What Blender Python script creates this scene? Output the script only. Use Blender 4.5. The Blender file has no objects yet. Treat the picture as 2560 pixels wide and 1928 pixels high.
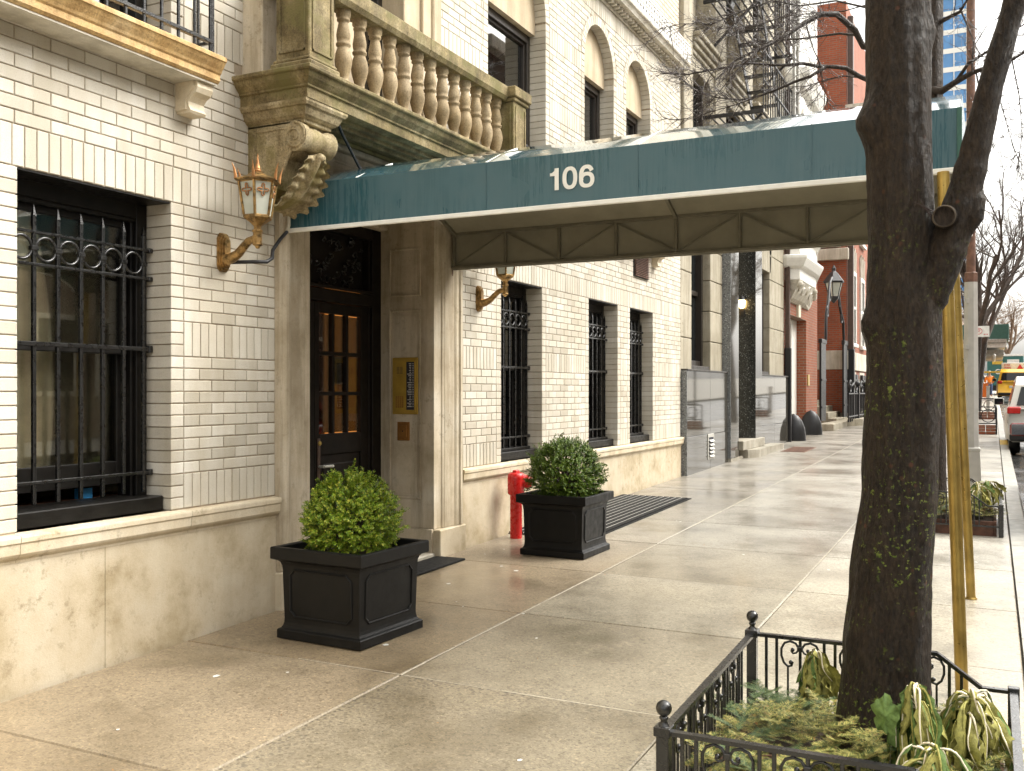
import bpy, math, random
from mathutils import Vector, Matrix
R = math.radians
random.seed(7)
sc = bpy.context.scene
col = sc.collection
# ------------------------------------------------------------------ camera
cd = bpy.data.cameras.new('camera'); cam = bpy.data.objects.new('camera', cd); col.objects.link(cam)
cam.location = (0, -4.5, 1.6); cam.rotation_euler = (R(90), 0, R(26.2 - 90))
cd.sensor_width = 36; cd.lens = 36 * 2440 / 2560; cd.shift_y = 14 / 2560; cd.clip_end = 2000; cd.clip_start = .05
sc.camera = cam
# ------------------------------------------------------------------ sky, sun, exposure
w = bpy.data.worlds.new('World'); sc.world = w; w.use_nodes = True
nt = w.node_tree; nt.nodes.clear()
sky = nt.nodes.new('ShaderNodeTexSky'); sky.sky_type = 'NISHITA'; sky.sun_disc = False
sky.sun_elevation = R(48); sky.sun_rotation = R(90 + 55); sky.air_density = 1.0; sky.dust_density = 6; sky.ozone_density = 1
hs = nt.nodes.new('ShaderNodeHueSaturation'); hs.inputs['Saturation'].default_value = .08
bg = nt.nodes.new('ShaderNodeBackground'); bg.inputs['Strength'].default_value = .15
wo = nt.nodes.new('ShaderNodeOutputWorld')
nt.links.new(sky.outputs[0], hs.inputs['Color']); tn = nt.nodes.new('ShaderNodeMix'); tn.data_type = 'RGBA'; tn.blend_type = 'MULTIPLY'; tn.inputs[0].default_value = 1; tn.inputs[7].default_value = (1, .978, .925, 1)
nt.links.new(hs.outputs[0], tn.inputs[6]); nt.links.new(tn.outputs[2], bg.inputs['Color']); nt.links.new(bg.outputs[0], wo.inputs['Surface'])
sd = bpy.data.lights.new('sun', 'SUN'); so = bpy.data.objects.new('sun', sd); col.objects.link(so)
sd.energy = .5; sd.angle = R(140); sd.color = (1, .97, .92)
so.rotation_euler = Vector((-.45, .62, -.72)).to_track_quat('-Z', 'Y').to_euler(); so.location = (10, -10, 30)
sc.view_settings.view_transform = 'Standard'; sc.view_settings.look = 'None'; sc.view_settings.gamma = 1
sc.view_settings.use_curve_mapping = False
sc.view_settings.exposure = 1.9
sc.render.engine = 'CYCLES'
# ------------------------------------------------------------------ terrain (the street climbs away from the camera)
G, G0, CS = .0164, -.014, .006
def gz(x, y): return G0 + G * x + CS * y
# ------------------------------------------------------------------ helpers
def tag(o, label=None, cat=None, group=None, kind=None):
    if label: o['label'] = label
    if cat: o['category'] = cat
    if group: o['group'] = group
    if kind: o['kind'] = kind
    return o
def thing(name, label, cat, loc=(0, 0, 0), rz=0, group=None):
    o = bpy.data.objects.new(name, None); col.objects.link(o); o.empty_display_size = .1
    o.location = loc; o.rotation_euler = (0, 0, rz)
    return tag(o, label, cat, group)
def wloc(o):
    v = Vector((0, 0, 0))
    while o is not None:
        v = v + o.location; o = o.parent
    return v
class MB:
    def __init__(s): s.v = []; s.f = []; s.sm = set()
    def add(s, vs, fs, smooth=False):
        b = len(s.v); s.v += [tuple(p) for p in vs]
        for f in fs:
            if smooth: s.sm.add(len(s.f))
            s.f.append(tuple(b + i for i in f))
        return s
    def box(s, x0, x1, y0, y1, z0, z1):
        vs = [(x, y, z) for x in (x0, x1) for y in (y0, y1) for z in (z0, z1)]
        return s.add(vs, [(0, 1, 3, 2), (4, 6, 7, 5), (0, 4, 5, 1), (2, 3, 7, 6), (0, 2, 6, 4), (1, 5, 7, 3)])
    def bbox(s, x0, x1, y0, y1, z0, z1, b=.004):
        # box with chamfered edges
        c = [((x0 + x1) / 2, (y0 + y1) / 2, (z0 + z1) / 2)][0]
        h = [(x1 - x0) / 2, (y1 - y0) / 2, (z1 - z0) / 2]; b = min(b, min(h) * .6)
        vs = []; idx = {}
        for sx in (-1, 1):
            for sy in (-1, 1):
                for sz in (-1, 1):
                    for ax in range(3):
                        p = [sx * (h[0] - b), sy * (h[1] - b), sz * (h[2] - b)]
                        p[ax] = (sx, sy, sz)[ax] * h[ax]
                        idx[(sx, sy, sz, ax)] = len(vs); vs.append((c[0] + p[0], c[1] + p[1], c[2] + p[2]))
        fs = []
        for ax in range(3):
            o = [a for a in range(3) if a != ax]
            for sg in (-1, 1):
                q = []
                for (a, bb) in ((-1, -1), (1, -1), (1, 1), (-1, 1)):
                    k = [0, 0, 0]; k[ax] = sg; k[o[0]] = a; k[o[1]] = bb; q.append(idx[(k[0], k[1], k[2], ax)])
                if (sg == 1) ^ (ax == 1): fs.append(tuple(q))
                else: fs.append(tuple(q[::-1]))
        for ax in range(3):
            o = [a for a in range(3) if a != ax]
            for a in (-1, 1):
                for bb in (-1, 1):
                    k0 = [0, 0, 0]; k1 = [0, 0, 0]
                    k0[ax] = -1; k1[ax] = 1; k0[o[0]] = k1[o[0]] = a; k0[o[1]] = k1[o[1]] = bb
                    fs.append((idx[(*k0, o[0])], idx[(*k1, o[0])], idx[(*k1, o[1])], idx[(*k0, o[1])]))
        for sx in (-1, 1):
            for sy in (-1, 1):
                for sz in (-1, 1): fs.append((idx[(sx, sy, sz, 0)], idx[(sx, sy, sz, 1)], idx[(sx, sy, sz, 2)]))
        return s.add(vs, fs)
    def quad(s, a, b, c, d): return s.add([a, b, c, d], [(0, 1, 2, 3)])
    def prism(s, poly, axis, a0, a1):
        # poly: 2D points; axis 'x': (y,z), 'y': (x,z), 'z': (x,y)
        def P(p, a): return {'x': (a, p[0], p[1]), 'y': (p[0], a, p[1]), 'z': (p[0], p[1], a)}[axis]
        n = len(poly); vs = [P(p, a0) for p in poly] + [P(p, a1) for p in poly]
        fs = [tuple(range(n))[::-1], tuple(range(n, 2 * n))] + [(i, (i + 1) % n, n + (i + 1) % n, n + i) for i in range(n)]
        return s.add(vs, fs)
    def lathe(s, prof, c=(0, 0, 0), n=16, smooth=True, rot=0, sx=1, sy=1):
        vs = []
        for (r, z) in prof:
            for i in range(n):
                a = 2 * math.pi * i / n + rot; vs.append((c[0] + sx * r * math.cos(a), c[1] + sy * r * math.sin(a), c[2] + z))
        fs = [(j * n + i, j * n + (i + 1) % n, (j + 1) * n + (i + 1) % n, (j + 1) * n + i) for j in range(len(prof) - 1) for i in range(n)]
        s.add(vs, fs, smooth)
        if prof[0][0] > 1e-4: s.add(vs[:n], [tuple(range(n))[::-1]])
        if prof[-1][0] > 1e-4: s.add(vs[-n:], [tuple(range(n))])
        return s
    def tube(s, pts, rad, n=8, smooth=True, cap=True, flat=1.0):
        pts = [Vector(p) for p in pts]; m = len(pts)
        if not hasattr(rad, '__len__'): rad = [rad] * m
        up = Vector((0, 0, 1)); vs = []; prev = None
        for i, p in enumerate(pts):
            d = (pts[min(i + 1, m - 1)] - pts[max(i - 1, 0)])
            d = d.normalized() if d.length > 1e-9 else Vector((0, 0, 1))
            if prev is None:
                ref = up if abs(d.z) < .95 else Vector((1, 0, 0))
                a = d.cross(ref).normalized()
            else:
                a = (prev - d * prev.dot(d)); a = a.normalized() if a.length > 1e-6 else d.orthogonal().normalized()
            prev = a; b = d.cross(a)
            for k in range(n):
                t = 2 * math.pi * k / n
                vs.append(p + a * (rad[i] * math.cos(t)) + b * (rad[i] * flat * math.sin(t)))
        fs = [(j * n + i, j * n + (i + 1) % n, (j + 1) * n + (i + 1) % n, (j + 1) * n + i) for j in range(m - 1) for i in range(n)]
        s.add(vs, fs, smooth)
        if cap: s.add(vs[:n], [tuple(range(n))[::-1]]); s.add(vs[-n:], [tuple(range(n))])
        return s
    def bar(s, a, b, w, h=None):
        # rectangular bar between points, w horizontal-ish, h other
        h = h or w; a = Vector(a); b = Vector(b); d = (b - a).normalized()
        ref = Vector((0, 0, 1)) if abs(d.z) < .9 else Vector((1, 0, 0))
        u = d.cross(ref).normalized() * (w / 2); v = d.cross(u).normalized() * (h / 2)
        vs = [a - u - v, a + u - v, a + u + v, a - u + v, b - u - v, b + u - v, b + u + v, b - u + v]
        return s.add(vs, [(0, 1, 2, 3), (7, 6, 5, 4), (0, 4, 5, 1), (1, 5, 6, 2), (2, 6, 7, 3), (3, 7, 4, 0)])
    def grid(s, P, ni, nj):
        return s.add([P(i, j) for i in range(ni + 1) for j in range(nj + 1)], [(i * (nj + 1) + j, (i + 1) * (nj + 1) + j, (i + 1) * (nj + 1) + j + 1, i * (nj + 1) + j + 1) for i in range(ni) for j in range(nj)], True)
    def ball(s, c, r, n=12, m=8, sz=1.0):
        pr = [(max(r * math.sin(math.pi * j / m), 1e-5), -r * sz * math.cos(math.pi * j / m)) for j in range(m + 1)]
        return s.lathe(pr, c, n)
    def ring(s, c, r, t, axis='y', n=20, m=6):
        pts = []
        for i in range(n + 1):
            a = 2 * math.pi * i / n
            pts.append({'y': (c[0] + r * math.cos(a), c[1], c[2] + r * math.sin(a)), 'x': (c[0], c[1] + r * math.cos(a), c[2] + r * math.sin(a)), 'z': (c[0] + r * math.cos(a), c[1] + r * math.sin(a), c[2])}[axis])
        return s.tube(pts, t, m, True, False)
    def build(s, name, mat, parent=None, world=True, kind=None, loc=None):
        me = bpy.data.meshes.new(name)
        off = wloc(parent) if (parent is not None and world) else Vector((0, 0, 0))
        vs = [(p[0] - off.x, p[1] - off.y, p[2] - off.z) for p in s.v] if off.length > 0 else s.v
        me.from_pydata(vs, [], s.f)
        if s.sm:
            fl = [False] * len(s.f)
            for i in s.sm: fl[i] = True
            me.polygons.foreach_set('use_smooth', fl)
        for m in (mat if isinstance(mat, (list, tuple)) else [mat]): me.materials.append(m)
        me.update()
        return obj(name, me, parent, kind, loc)
def obj(name, me, parent=None, kind=None, loc=None):
    o = bpy.data.objects.new(name, me); col.objects.link(o)
    if parent is not None: o.parent = parent
    if kind: o['kind'] = kind
    if loc: o.location = loc
    return o
def dup(o, parent=None):
    c = o.copy(); col.objects.link(c)
    if parent is not None: c.parent = parent
    for ch in [k for k in o.children]: dup(ch, c)
    return c
def onebox(name, mat, parent, x0, x1, y0, y1, z0, z1, b=.004): return MB().bbox(x0, x1, y0, y1, z0, z1, b).build(name, mat, parent)
# ------------------------------------------------------------------ materials
class NM:
    def __init__(s, name, rough=.6, metal=0., spec=.5):
        s.m = bpy.data.materials.new(name); s.m.use_nodes = True; s.t = s.m.node_tree
        s.b = s.t.nodes['Principled BSDF']; s.b.inputs['Roughness'].default_value = rough
        s.b.inputs['Metallic'].default_value = metal; s.b.inputs['Specular IOR Level'].default_value = spec
        s.tc = s.t.nodes.new('ShaderNodeNewGeometry')
    def n(s, ty, **kw):
        x = s.t.nodes.new(ty)
        for k, v in kw.items(): setattr(x, k, v)
        return x
    def l(s, a, b): s.t.links.new(a, b)
    def pos(s, sc_=(1, 1, 1), rot=(0, 0, 0)):
        mp = s.n('ShaderNodeMapping'); mp.inputs['Scale'].default_value = sc_; mp.inputs['Rotation'].default_value = rot
        s.l(s.tc.outputs['Position'], mp.inputs['Vector']); return mp.outputs[0]
    def noise(s, scale=5, detail=4, rough=.55, vec=None, dist=0):
        x = s.n('ShaderNodeTexNoise'); x.inputs['Scale'].default_value = scale; x.inputs['Detail'].default_value = detail
        x.inputs['Roughness'].default_value = rough; x.inputs['Distortion'].default_value = dist
        s.l(vec if vec is not None else s.tc.outputs['Position'], x.inputs['Vector']); return x.outputs[0]
    def voro(s, scale=50, feature='F1', out='Distance', vec=None):
        x = s.n('ShaderNodeTexVoronoi', feature=feature); x.inputs['Scale'].default_value = scale
        s.l(vec if vec is not None else s.tc.outputs['Position'], x.inputs['Vector']); return x.outputs[out]
    def ramp(s, fac, stops, interp='LINEAR'):
        x = s.n('ShaderNodeValToRGB'); e = x.color_ramp.elements; x.color_ramp.interpolation = interp
        while len(e) < len(stops): e.new(.5)
        for i, (p, c) in enumerate(stops):
            e[i].position = p; e[i].color = (*c, 1) if hasattr(c, '__len__') else (c, c, c, 1)
        s.l(fac, x.inputs[0]); return x.outputs[0]
    def mix(s, fac, a, b, blend='MIX'):
        x = s.n('ShaderNodeMix', data_type='RGBA', blend_type=blend)
        for sock, v in ((x.inputs[0], fac), (x.inputs[6], a), (x.inputs[7], b)):
            if hasattr(v, 'is_linked'): s.l(v, sock)
            elif hasattr(v, '__len__'): sock.default_value = (*v, 1)
            else: sock.default_value = v
        return x.outputs[2]
    def math(s, op, a, b=None):
        x = s.n('ShaderNodeMath', operation=op)
        for sock, v in ((x.inputs[0], a), (x.inputs[1], b)):
            if v is None: continue
            if hasattr(v, 'is_linked'): s.l(v, sock)
            else: sock.default_value = v
        return x.outputs[0]
    def rnd(s):
        oi = s.n('ShaderNodeObjectInfo')
        return s.math('FRACT', s.math('ADD', oi.outputs['Random'], s.tc.outputs['Random Per Island']))
    def sep(s, vec=None):
        x = s.n('ShaderNodeSeparateXYZ'); s.l(vec if vec is not None else s.tc.outputs['Position'], x.inputs[0]); return x.outputs
    def color(s, c):
        if hasattr(c, 'is_linked'): s.l(c, s.b.inputs['Base Color'])
        else: s.b.inputs['Base Color'].default_value = (*c, 1)
        return s
    def rough(s, v): s.l(v, s.b.inputs['Roughness']); return s
    def bump(s, h, strength=.3, dist=.01):
        x = s.n('ShaderNodeBump'); x.inputs['Strength'].default_value = strength; x.inputs['Distance'].default_value = dist
        s.l(h, x.inputs['Height']); s.l(x.outputs[0], s.b.inputs['Normal']); return s
M = {}
def plain(name, c, rough=.5, metal=0., spec=.5, var=.12, nscale=12, bump=0., bscale=80):
    m = NM(name, rough, metal, spec)
    d = tuple(max(x * (1 - var * 1.6), 0) for x in c); h = tuple(min(x * (1 + var), 1) for x in c)
    m.color(m.ramp(m.noise(nscale, 5, .6), [(.3, d), (.7, h)]))
    m.rough(m.ramp(m.noise(nscale * 2.3, 3), [(.3, max(rough - .1, .02)), (.7, min(rough + .1, 1))]))
    if bump: m.bump(m.noise(bscale, 4), bump, .004)
    M[name] = m.m; return m.m
def facade_brick(name, a, b, c):
    m = NM(name, .8, 0, .3)
    base = m.ramp(m.rnd(), [(0, a), (.45, b), (.85, b), (1, c)])
    soil = m.ramp(m.noise(1.1, 5, .65), [(.35, (.80, .76, .68)), (.62, (1, 1, 1))])
    col_ = m.mix(.55, base, soil, 'MULTIPLY')
    gr = m.ramp(m.noise(160, 2), [(.28, (.72, .70, .66)), (.5, (1, 1, 1))])
    col_ = m.mix(.5, col_, gr, 'MULTIPLY')
    stre = m.ramp(m.noise(5, 4, .6, m.pos((1, 1, .12))), [(.42, (.78, .72, .62)), (.6, (1, 1, 1))])
    col_ = m.mix(.4, col_, stre, 'MULTIPLY')
    pits = m.ramp(m.voro(30), [(.02, (.25, .2, .15)), (.045, (1, 1, 1))])
    m.color(m.mix(.75, col_, pits, 'MULTIPLY'))
    m.bump(m.noise(130, 4, .7), .35, .004); M[name] = m.m
facade_brick('cream_brick', (.50, .468, .40), (.62, .588, .517), (.69, .662, .598))
plain('joint_dark', (.06, .048, .034), .9, var=.3)
plain('mortar', (.37, .305, .225), .9, var=.2, nscale=20, bump=.4)
def stone(name, base, dark, light, nscale=1.5, streak=.4, rough=.7, moss=None, spots=True, bump=.25, grit=0):
    m = NM(name, rough, 0, .35)
    c = m.ramp(m.noise(nscale, 8, .65), [(.3, dark), (.5, base), (.68, light)])
    st = m.ramp(m.noise(6, 5, .65, m.pos((1, 1, .1))), [(.38, tuple(x * .55 for x in base)), (.58, (1, 1, 1))])
    c = m.mix(streak, c, st, 'MULTIPLY')
    if spots:
        sp = m.ramp(m.noise(11, 8, .78), [(.34, (.36, .31, .22)), (.46, (1, 1, 1))])
        c = m.mix(m.ramp(m.noise(.9, 3), [(.4, .12), (.62, .6)]), c, sp, 'MULTIPLY')
    fg = m.ramp(m.noise(220, 2), [(.3, (.75, .72, .66)), (.6, (1, 1, 1))]); c = m.mix(.5, c, fg, 'MULTIPLY')
    if grit:
        c = m.mix(grit, c, m.ramp(m.noise(75, 5, .75), [(.34, (.40, .37, .30)), (.5, (1, 1, 1)), (.68, (1.35, 1.33, 1.25))]), 'MULTIPLY')
        c = m.mix(grit * .8, c, m.ramp(m.noise(7, 7, .7), [(.34, (.42, .38, .28)), (.5, (1, 1, 1)), (.66, (1.25, 1.22, 1.12))]), 'MULTIPLY')
    if moss:
        c = m.mix(m.ramp(m.noise(3.2, 6, .7), [(.5, 0), (.66, 1)]), c, moss)
    m.color(c); m.bump(m.noise(90, 5, .7), bump, .006); M[name] = m.m
stone('base_stone', (.56, .475, .34), (.36, .285, .165), (.64, .57, .44), 2.4, .10, .6, bump=.35)
stone('sill_stone', (.66, .57, .42), (.52, .42, .26), (.72, .65, .52), 2.2, .2, .6)
stone('door_stone', (.58, .50, .375), (.40, .33, .22), (.66, .60, .49), 1.8, .5, .65)
stone('balcony_stone', (.27, .212, .105), (.12, .09, .04), (.40, .335, .20), 4.5, .5, .8, (.15, .13, .045), bump=.8, grit=.75)
stone('baluster_stone', (.36, .275, .16), (.22, .165, .085), (.46, .37, .245), 3, .45, .75, bump=.6, grit=.5)
stone('console_stone', (.42, .345, .21), (.21, .16, .08), (.55, .47, .32), 5, .5, .8, (.2, .165, .06), bump=.8, grit=.75)
stone('ledge_stone', (.62, .42, .19), (.34, .20, .075), (.72, .55, .32), 3, .35, .65, bump=.5, grit=.5)
stone('plaster', (.52, .43, .30), (.44, .36, .24), (.58, .49, .36), 2, .3, .8, spots=False)
stone('sandstone', (.41, .37, .285), (.32, .285, .21), (.47, .43, .345), 1.5, .4, .75)
stone('pale_stone', (.62, .58, .49), (.5, .46, .36), (.70, .67, .60), 1.5, .4, .75, spots=False)
stone('step_granite', (.36, .33, .27), (.24, .22, .17), (.46, .43, .37), 3, .2, .6)
plain('black_paint', (.0065, .0055, .0045), .42, 0, .28, var=.3, bump=.15, bscale=60)
plain('door_paint', (.008, .0055, .004), .5, 0, .25, var=.3, nscale=5)
plain('iron', (.006, .006, .006), .30, var=.3, bump=.35, bscale=120)
plain('iron_far', (.009, .009, .010), .45)
plain('window_brown', (.022, .016, .011), .45)
plain('white_paint', (.74, .72, .66), .5, var=.06)
plain('cream_paint', (.66, .60, .46), .55, var=.06)
plain('grey_post', (.44, .43, .39), .45, var=.1, nscale=5, bump=.1)
plain('brown_steel', (.16, .08, .05), .6, var=.3)
plain('red_paint', (.52, .012, .010), .3, var=.1)
plain('brass_pole', (.40, .275, .075), .36, .7, var=.22, nscale=6, bump=.15, bscale=70)
plain('brass_panel', (.52, .34, .06), .42, .4, var=.12, nscale=9)
plain('copper_panel', (.36, .17, .045), .42, .6, var=.15)
plain('lamp_bronze', (.38, .24, .095), .36, .8, var=.5, nscale=22, bump=.25, bscale=60)
plain('lamp_copper', (.42, .20, .075), .45, .6, var=.3, nscale=16)
plain('cable', (.008, .008, .009), .5)
plain('conduit', (.45, .40, .30), .6)
plain('planter_black', (.006, .006, .006), .45, 0, .27, var=.25, nscale=7, bump=.12, bscale=50)
plain('soil', (.045, .03, .018), .95, var=.4, bump=1, bscale=40)
plain('lining', (.27, .25, .185), .85, var=.1, nscale=4)
plain('frame_tube', (.17, .155, .11), .6, var=.15)
plain('white_trim', (.84, .83, .77), .5, var=.05)
plain('rubber', (.006, .006, .006), .7, 0, .2, var=.2)
plain('mat_stripe', (.45, .44, .41), .5)
plain('sealant', (.42, .375, .29), .8, var=.2, nscale=30)
plain('kerb_stone', (.34, .33, .29), .45, var=.18, nscale=6, bump=.4, bscale=60)
plain('yellow_paint', (.60, .40, .05), .6, var=.25)
plain('wood_brown', (.11, .045, .025), .6, var=.35, nscale=14)
plain('curtain', (.86, .78, .60), .85, var=.1)
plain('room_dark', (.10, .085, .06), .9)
plain('blue_box', (.03, .25, .55), .5)
plain('tyre', (.012, .012, .012), .75)
plain('shutter_black', (.012, .012, .012), .5)
plain('downpipe', (.075, .045, .032), .5, var=.2)
plain('plaque', (.5, .35, .1), .4, .5)
plain('shed_green', (.035, .11, .085), .5)
plain('truck_green', (.03, .13, .12), .45)
plain('orange', (.75, .17, .02), .6)
plain('hivis', (.8, .25, .02), .7)
plain('hivis_yellow', (.72, .6, .06), .7)
plain('denim', (.05, .09, .2), .8)
plain('dark_cloth', (.02, .02, .03), .8)
plain('skin', (.4, .22, .14), .6)
plain('hard_hat', (.75, .75, .72), .35)
plain('sign_white', (.75, .74, .70), .5)
plain('sign_red', (.55, .03, .04), .5)
plain('far_house', (.28, .2, .15), .85, var=.25, nscale=.6)
plain('tower_glass', (.10, .26, .52), .25, var=.25, nscale=.08)
plain('concrete', (.36, .34, .30), .8, var=.2)
for nm, c in (('car_white', (.72, .70, .64)), ('car_red', (.18, .02, .02)), ('car_yellow', (.78, .42, .02)), ('car_grey', (.2, .2, .21))):
    mm = NM(nm, .28); mm.color(c); mm.b.inputs['Coat Weight'].default_value = .7; mm.b.inputs['Coat Roughness'].default_value = .06; M[nm] = mm.m
mm = NM('tail_lens', .12); mm.color((.5, .015, .01)); mm.b.inputs['Coat Weight'].default_value = .5; M['tail_lens'] = mm.m
mm = NM('mirror', .04, 1); mm.color(mm.ramp(mm.voro(300), [(.1, (.35, .36, .37)), (.4, (.12, .12, .13))])); M['mirror'] = mm.m
mm = NM('dark_glass', .06, 0, .6); mm.color((.012, .014, .014)); M['dark_glass'] = mm.m
mm = NM('frosted', .45, 0, .5); mm.color(mm.ramp(mm.noise(9, 3), [(.3, (.44, .46, .39)), (.7, (.60, .61, .53))])); mm.b.inputs['Transmission Weight'].default_value = .12; M['frosted'] = mm.m
# window glass: clear with fresnel reflection
def glass(name, tint=(1, 1, 1), boost=1.0):
    m = NM(name); t = m.t; out = t.nodes['Material Output']
    tr = m.n('ShaderNodeBsdfTransparent'); tr.inputs[0].default_value = (*tint, 1)
    gl = m.n('ShaderNodeBsdfGlossy'); gl.inputs['Roughness'].default_value = .015
    fr = m.n('ShaderNodeFresnel'); fr.inputs['IOR'].default_value = 1.6
    fac = m.math('MINIMUM', m.math('MULTIPLY', fr.outputs[0], boost), .95)
    mx = m.n('ShaderNodeMixShader'); m.l(fac, mx.inputs[0]); m.l(tr.outputs[0], mx.inputs[1]); m.l(gl.outputs[0], mx.inputs[2]); m.l(mx.outputs[0], out.inputs['Surface'])
    M[name] = m.m
glass('pane', (.97, .98, .95), 1.1)
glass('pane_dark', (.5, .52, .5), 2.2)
def emit(name, c, st):
    m = NM(name, .8); m.color(tuple(x * .6 for x in c)); m.b.inputs['Emission Color'].default_value = (*c, 1); m.b.inputs['Emission Strength'].default_value = st; M[name] = m.m
emit('lobby_glow', (.95, .40, .09), .14); emit('lamp_lit', (1, .62, .22), 6)
# awning cloth: teal vinyl with rain streaks
def awning(name, wet):
    m = NM(name, .35, 0, .5)
    st = m.noise(42, 4, .75, m.pos((1, 1, .045))); pat = m.noise(1.9, 3)
    f = m.math('MULTIPLY', m.ramp(st, [(.44, 0), (.56, 1)]), m.ramp(pat, [(.38, 0), (.55, 1)]))
    c = m.mix(f, (.050, .118, .142), (.016, .082, .104))
    c = m.mix(m.ramp(m.noise(3, 5, .6), [(.35, 0), (.7, .35)]), c, (.085, .138, .155))
    m.color(c)
    dr = m.ramp(m.voro(70), [(.05, 1), (.14, 0)])
    if wet:
        m.rough(m.ramp(m.noise(2.2, 5, .6), [(.42, .05), (.6, .3)])); m.b.inputs['Coat Weight'].default_value = 1.; m.b.inputs['Coat Roughness'].default_value = .04
        m.bump(m.math('ADD', m.math('MULTIPLY', dr, .15), m.noise(1.6, 1)), .18, .01)
    else:
        m.rough(m.ramp(f, [(0, .42), (1, .2)])); m.bump(m.math('ADD', dr, m.math('MULTIPLY', m.noise(500, 2), .5)), .3, .003)
    M[name] = m.m
awning('awning_side', False); awning('awning_top', True)
# wet paving
def paving(name):
    m = NM(name, .5, 0, .5)
    xs_ = m.sep()[0]
    tone = m.ramp(m.rnd(), [(0, (.25, .21, .148)), (.5, (.285, .245, .182)), (1, (.30, .268, .212))])
    y = m.sep()[1]
    row = m.ramp(m.math('MULTIPLY', y, -1 / 6), [(.0, (.95, .84, .69)), (.262, (.97, .88, .75)), (.27, (.98, .97, .92)), (.52, (1.0, 1.02, 1.0)), (.53, (1.25, 1.3, 1.32)), (1, (1.25, 1.3, 1.32))])  # kerb row paler: bright sky light put into its colour
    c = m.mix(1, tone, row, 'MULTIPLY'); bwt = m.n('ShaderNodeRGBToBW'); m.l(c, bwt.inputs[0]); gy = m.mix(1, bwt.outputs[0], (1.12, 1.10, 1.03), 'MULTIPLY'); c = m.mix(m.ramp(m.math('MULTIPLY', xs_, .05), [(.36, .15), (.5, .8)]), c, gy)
    big = m.ramp(m.noise(1.1, 6, .62), [(.3, (.58, .54, .46)), (.5, (.96, .95, .93)), (.62, (1.08, 1.07, 1.05))]); c = m.mix(1, c, big, 'MULTIPLY'); gum = m.ramp(m.voro(3.2), [(.018, (.45, .43, .4)), (.03, (1, 1, 1))]); c = m.mix(.7, c, gum, 'MULTIPLY')
    ag = m.voro(120, 'F1', 'Color'); bw = m.n('ShaderNodeRGBToBW'); m.l(ag, bw.inputs[0])
    agc = m.ramp(bw.outputs[0], [(.0, (.35, .33, .3)), (.25, (.85, .83, .8)), (.75, (1.05, 1.04, 1.0)), (1, (1.55, 1.5, 1.4))])
    c = m.mix(.8, c, agc, 'MULTIPLY')
    pit = m.math('MULTIPLY', m.ramp(m.voro(48, 'F1'), [(.12, 1), (.26, 0)]), m.ramp(m.noise(1.3, 4, .6), [(.46, 0), (.6, 1)]))
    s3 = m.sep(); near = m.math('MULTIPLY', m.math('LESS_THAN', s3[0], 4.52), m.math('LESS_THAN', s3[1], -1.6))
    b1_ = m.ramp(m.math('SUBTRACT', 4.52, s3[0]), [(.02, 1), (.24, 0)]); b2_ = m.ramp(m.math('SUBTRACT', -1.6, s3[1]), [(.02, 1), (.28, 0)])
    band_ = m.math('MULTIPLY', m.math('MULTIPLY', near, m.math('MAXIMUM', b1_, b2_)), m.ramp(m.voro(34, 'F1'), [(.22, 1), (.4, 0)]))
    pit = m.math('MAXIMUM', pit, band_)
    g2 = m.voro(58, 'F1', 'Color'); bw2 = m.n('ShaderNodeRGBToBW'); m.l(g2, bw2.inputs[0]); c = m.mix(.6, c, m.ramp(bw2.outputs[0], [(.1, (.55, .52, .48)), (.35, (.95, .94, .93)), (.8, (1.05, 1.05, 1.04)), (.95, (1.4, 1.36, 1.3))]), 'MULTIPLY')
    c = m.mix(m.math('MULTIPLY', pit, .75), c, (.07, .062, .05))
    m.color(c)
    wet = m.noise(.75, 3, .5)
    m.rough(m.ramp(m.math('ADD', wet, m.math('MULTIPLY', m.noise(60, 3), .12)), [(.38, .34), (.52, .52), (.75, .66)]))
    m.l(m.ramp(m.noise(1.1, 4, .6), [(.36, .9), (.5, .4), (.66, .08)]), m.b.inputs['Coat Weight']); m.b.inputs['Coat IOR'].default_value = 1.36; m.b.inputs['Coat Roughness'].default_value = .2
    h = m.math('ADD', m.math('MULTIPLY', m.noise(170, 3), .7), m.math('MULTIPLY', m.voro(95), .8))
    m.bump(m.math('SUBTRACT', h, pit), .32, .003); M[name] = m.m
paving('paving')
def road(name):
    m = NM(name, .3, 0, .5)
    c = m.ramp(m.noise(90, 3), [(.3, (.02, .02, .02)), (.7, (.06, .058, .055))]); m.color(c)
    m.rough(m.ramp(m.noise(1.3, 4), [(.4, .06), (.65, .4)])); m.bump(m.noise(140, 3), .3, .004); M[name] = m.m
road('asphalt')
def granite(name, base, a, b, rough):
    m = NM(name, rough, 0, .6)
    v = m.voro(75, 'F1', 'Color'); bw = m.n('ShaderNodeRGBToBW'); m.l(v, bw.inputs[0])
    m.color(m.ramp(bw.outputs[0], [(.15, a), (.5, base), (.8, base), (.95, b)])); M[name] = m.m
granite('granite_polished', (.055, .05, .04), (.035, .033, .028), (.08, .075, .065), .04)
granite('granite_dark', (.03, .032, .03), (.012, .013, .013), (.35, .37, .36), .22)
granite('granite_rough', (.17, .18, .18), (.04, .04, .045), (.5, .52, .52), .5)
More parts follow.
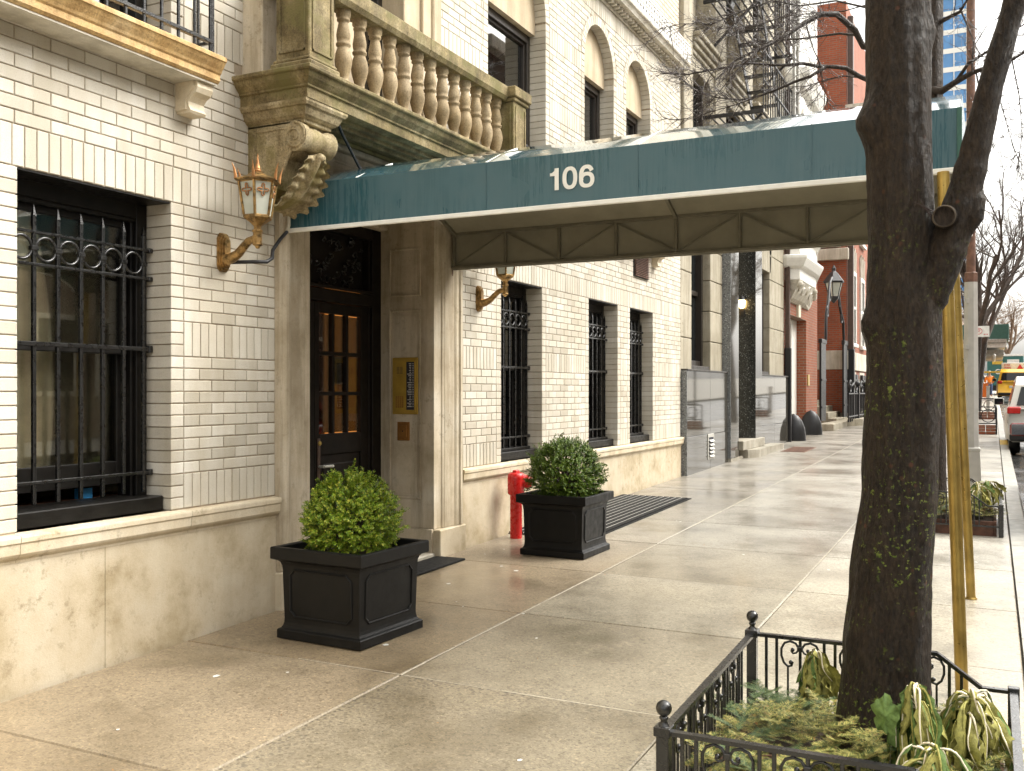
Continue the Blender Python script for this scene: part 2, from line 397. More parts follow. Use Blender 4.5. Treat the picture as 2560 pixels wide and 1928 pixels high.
def redbrick(name, scale, c1, c2, mort):
    m = NM(name, .8, 0, .3)
    # bricks in (along-wall, height): use x+y so side walls work too
    s3 = m.sep(); cx = m.n('ShaderNodeCombineXYZ'); m.l(m.math('ADD', s3[0], s3[1]), cx.inputs[0]); m.l(s3[2], cx.inputs[1])
    bt = m.n('ShaderNodeTexBrick'); bt.inputs['Scale'].default_value = scale; bt.inputs['Color1'].default_value = (*c1, 1); bt.inputs['Color2'].default_value = (*c2, 1); bt.inputs['Mortar'].default_value = (*mort, 1)
    bt.inputs['Mortar Size'].default_value = .012; bt.inputs['Brick Width'].default_value = .22; bt.inputs['Row Height'].default_value = .073; bt.inputs['Bias'].default_value = -.1
    m.l(cx.outputs[0], bt.inputs['Vector'])
    c = m.mix(.5, bt.outputs[0], m.ramp(m.noise(1.2, 5), [(.3, (.6, .58, .55)), (.65, (1.1, 1.1, 1.1))]), 'MULTIPLY')
    m.color(c); m.bump(bt.outputs['Fac'], -.6, .01); M[name] = m.m
redbrick('red_brick', 1, (.30, .088, .042), (.23, .062, .03), (.24, .155, .11))
redbrick('orange_brick', 1, (.34, .085, .036), (.26, .062, .028), (.22, .13, .09))
redbrick('cream_brick_far', 1, (.66, .60, .5), (.60, .54, .44), (.34, .28, .2))
redbrick('dark_brick', 1, (.12, .085, .06), (.09, .065, .045), (.12, .1, .08))
redbrick('brown_brick', 1, (.26, .19, .14), (.21, .15, .11), (.25, .2, .16))
# vegetation
def leafmat(name, stops, rough=.4, trans=.0):
    m = NM(name, rough, 0, .32); m.color(m.ramp(m.tc.outputs['Random Per Island'], stops))
    if trans:
        m.b.inputs['Subsurface Weight'].default_value = 0
    M[name] = m.m
leafmat('box_leaf_light', [(0, (.06, .12, .008)), (.35, (.13, .22, .012)), (.75, (.23, .31, .022)), (1, (.45, .43, .06))], .38)
leafmat('box_leaf_dark', [(0, (.035, .075, .006)), (.5, (.075, .135, .010)), (.9, (.13, .195, .018)), (1, (.24, .28, .05))], .4)
leafmat('fir', [(0, (.03, .06, .015)), (.3, (.10, .13, .03)), (.55, (.26, .25, .06)), (.9, (.44, .38, .13)), (1, (.22, .10, .03))], .55)
leafmat('fir_dark', [(0, (.03, .06, .02)), (.6, (.07, .12, .045)), (1, (.16, .17, .06))], .55)
def kale(name, stops):
    m = NM(name, .65, 0, .25); c = m.ramp(m.tc.outputs['Random Per Island'], stops)
    c = m.mix(.95, c, m.ramp(m.noise(38, 5, .7), [(.3, (.45, .42, .3)), (.5, (1, 1, 1)), (.7, (1.35, 1.3, 1.1))]), 'MULTIPLY'); m.color(c); m.bump(m.noise(60, 4), .6, .006); M[name] = m.m
kale('kale_leaf', [(0, (.05, .10, .025)), (.35, (.11, .16, .04)), (.6, (.30, .28, .08)), (.82, (.44, .38, .15)), (1, (.50, .44, .28))])
kale('kale_green', [(0, (.05, .11, .03)), (.5, (.10, .18, .05)), (1, (.24, .27, .08))])
leafmat('dry_leaf', [(0, (.28, .10, .03)), (1, (.40, .2, .07))], .7)
def bark(name, base, dark, moss):
    m = NM(name, .62, 0, .3)
    v = m.pos((1, 1, .4)); n1 = m.noise(58, 6, .75, v); n2 = m.noise(9, 4, .6, m.pos((1, 1, .5)))
    c = m.ramp(m.math('ADD', m.math('MULTIPLY', n1, .7), m.math('MULTIPLY', n2, .3)), [(.36, dark), (.52, base), (.66, tuple(x * 1.9 for x in base))])
    if moss:
        z = m.sep()[2]
        dens = m.ramp(m.math('MULTIPLY', z, .25), [(.1, .9), (.42, .75), (.62, .0)])
        sp = m.math('MULTIPLY', m.ramp(m.noise(58, 3, .6), [(.585, 0), (.645, 1)]), m.ramp(m.noise(3.4, 4, .65), [(.43, 0), (.57, 1)]))
        c = m.mix(m.math('MULTIPLY', sp, dens), c, m.ramp(m.noise(40, 2), [(.4, (.14, .22, .02)), (.6, (.30, .36, .07))]))
        rs = m.math('MULTIPLY', m.ramp(m.voro(17), [(.1, 1), (.2, 0)]), m.ramp(m.noise(5), [(.5, 0), (.6, .8)])); c = m.mix(rs, c, (.13, .05, .025))
    m.color(c); m.rough(m.ramp(n2, [(.35, .35), (.65, .75)])); m.bump(m.math('ADD', n1, m.math('MULTIPLY', m.voro(60, 'F1', 'Distance', v), .5)), 1.0, .03); M[name] = m.m
bark('bark', (.037, .025, .0155), (.008, .0055, .004), True)
bark('bark_plain', (.048, .035, .026), (.014, .01, .008), False)
M['iron'].node_tree.nodes['Principled BSDF'].inputs['Coat Weight'].default_value = .5; M['iron'].node_tree.nodes['Principled BSDF'].inputs['Coat Roughness'].default_value = .18
plain('twig', (.035, .019, .014), .4, var=.3)
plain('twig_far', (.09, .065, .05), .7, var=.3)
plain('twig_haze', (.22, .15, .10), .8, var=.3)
mm = NM('droplet', .05, 0, 1.); mm.color((.85, .85, .85)); mm.b.inputs['Transmission Weight'].default_value = .6; M['droplet'] = mm.m
plain('cut_wood', (.10, .075, .05), .7, var=.3, nscale=30)
# ================================================================== SETTING
def slope_sheet(name, mat, x0, x1, y0, y1, dz, nx=40):
    mb = MB(); xs = [x0 + (x1 - x0) * i / nx for i in range(nx + 1)]
    for a, b in zip(xs, xs[1:]): mb.quad((a, y0, gz(a, y0) + dz), (b, y0, gz(b, y0) + dz), (b, y1, gz(b, y1) + dz), (a, y1, gz(a, y1) + dz))
    return mb.build(name, mat, None, kind='structure')
slope_sheet('ground', M['concrete'], -300, 900, -400, 300, -.42, 12)
slope_sheet('road', M['asphalt'], -60, 400, -14.2, -4.84, -.15)
side = slope_sheet('sidewalk', M['joint_dark'], -8, 120, -4.67, .6, -.030)
slope_sheet('far_sidewalk', M['concrete'], -60, 400, -19, -14.2, -.01)
# paving slabs, one object each where they can be told apart
xj = [4.52 + 1.52 * n for n in range(-6, 24)]
rows = [(-1.6, -.036), (-3.15, -1.6), (-4.655, -3.15)]
slab_cache = {}
def slab_mesh(w, d):
    k = (round(w, 3), round(d, 3))
    if k not in slab_cache:
        mb = MB(); g = .004; b = .006; t = .05
        def P(x, y, z): return (x, y, z + G * x + CS * y)
        o = [(g, g), (w - g, g), (w - g, d - g), (g, d - g)]; i = [(g + b, g + b), (w - g - b, g + b), (w - g - b, d - g - b), (g + b, d - g - b)]
        vs = [P(*p, -t) for p in o] + [P(*p, -b) for p in o] + [P(*p, 0) for p in i]
        fs = [(8, 9, 10, 11)] + [(k_ * 4 + a, k_ * 4 + (a + 1) % 4, k_ * 4 + 4 + (a + 1) % 4, k_ * 4 + 4 + a) for k_ in (0, 1) for a in range(4)]
        mb.add(vs, fs); me = bpy.data.meshes.new('paving_slab'); me.from_pydata(mb.v, [], mb.f); me.materials.append(M['paving']); slab_cache[k] = me
    return slab_cache[k]
far = MB()
for a, b in zip(xj, xj[1:]):
    for (y0, y1) in rows:
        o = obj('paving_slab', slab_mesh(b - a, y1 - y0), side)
        o.location = (a, y0, gz(a, y0) + random.uniform(-.002, .002))
x = xj[-1]
while x < 118:
    for (y0, y1) in rows: far.quad((x + .005, y0 + .005, gz(x, y0)), (x + 1.51, y0 + .005, gz(x + 1.51, y0)), (x + 1.51, y1 - .005, gz(x + 1.51, y1)), (x + .005, y1 - .005, gz(x, y1)))
    x += 1.52
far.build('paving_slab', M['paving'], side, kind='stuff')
mb = MB()
def strip_x(y, x0, x1, wd, dz):
    n = int((x1 - x0) / .25)
    for i in range(n):
        a = x0 + (x1 - x0) * i / n; b = x0 + (x1 - x0) * (i + 1) / n
        w0 = wd * random.uniform(.6, 1.2)
        mb.quad((a, y - w0 / 2, gz(a, y) + dz), (b, y - w0 / 2, gz(b, y) + dz), (b, y + w0 / 2, gz(b, y) + dz), (a, y + w0 / 2, gz(a, y) + dz))
strip_x(-1.6, 4.52, 30, .012, -.001); strip_x(-3.15, 5.2, 30, .007, -.003)
for xx, ya, yb in ((4.52, -3.15, -.9),):
    n = 10
    for i in range(n):
        a = ya + (yb - ya) * i / n; b = ya + (yb - ya) * (i + 1) / n; w0 = random.uniform(.007, .014)
        mb.quad((xx - w0 / 2, a, gz(xx, a) - .0005), (xx + w0 / 2, a, gz(xx, a) - .0005), (xx + w0 / 2, b, gz(xx, b) - .0005), (xx - w0 / 2, b, gz(xx, b) - .0005))
mb.build('joint_sealant', M['sealant'], side)
# litter: tiny leaves and scraps on the paving
mb = MB()
for i in range(120):
    x = random.uniform(2.6, 22); y = random.uniform(-4.5, -.05); s = random.uniform(.006, .02); a = random.uniform(0, 6.28); z = gz(x, y) + .004
    mb.add([(x, y, z), (x + s * math.cos(a), y + s * math.sin(a), z + .004), (x + s * .6 * math.cos(a + .8), y + s * .6 * math.sin(a + .8), z)], [(0, 1, 2)])
mb.build('litter', M['dry_leaf'], side, kind='stuff'); mb = MB()
for i in range(34):
    x = random.uniform(2.8, 12); y = random.uniform(-4.4, -.1); s = random.uniform(.008, .026); z = gz(x, y) + .003; a = random.uniform(0, 6)
    mb.add([(x + s * random.uniform(.6, 1) * math.cos(a + q), y + s * random.uniform(.5, 1) * math.sin(a + q), z + G * s * math.cos(a + q)) for q in (0, 1.3, 2.6, 4, 5.2)], [(0, 1, 2, 3, 4)])
mb.build('litter', M['sign_white'], side, kind='stuff')
kerb = slope_sheet('kerb', M['mortar'], -40, 120, -4.83, -4.66, -.03)
for i in range(36):
    a = -6 + 1.83 * i; b = a + 1.82; mb = MB(); zz = [gz(a, -4.75), gz(b, -4.75)]
    for (y0, y1, z0, z1) in ((-4.84, -4.665, -.17, 0),):
        bv = .02
        prof = [(y0, z0), (y0, z1 - bv), (y0 + bv, z1), (y1, z1), (y1, z0)]
        vs = [(a, p[0], zz[0] + p[1]) for p in prof] + [(b, p[0], zz[1] + p[1]) for p in prof]
        mb.add(vs, [(4, 3, 2, 1, 0), (5, 6, 7, 8, 9)] + [(k, (k + 1) % 5, 5 + (k + 1) % 5, 5 + k) for k in range(5)])
    mb.build('kerb_stone', M['yellow_paint'] if i == 17 else M['kerb_stone'], kerb)
# ================================================================== APARTMENT BUILDING No 106
ZT, CH = .8725, .0724
def cz(k): return ZT + k * CH
XE = 15.27
bld = thing('apartment_building', 'cream brick apartment house with stone balcony over a canopied entrance', 'building', (2, 0, 0))
GW = [(3.38, 4.42), (8.886, 9.89), (11.294, 12.331), (12.829, 13.838)]          # ground floor windows
PIL0, PIL1, DO0, DO1 = 5.385, 8.01, 5.775, 7.55
AR = [(8.60, 9.99), (11.16, 12.18), (12.68, 13.72)]; ZS = 5.74               # arched windows
W1U = (3.38, 4.42); D2 = (5.75, 7.59); TOPZ = cz(79)
bricks = []   # (x0,x1,z0,z1,depth)
QW = .1085; MOD = .2168
def run(xa, xb, k, off=None):
    o = (k % 2) * MOD / 2 if off is None else off
    z0, z1 = cz(k), cz(k + 1)
    n = math.floor((xa - o) / MOD); x = xa
    while x < xb - 1e-4:
        e = min(o + (n + 1) * MOD, xb)
        if xb - e < .03: e = xb
        if e - x > .03 or x > xa: bricks.append((x, e, z0, z1, 0)) if e - x > .012 else None
        else:
            n += 1; continue
        x = e; n += 1
def course(xa, xb, k, ql=False, qr=False):
    z0, z1 = cz(k), cz(k + 1)
    if xb - xa < .03: return
    if ql: bricks.append((xa, xa + QW, z0, z1, .2)); xa += QW
    if qr: bricks.append((xb - QW, xb, z0, z1, .2)); xb -= QW
    run(xa, xb, k)
def soldier(xa, xb, k, ql=False, qr=False):
    for j in range(3):
        if ql: bricks.append((xa, xa + QW, cz(k + j), cz(k + j + 1), .2))
        if qr: bricks.append((xb - QW, xb, cz(k + j), cz(k + j + 1), .2))
    xa += QW if ql else 0; xb -= QW if qr else 0
    n = max(1, round((xb - xa) / CH))
    for i in range(n): bricks.append((xa + (xb - xa) * i / n, xa + (xb - xa) * (i + 1) / n, cz(k), cz(k + 3), 0))
def band(k, spans):
    for s in spans:
        course(s[0], s[1], k, s[2], s[3])
X0 = 1.6
gspans = [(X0, 3.38, 0, 1), (4.42, PIL0, 1, 0), (PIL1, 8.886, 0, 1), (9.89, 11.294, 1, 1), (12.331, 12.829, 1, 1), (13.838, XE, 1, 0)]
for s in gspans:
    soldier(s[0], s[1], 0, s[2], s[3]); soldier(s[0], s[1], 13, s[2], s[3])
for k in list(range(3, 13)) + list(range(16, 26)): band(k, gspans)
soldier(X0, PIL0, 26); soldier(PIL1, XE, 26)
for k in range(29, 34): run(X0, PIL0 - .0, k); run(PIL1, XE, k)
for k in range(34, 39): run(X0, 5.12, k); run(8.22, XE, k)
run(X0, 4.98, 39); run(8.35, XE, 39)
def upspans(k):
    z = (cz(k) + cz(k + 1)) / 2
    holes = [(3.38, 4.42, 1), (D2[0], D2[1], 0)]
    for (a, b) in AR:
        if z < ZS: holes.append((a, b, 1))
        else:
            r = (b - a) / 2 + .118; dz = z - ZS
            if dz < r:
                h = math.sqrt(r * r - dz * dz); c = (a + b) / 2; holes.append((c - h, c + h, 0))
    out = []; x = X0; q = 0
    for (a, b, qq) in holes:
        out.append((x, a, q, qq)); x = b; q = qq
    out.append((x, XE, q, 0)); return out
for k in range(40, 76):
    sp = upspans(k)
    if k in (40, 53, 64):
        for s in sp: soldier(s[0], s[1], k, s[2], s[3])
    elif k in (41, 42, 54, 55, 65, 66):
        if k > 64:
            pass
    else: band(k, sp)
soldier(X0, XE, 76)
# arch rings (radial bricks run through the full reveal)
ringb = []
for (a, b) in AR:
    c = (a + b) / 2; r = (b - a) / 2; n = round(math.pi * (r + .05) / CH)
    for i in range(n):
        t0 = math.pi * i / n + .004 / r; t1 = math.pi * (i + 1) / n - .004 / r
        ringb.append((c, r, r + .112, t0, t1))
GAP = .0036; PR = .006
def brick_geo(w, h, dep):
    # face proud of the mortar plane with softened arrises; origin at the brick's lower left on the wall plane
    b = .0035; vs = []; fs = []
    o = [(GAP, GAP), (w - GAP, GAP), (w - GAP, h - GAP), (GAP, h - GAP)]; i = [(GAP + b, GAP + b), (w - GAP - b, GAP + b), (w - GAP - b, h - GAP - b), (GAP + b, h - GAP - b)]
    back = dep if dep else .004
    vs = [(p[0], back, p[1]) for p in o] + [(p[0], -PR + b * .6, p[1]) for p in o] + [(p[0], -PR, p[1]) for p in i]
    fs = [(8, 9, 10, 11)] + [(k * 4 + a, k * 4 + (a + 1) % 4, k * 4 + 4 + (a + 1) % 4, k * 4 + 4 + a) for k in (0, 1) for a in range(4)]
    return vs, fs
# wall core (mortar plane at y = 0, reveals lined by the deep bricks)
wall = MB()
for s in gspans: wall.box(s[0] + (.012 if s[2] else 0), s[1] - (.012 if s[3] else 0), 0, .42, 0, cz(26))
wall.box(X0, PIL0, 0.0005, .42, cz(26), 3.72); wall.box(PIL1, XE, 0.0005, .42, cz(26), 3.72)
wall.box(PIL0, PIL1, .05, .42, 3.18, 3.72)
xs = [X0, 3.368, 4.432, D2[0], D2[1]] + [v for (a, b) in AR for v in (a - .012, b + .012)] + [XE]
for i in range(0, len(xs) - 1, 2): wall.box(xs[i], xs[i + 1], .001, .42, 3.72, TOPZ)
for i in (1, 3): wall.box(xs[i], xs[i + 1], .001, .42, 6.3, TOPZ)
for (a, b) in AR:
    c = (a + b) / 2; r = (b - a) / 2 + .012; n = 24
    pts = [(c - r * math.cos(math.pi * i / n), ZS + r * math.sin(math.pi * i / n)) for i in range(n + 1)]
    for p, q in zip(pts, pts[1:]):
        wall.quad((p[0], .001, p[1]), (q[0], .001, q[1]), (q[0], .001, TOPZ), (p[0], .001, TOPZ))
        wall.quad((p[0], .001, p[1]), (p[0], .42, p[1]), (q[0], .42, q[1]), (q[0], .001, q[1]))
wallo = wall.build('wall', M['mortar'], bld)
# choose the 300 bricks that show largest
def dist(b): return math.hypot((b[0] + b[1]) / 2, 4.5) * (1 + .15 * abs((b[2] + b[3]) / 2 - 1.6))
def seen(b):
    x, z = (b[0] + b[1]) / 2, (b[2] + b[3]) / 2
    dx, dy = x, 4.5; t = R(26.2); dep = dx * math.cos(t) + dy * math.sin(t); u = 1280 + 2440 * (dx * math.sin(t) - dy * math.cos(t)) / dep; v = 978 - 2440 * (z - 1.6) / dep
    return -5 < u < 2560 and -5 < v < 1928
vis = sorted([b for b in bricks if seen(b)], key=dist); ind = set(id(b) for b in vis[:300])
cache = {}; rest = MB(); far_w = MB()
for b in bricks:
    w_, h_ = b[1] - b[0], b[3] - b[2]
    jz = random.uniform(-.0012, .0012)
    if id(b) in ind:
        key = (round(w_, 3), round(h_, 3), b[4])
        if key not in cache:
            vs, fs = brick_geo(w_, h_, b[4]); me = bpy.data.meshes.new('brick'); me.from_pydata(vs, [], fs); me.materials.append(M['cream_brick']); cache[key] = me
        o = obj('brick', cache[key], wallo); o.location = (b[0] - 2, jz, b[2])
    else:
        vs, fs = brick_geo(w_, h_, b[4]); rest.add([(p[0] + b[0], p[1] + jz, p[2] + b[2]) for p in vs], fs)
for (c, r0, r1, t0, t1) in ringb:
    pts = [(c - r * math.cos(t), ZS + r * math.sin(t)) for (r, t) in ((r0, t0), (r1 - .004, t0), (r1 - .004, t1), (r0, t1))]
    rest.prism(pts, 'y', -PR, .2)
rest.build('brick', M['cream_brick'], wallo, kind='stuff')
# unseen storeys above and mass behind, added to cast shade and block the sky
up = MB(); up.box(X0 - 6, XE, .02, 12, TOPZ + .02, 17); up.box(X0 - 6, X0, .0, 12, 0, TOPZ + .02); up.box(X0, XE, 3.0, 12, 0, TOPZ + .02); up.box(XE - .4, XE, .42, 3, 0, TOPZ)
up.build('upper_storeys', M['cream_brick_far'], bld)
# ---- stone base and water table
def table_seg(xa, xb):
    pf = [(0.02, ZT - .004), (-.062, ZT - .012), (-.066, ZT - .022), (-.066, ZT - .045), (-.058, ZT - .055), (-.055, ZT - .105), (-.045, ZT - .12), (-.022, ZT - .138), (-.022, ZT - .15), (.02, ZT - .15)]
    MB().prism(pf, 'x', xa + .0015, xb - .0015).build('water_table', M['sill_stone'], bld)
for a, b in zip([1.6, 3.356, 4.542], [3.356, 4.542, 5.383]): table_seg(a, b)
for a, b in zip([8.012, 9.0, 10.35, 11.9, 13.4], [9.0, 10.35, 11.9, 13.4, XE + .04]): table_seg(a, b)
for a, b in list(zip([1.6, 3.92], [3.92, 5.384])) + list(zip([8.012, 9.4, 11.2, 13.2], [9.4, 11.2, 13.2, XE])):
    MB().bbox(a + .0012, b - .0012, -.018, .02, -.1, ZT - .149, .002).build('base_panel', M['base_stone'], bld)
# ---- ground floor windows
def curtain_mesh(xa, xb, y, z0, z1, amp=.03, wl=.11):
    mb = MB(); n = int((xb - xa) / .012); pts = [(xa + (xb - xa) * i / n, y + amp * math.sin(i * .012 / wl * 6.283 + 1.3 * math.sin(i * .04))) for i in range(n + 1)]
    return mb.grid(lambda i, j: (pts[i][0], pts[i][1], z0 + (z1 - z0) * j), n, 1)
def sash_window(xa, xb, z0, z1, near):
    w_ = MB(); fr = M['black_paint']
    w_.box(xa + .002, xb - .002, -.0, .19, z1 - .012, z1 - .003)                     # painted steel lintel soffit
    w_.bbox(xa + .002, xa + .085, .19, .34, z0, z1 - .004, .004); w_.bbox(xb - .085, xb - .002, .19, .34, z0, z1 - .004, .004)
    w_.bbox(xb - .105, xb - .083, .215, .33, z0, z1 - .02, .004); w_.bbox(xa + .083, xa + .105, .215, .33, z0, z1 - .02, .004)
    w_.bbox(xa + .085, xb - .085, .19, .34, z1 - .10, z1 - .005, .004); w_.bbox(xa + .085, xb - .085, .20, .34, z1 - .125, z1 - .1, .004)
    w_.bbox(xa + .002, xb - .002, .05, .34, z0 - .004, z0 + .085, .006)
    if not near: w_.bbox(xa + .04, xb - .04, .12, .34, z0 + .085, z0 + .115, .004)
    fo = w_.build('window', fr, bld); zm = z0 + (z1 - z0) * .515
    for nm, y, a, b in (('upper_sash', .245, zm - .02, z1 - .125), ('lower_sash', .285, z0 + (.158 if near else .115), zm + .03)):
        s = MB(); t = .045; lo = (.14 if near else .09) if nm == 'lower_sash' else .04
        s.bbox(xa + .105, xa + .105 + t, y, y + .035, a, b, .004); s.bbox(xb - .105 - t, xb - .105, y, y + .035, a, b, .004)
        s.bbox(xa + .105 + t, xb - .105 - t, y, y + .035, a, a + lo, .004); s.bbox(xa + .105 + t, xb - .105 - t, y, y + .035, b - .04, b, .004)
        s.build(nm, fr, fo)
        MB().box(xa + .105 + t - .004, xb - .105 - t + .004, y + .014, y + .02, a + lo - .004, b - .036).build('pane', M['pane'] if near else M['pane_dark'], fo)
    rm = MB(); y0, y1 = .345, 2.2; a, b = xa - .3, xb + .3
    rm.quad((a, y1, z0 - .3), (b, y1, z0 - .3), (b, y1, z1 + .3), (a, y1, z1 + .3)); rm.quad((a, .43, z0 - .3), (a, y1, z0 - .3), (a, y1, z1 + .3), (a, .43, z1 + .3)); rm.quad((b, y1, z0 - .3), (b, .43, z0 - .3), (b, .43, z1 + .3), (b, y1, z1 + .3))
    rm.quad((a, .43, z0 - .3), (b, .43, z0 - .3), (b, y1, z0 - .3), (a, y1, z0 - .3)); rm.quad((a, .43, z1 + .3), (a, y1, z1 + .3), (b, y1, z1 + .3), (b, .43, z1 + .3))
    rm.build('room_lining', M['cream_paint'] if near else M['room_dark'], fo)  # near room lined in cream to bounce light onto its curtain
    if near:
        MB().box(xa + .02, xb - .02, .345, .6, z0 + .05, z0 + .082).build('inner_sill', M['wood_brown'], fo)
        curtain_mesh(xa + .09, xb - .09, .372, z0 + .17, z1 - .13, .026, .105).build('curtain', M['curtain'], fo)
    else:
        curtain_mesh(xa + .1, xa + .45, .42, z0 + .8, z1 - .1, .015, .07).build('curtain', M['cream_paint'], fo)
    return fo
for i, (a, b) in enumerate(GW): sash_window(a, b, ZT + .004, cz(26), i == 0)
bb = MB().bbox(4.06, 4.15, .35, .40, .957, 1.02, .003).build('card_box', M['blue_box']); tag(bb, 'small blue card box on the sill inside the barred window', 'box')
# ---- iron window grilles (bolted on: things of their own)
def grille(xa, xb, label, yb=.155):
    g = thing('window_grille', label, 'grille', ((xa + xb) / 2, yb, 1.0), group=None); n = 6 if xb - xa > 1.02 else 6
    bx = [xa + .065 + (xb - xa - .13) * i / n for i in range(n + 1)]
    for z, t in ((2.462, .016), (2.287, .016), (1.857, .024), (1.102, .020)):
        r = MB().bbox(xa + .004, xb - .004, yb - .014, yb + .014, z - t / 2, z + t / 2, .003); r.bbox(xb - .03, xb - .001, yb - .018, yb + .018, z - t * .9, z + t * .9, .004); r.build('rail', M['iron'], g)
    for x in bx:
        s = .0105; m = MB(); m.bbox(x - s, x + s, yb - s, yb + s, .985, 2.55, .002)
        m.add([(x - s, yb - s, 2.55), (x + s, yb - s, 2.55), (x + s, yb + s, 2.55), (x - s, yb + s, 2.55), (x, yb, 2.615)], [(0, 1, 4), (1, 2, 4), (2, 3, 4), (3, 0, 4)]); m.build('bar', M['iron'], g)
    for p, q in zip(bx, bx[1:]):
        m = MB(); m.ring(((p + q) / 2, yb, 2.3745), (q - p) / 2 - .012, .0085, 'y', 22, 6); m.build('ring', M['iron'], g)
        MB().bbox(q - .022, q + .022, yb - .016, yb + .016, 2.362, 2.387, .003).build('collar', M['iron'], g)
    return g
grille(*GW[0], 'black iron window grille with rings, on the window with a blue box inside')
grille(*GW[1], 'black iron window grille with padlock on the window beside the red standpipe')
grille(*GW[2], 'black iron window grille behind the far clipped shrub, the wider-spaced one of the pair')
grille(*GW[3], 'black iron window grille on the last window before the polished granite house')
# ---- entrance surround
def molded(xa, xb, mirror, z0, z1, name):
    # plan profile of a moulded jamb, from wall edge to opening edge
    pf = [(0, -.0), (.0, -.045), (.03, -.05), (.05, -.066), (.075, -.066), (.085, -.05), (.12, -.045), (.14, -.03), (.16, -.03), (.30, -.028), (.315, -.02), (.335, -.02), (.345, -.008), (xb - xa, -.004), (xb - xa, .05), (0, .05)]
    pl = [((xa + u) if not mirror else (xb - u), v) for (u, v) in pf]
    return MB().prism(pl, 'z', z0, z1).build(name, M['door_stone'], bld)
molded(PIL0, DO0, False, .34, 3.17, 'pilaster'); molded(DO1, PIL1, True, .36, 3.17, 'pilaster')
for a, b, z in ((PIL0 - .012, DO0 + .004, .335), (DO1 - .006, PIL1 + .012, .355)):
    MB().bbox(a, b, -.075, .06, 0, z, .008).build('plinth', M['base_stone'], bld)
hd = MB(); hd.bbox(PIL0, PIL1, -.04, .06, 3.172, 3.42, .006); hd.bbox(PIL0, PIL1, -.07, .05, 3.20, 3.25, .01); hd.bbox(PIL0, PIL1, -.055, .05, 3.33, 3.36, .008); hd.bbox(PIL0, PIL1, -.10, .05, 3.42, 3.485, .01); hd.box(PIL0, PIL1, 0, .06, 3.485, 3.72)
for z in (3.27, 3.30, 3.39): hd.box(PIL0, PIL1, -.0435, -.039, z, z + .006)
hd.build('door_head', M['door_stone'], bld)
YD = .56
for xw, sg in ((DO0, 1), (DO1, -1)):
    jamb = MB(); xa, xb = (xw - .25, xw) if sg == 1 else (xw, xw + .25)
    jamb.box(xa, xb, .05, YD + .1, 0, 3.17)
    xo = xw + sg * .016
    def frame_y(y0, y1, z0, z1, t=.02):
        a, b = min(xw, xo), max(xw, xo)
        jamb.bbox(a, b, y0, y0 + t, z0, z1, .005); jamb.bbox(a, b, y1 - t, y1, z0, z1, .005); jamb.bbox(a, b, y0 + t, y1 - t, z0, z0 + t, .005); jamb.bbox(a, b, y0 + t, y1 - t, z1 - t, z1, .005)
        a2, b2 = min(xw, xw + sg * .006), max(xw, xw + sg * .006); jamb.bbox(a2, b2, y0 + .05, y1 - .05, z0 + .05, z1 - .05, .004)
    frame_y(.13, .47, 2.46, 2.90); frame_y(.13, .47, .62, 2.34)
    a, b = min(xw, xw + sg * .03), max(xw, xw + sg * .03); jamb.bbox(a, b, .0, YD, 0, .36, .006)
    jamb.build('door_reveal', M['door_stone'], bld)
sf = MB(); sf.box(DO0 - .2, DO1 + .2, .05, YD + .2, 3.165, 3.3); sf.bbox(DO0 + .2, DO1 - .2, .12, .16, 3.14, 3.165, .004); sf.bbox(DO0 + .2, DO1 - .2, .42, .46, 3.14, 3.165, .004); sf.bbox(DO0, DO1, .48, YD + .05, 3.07, 3.166, .01)
sf.build('door_soffit', M['door_stone'], bld)
MB().bbox(DO0, DO1, -.02, YD + .1, 0, .150, .01).build('threshold', M['step_granite'], bld)
# door frame, leaves, transom
df = MB(); ym = YD
df.bbox(DO0, DO0 + .14, ym, ym + .12, .15, 3.07, .006); df.bbox(DO1 - .14, DO1, ym, ym + .12, .15, 3.07, .006); df.bbox(DO1 - .17, DO1 - .14, ym + .02, ym + .12, .15, 3.05, .006)
df.bbox(DO0 + .14, DO1 - .14, ym, ym + .12, 2.97, 3.07, .006); df.bbox(DO0 + .14, DO1 - .14, ym - .01, ym + .12, 2.36, 2.47, .01); df.bbox(DO0 + .14, DO1 - .14, ym - .025, ym, 2.47, 2.50, .006)
df.box(DO0 + .14, DO1 - .14, ym + .09, ym + .11, 2.5, 2.97)
fo = df.build('door_frame', M['door_paint'], bld)
tg = MB(); rn = random.Random(3)
for i in range(70):
    x = rn.uniform(DO0 + .2, DO1 - .2); z = rn.uniform(2.54, 2.93); r = rn.uniform(.02, .05); a0 = rn.uniform(0, 6.28)
    tg.tube([(x + r * (1 - t / 14) * math.cos(a0 + t * .5), ym + .06 + .01 * math.sin(t), z + r * (1 - t / 14) * math.sin(a0 + t * .5)) for t in range(11)], .006, 5)
tg.build('transom_ironwork', M['iron'], fo, kind='stuff')
XM = 6.60
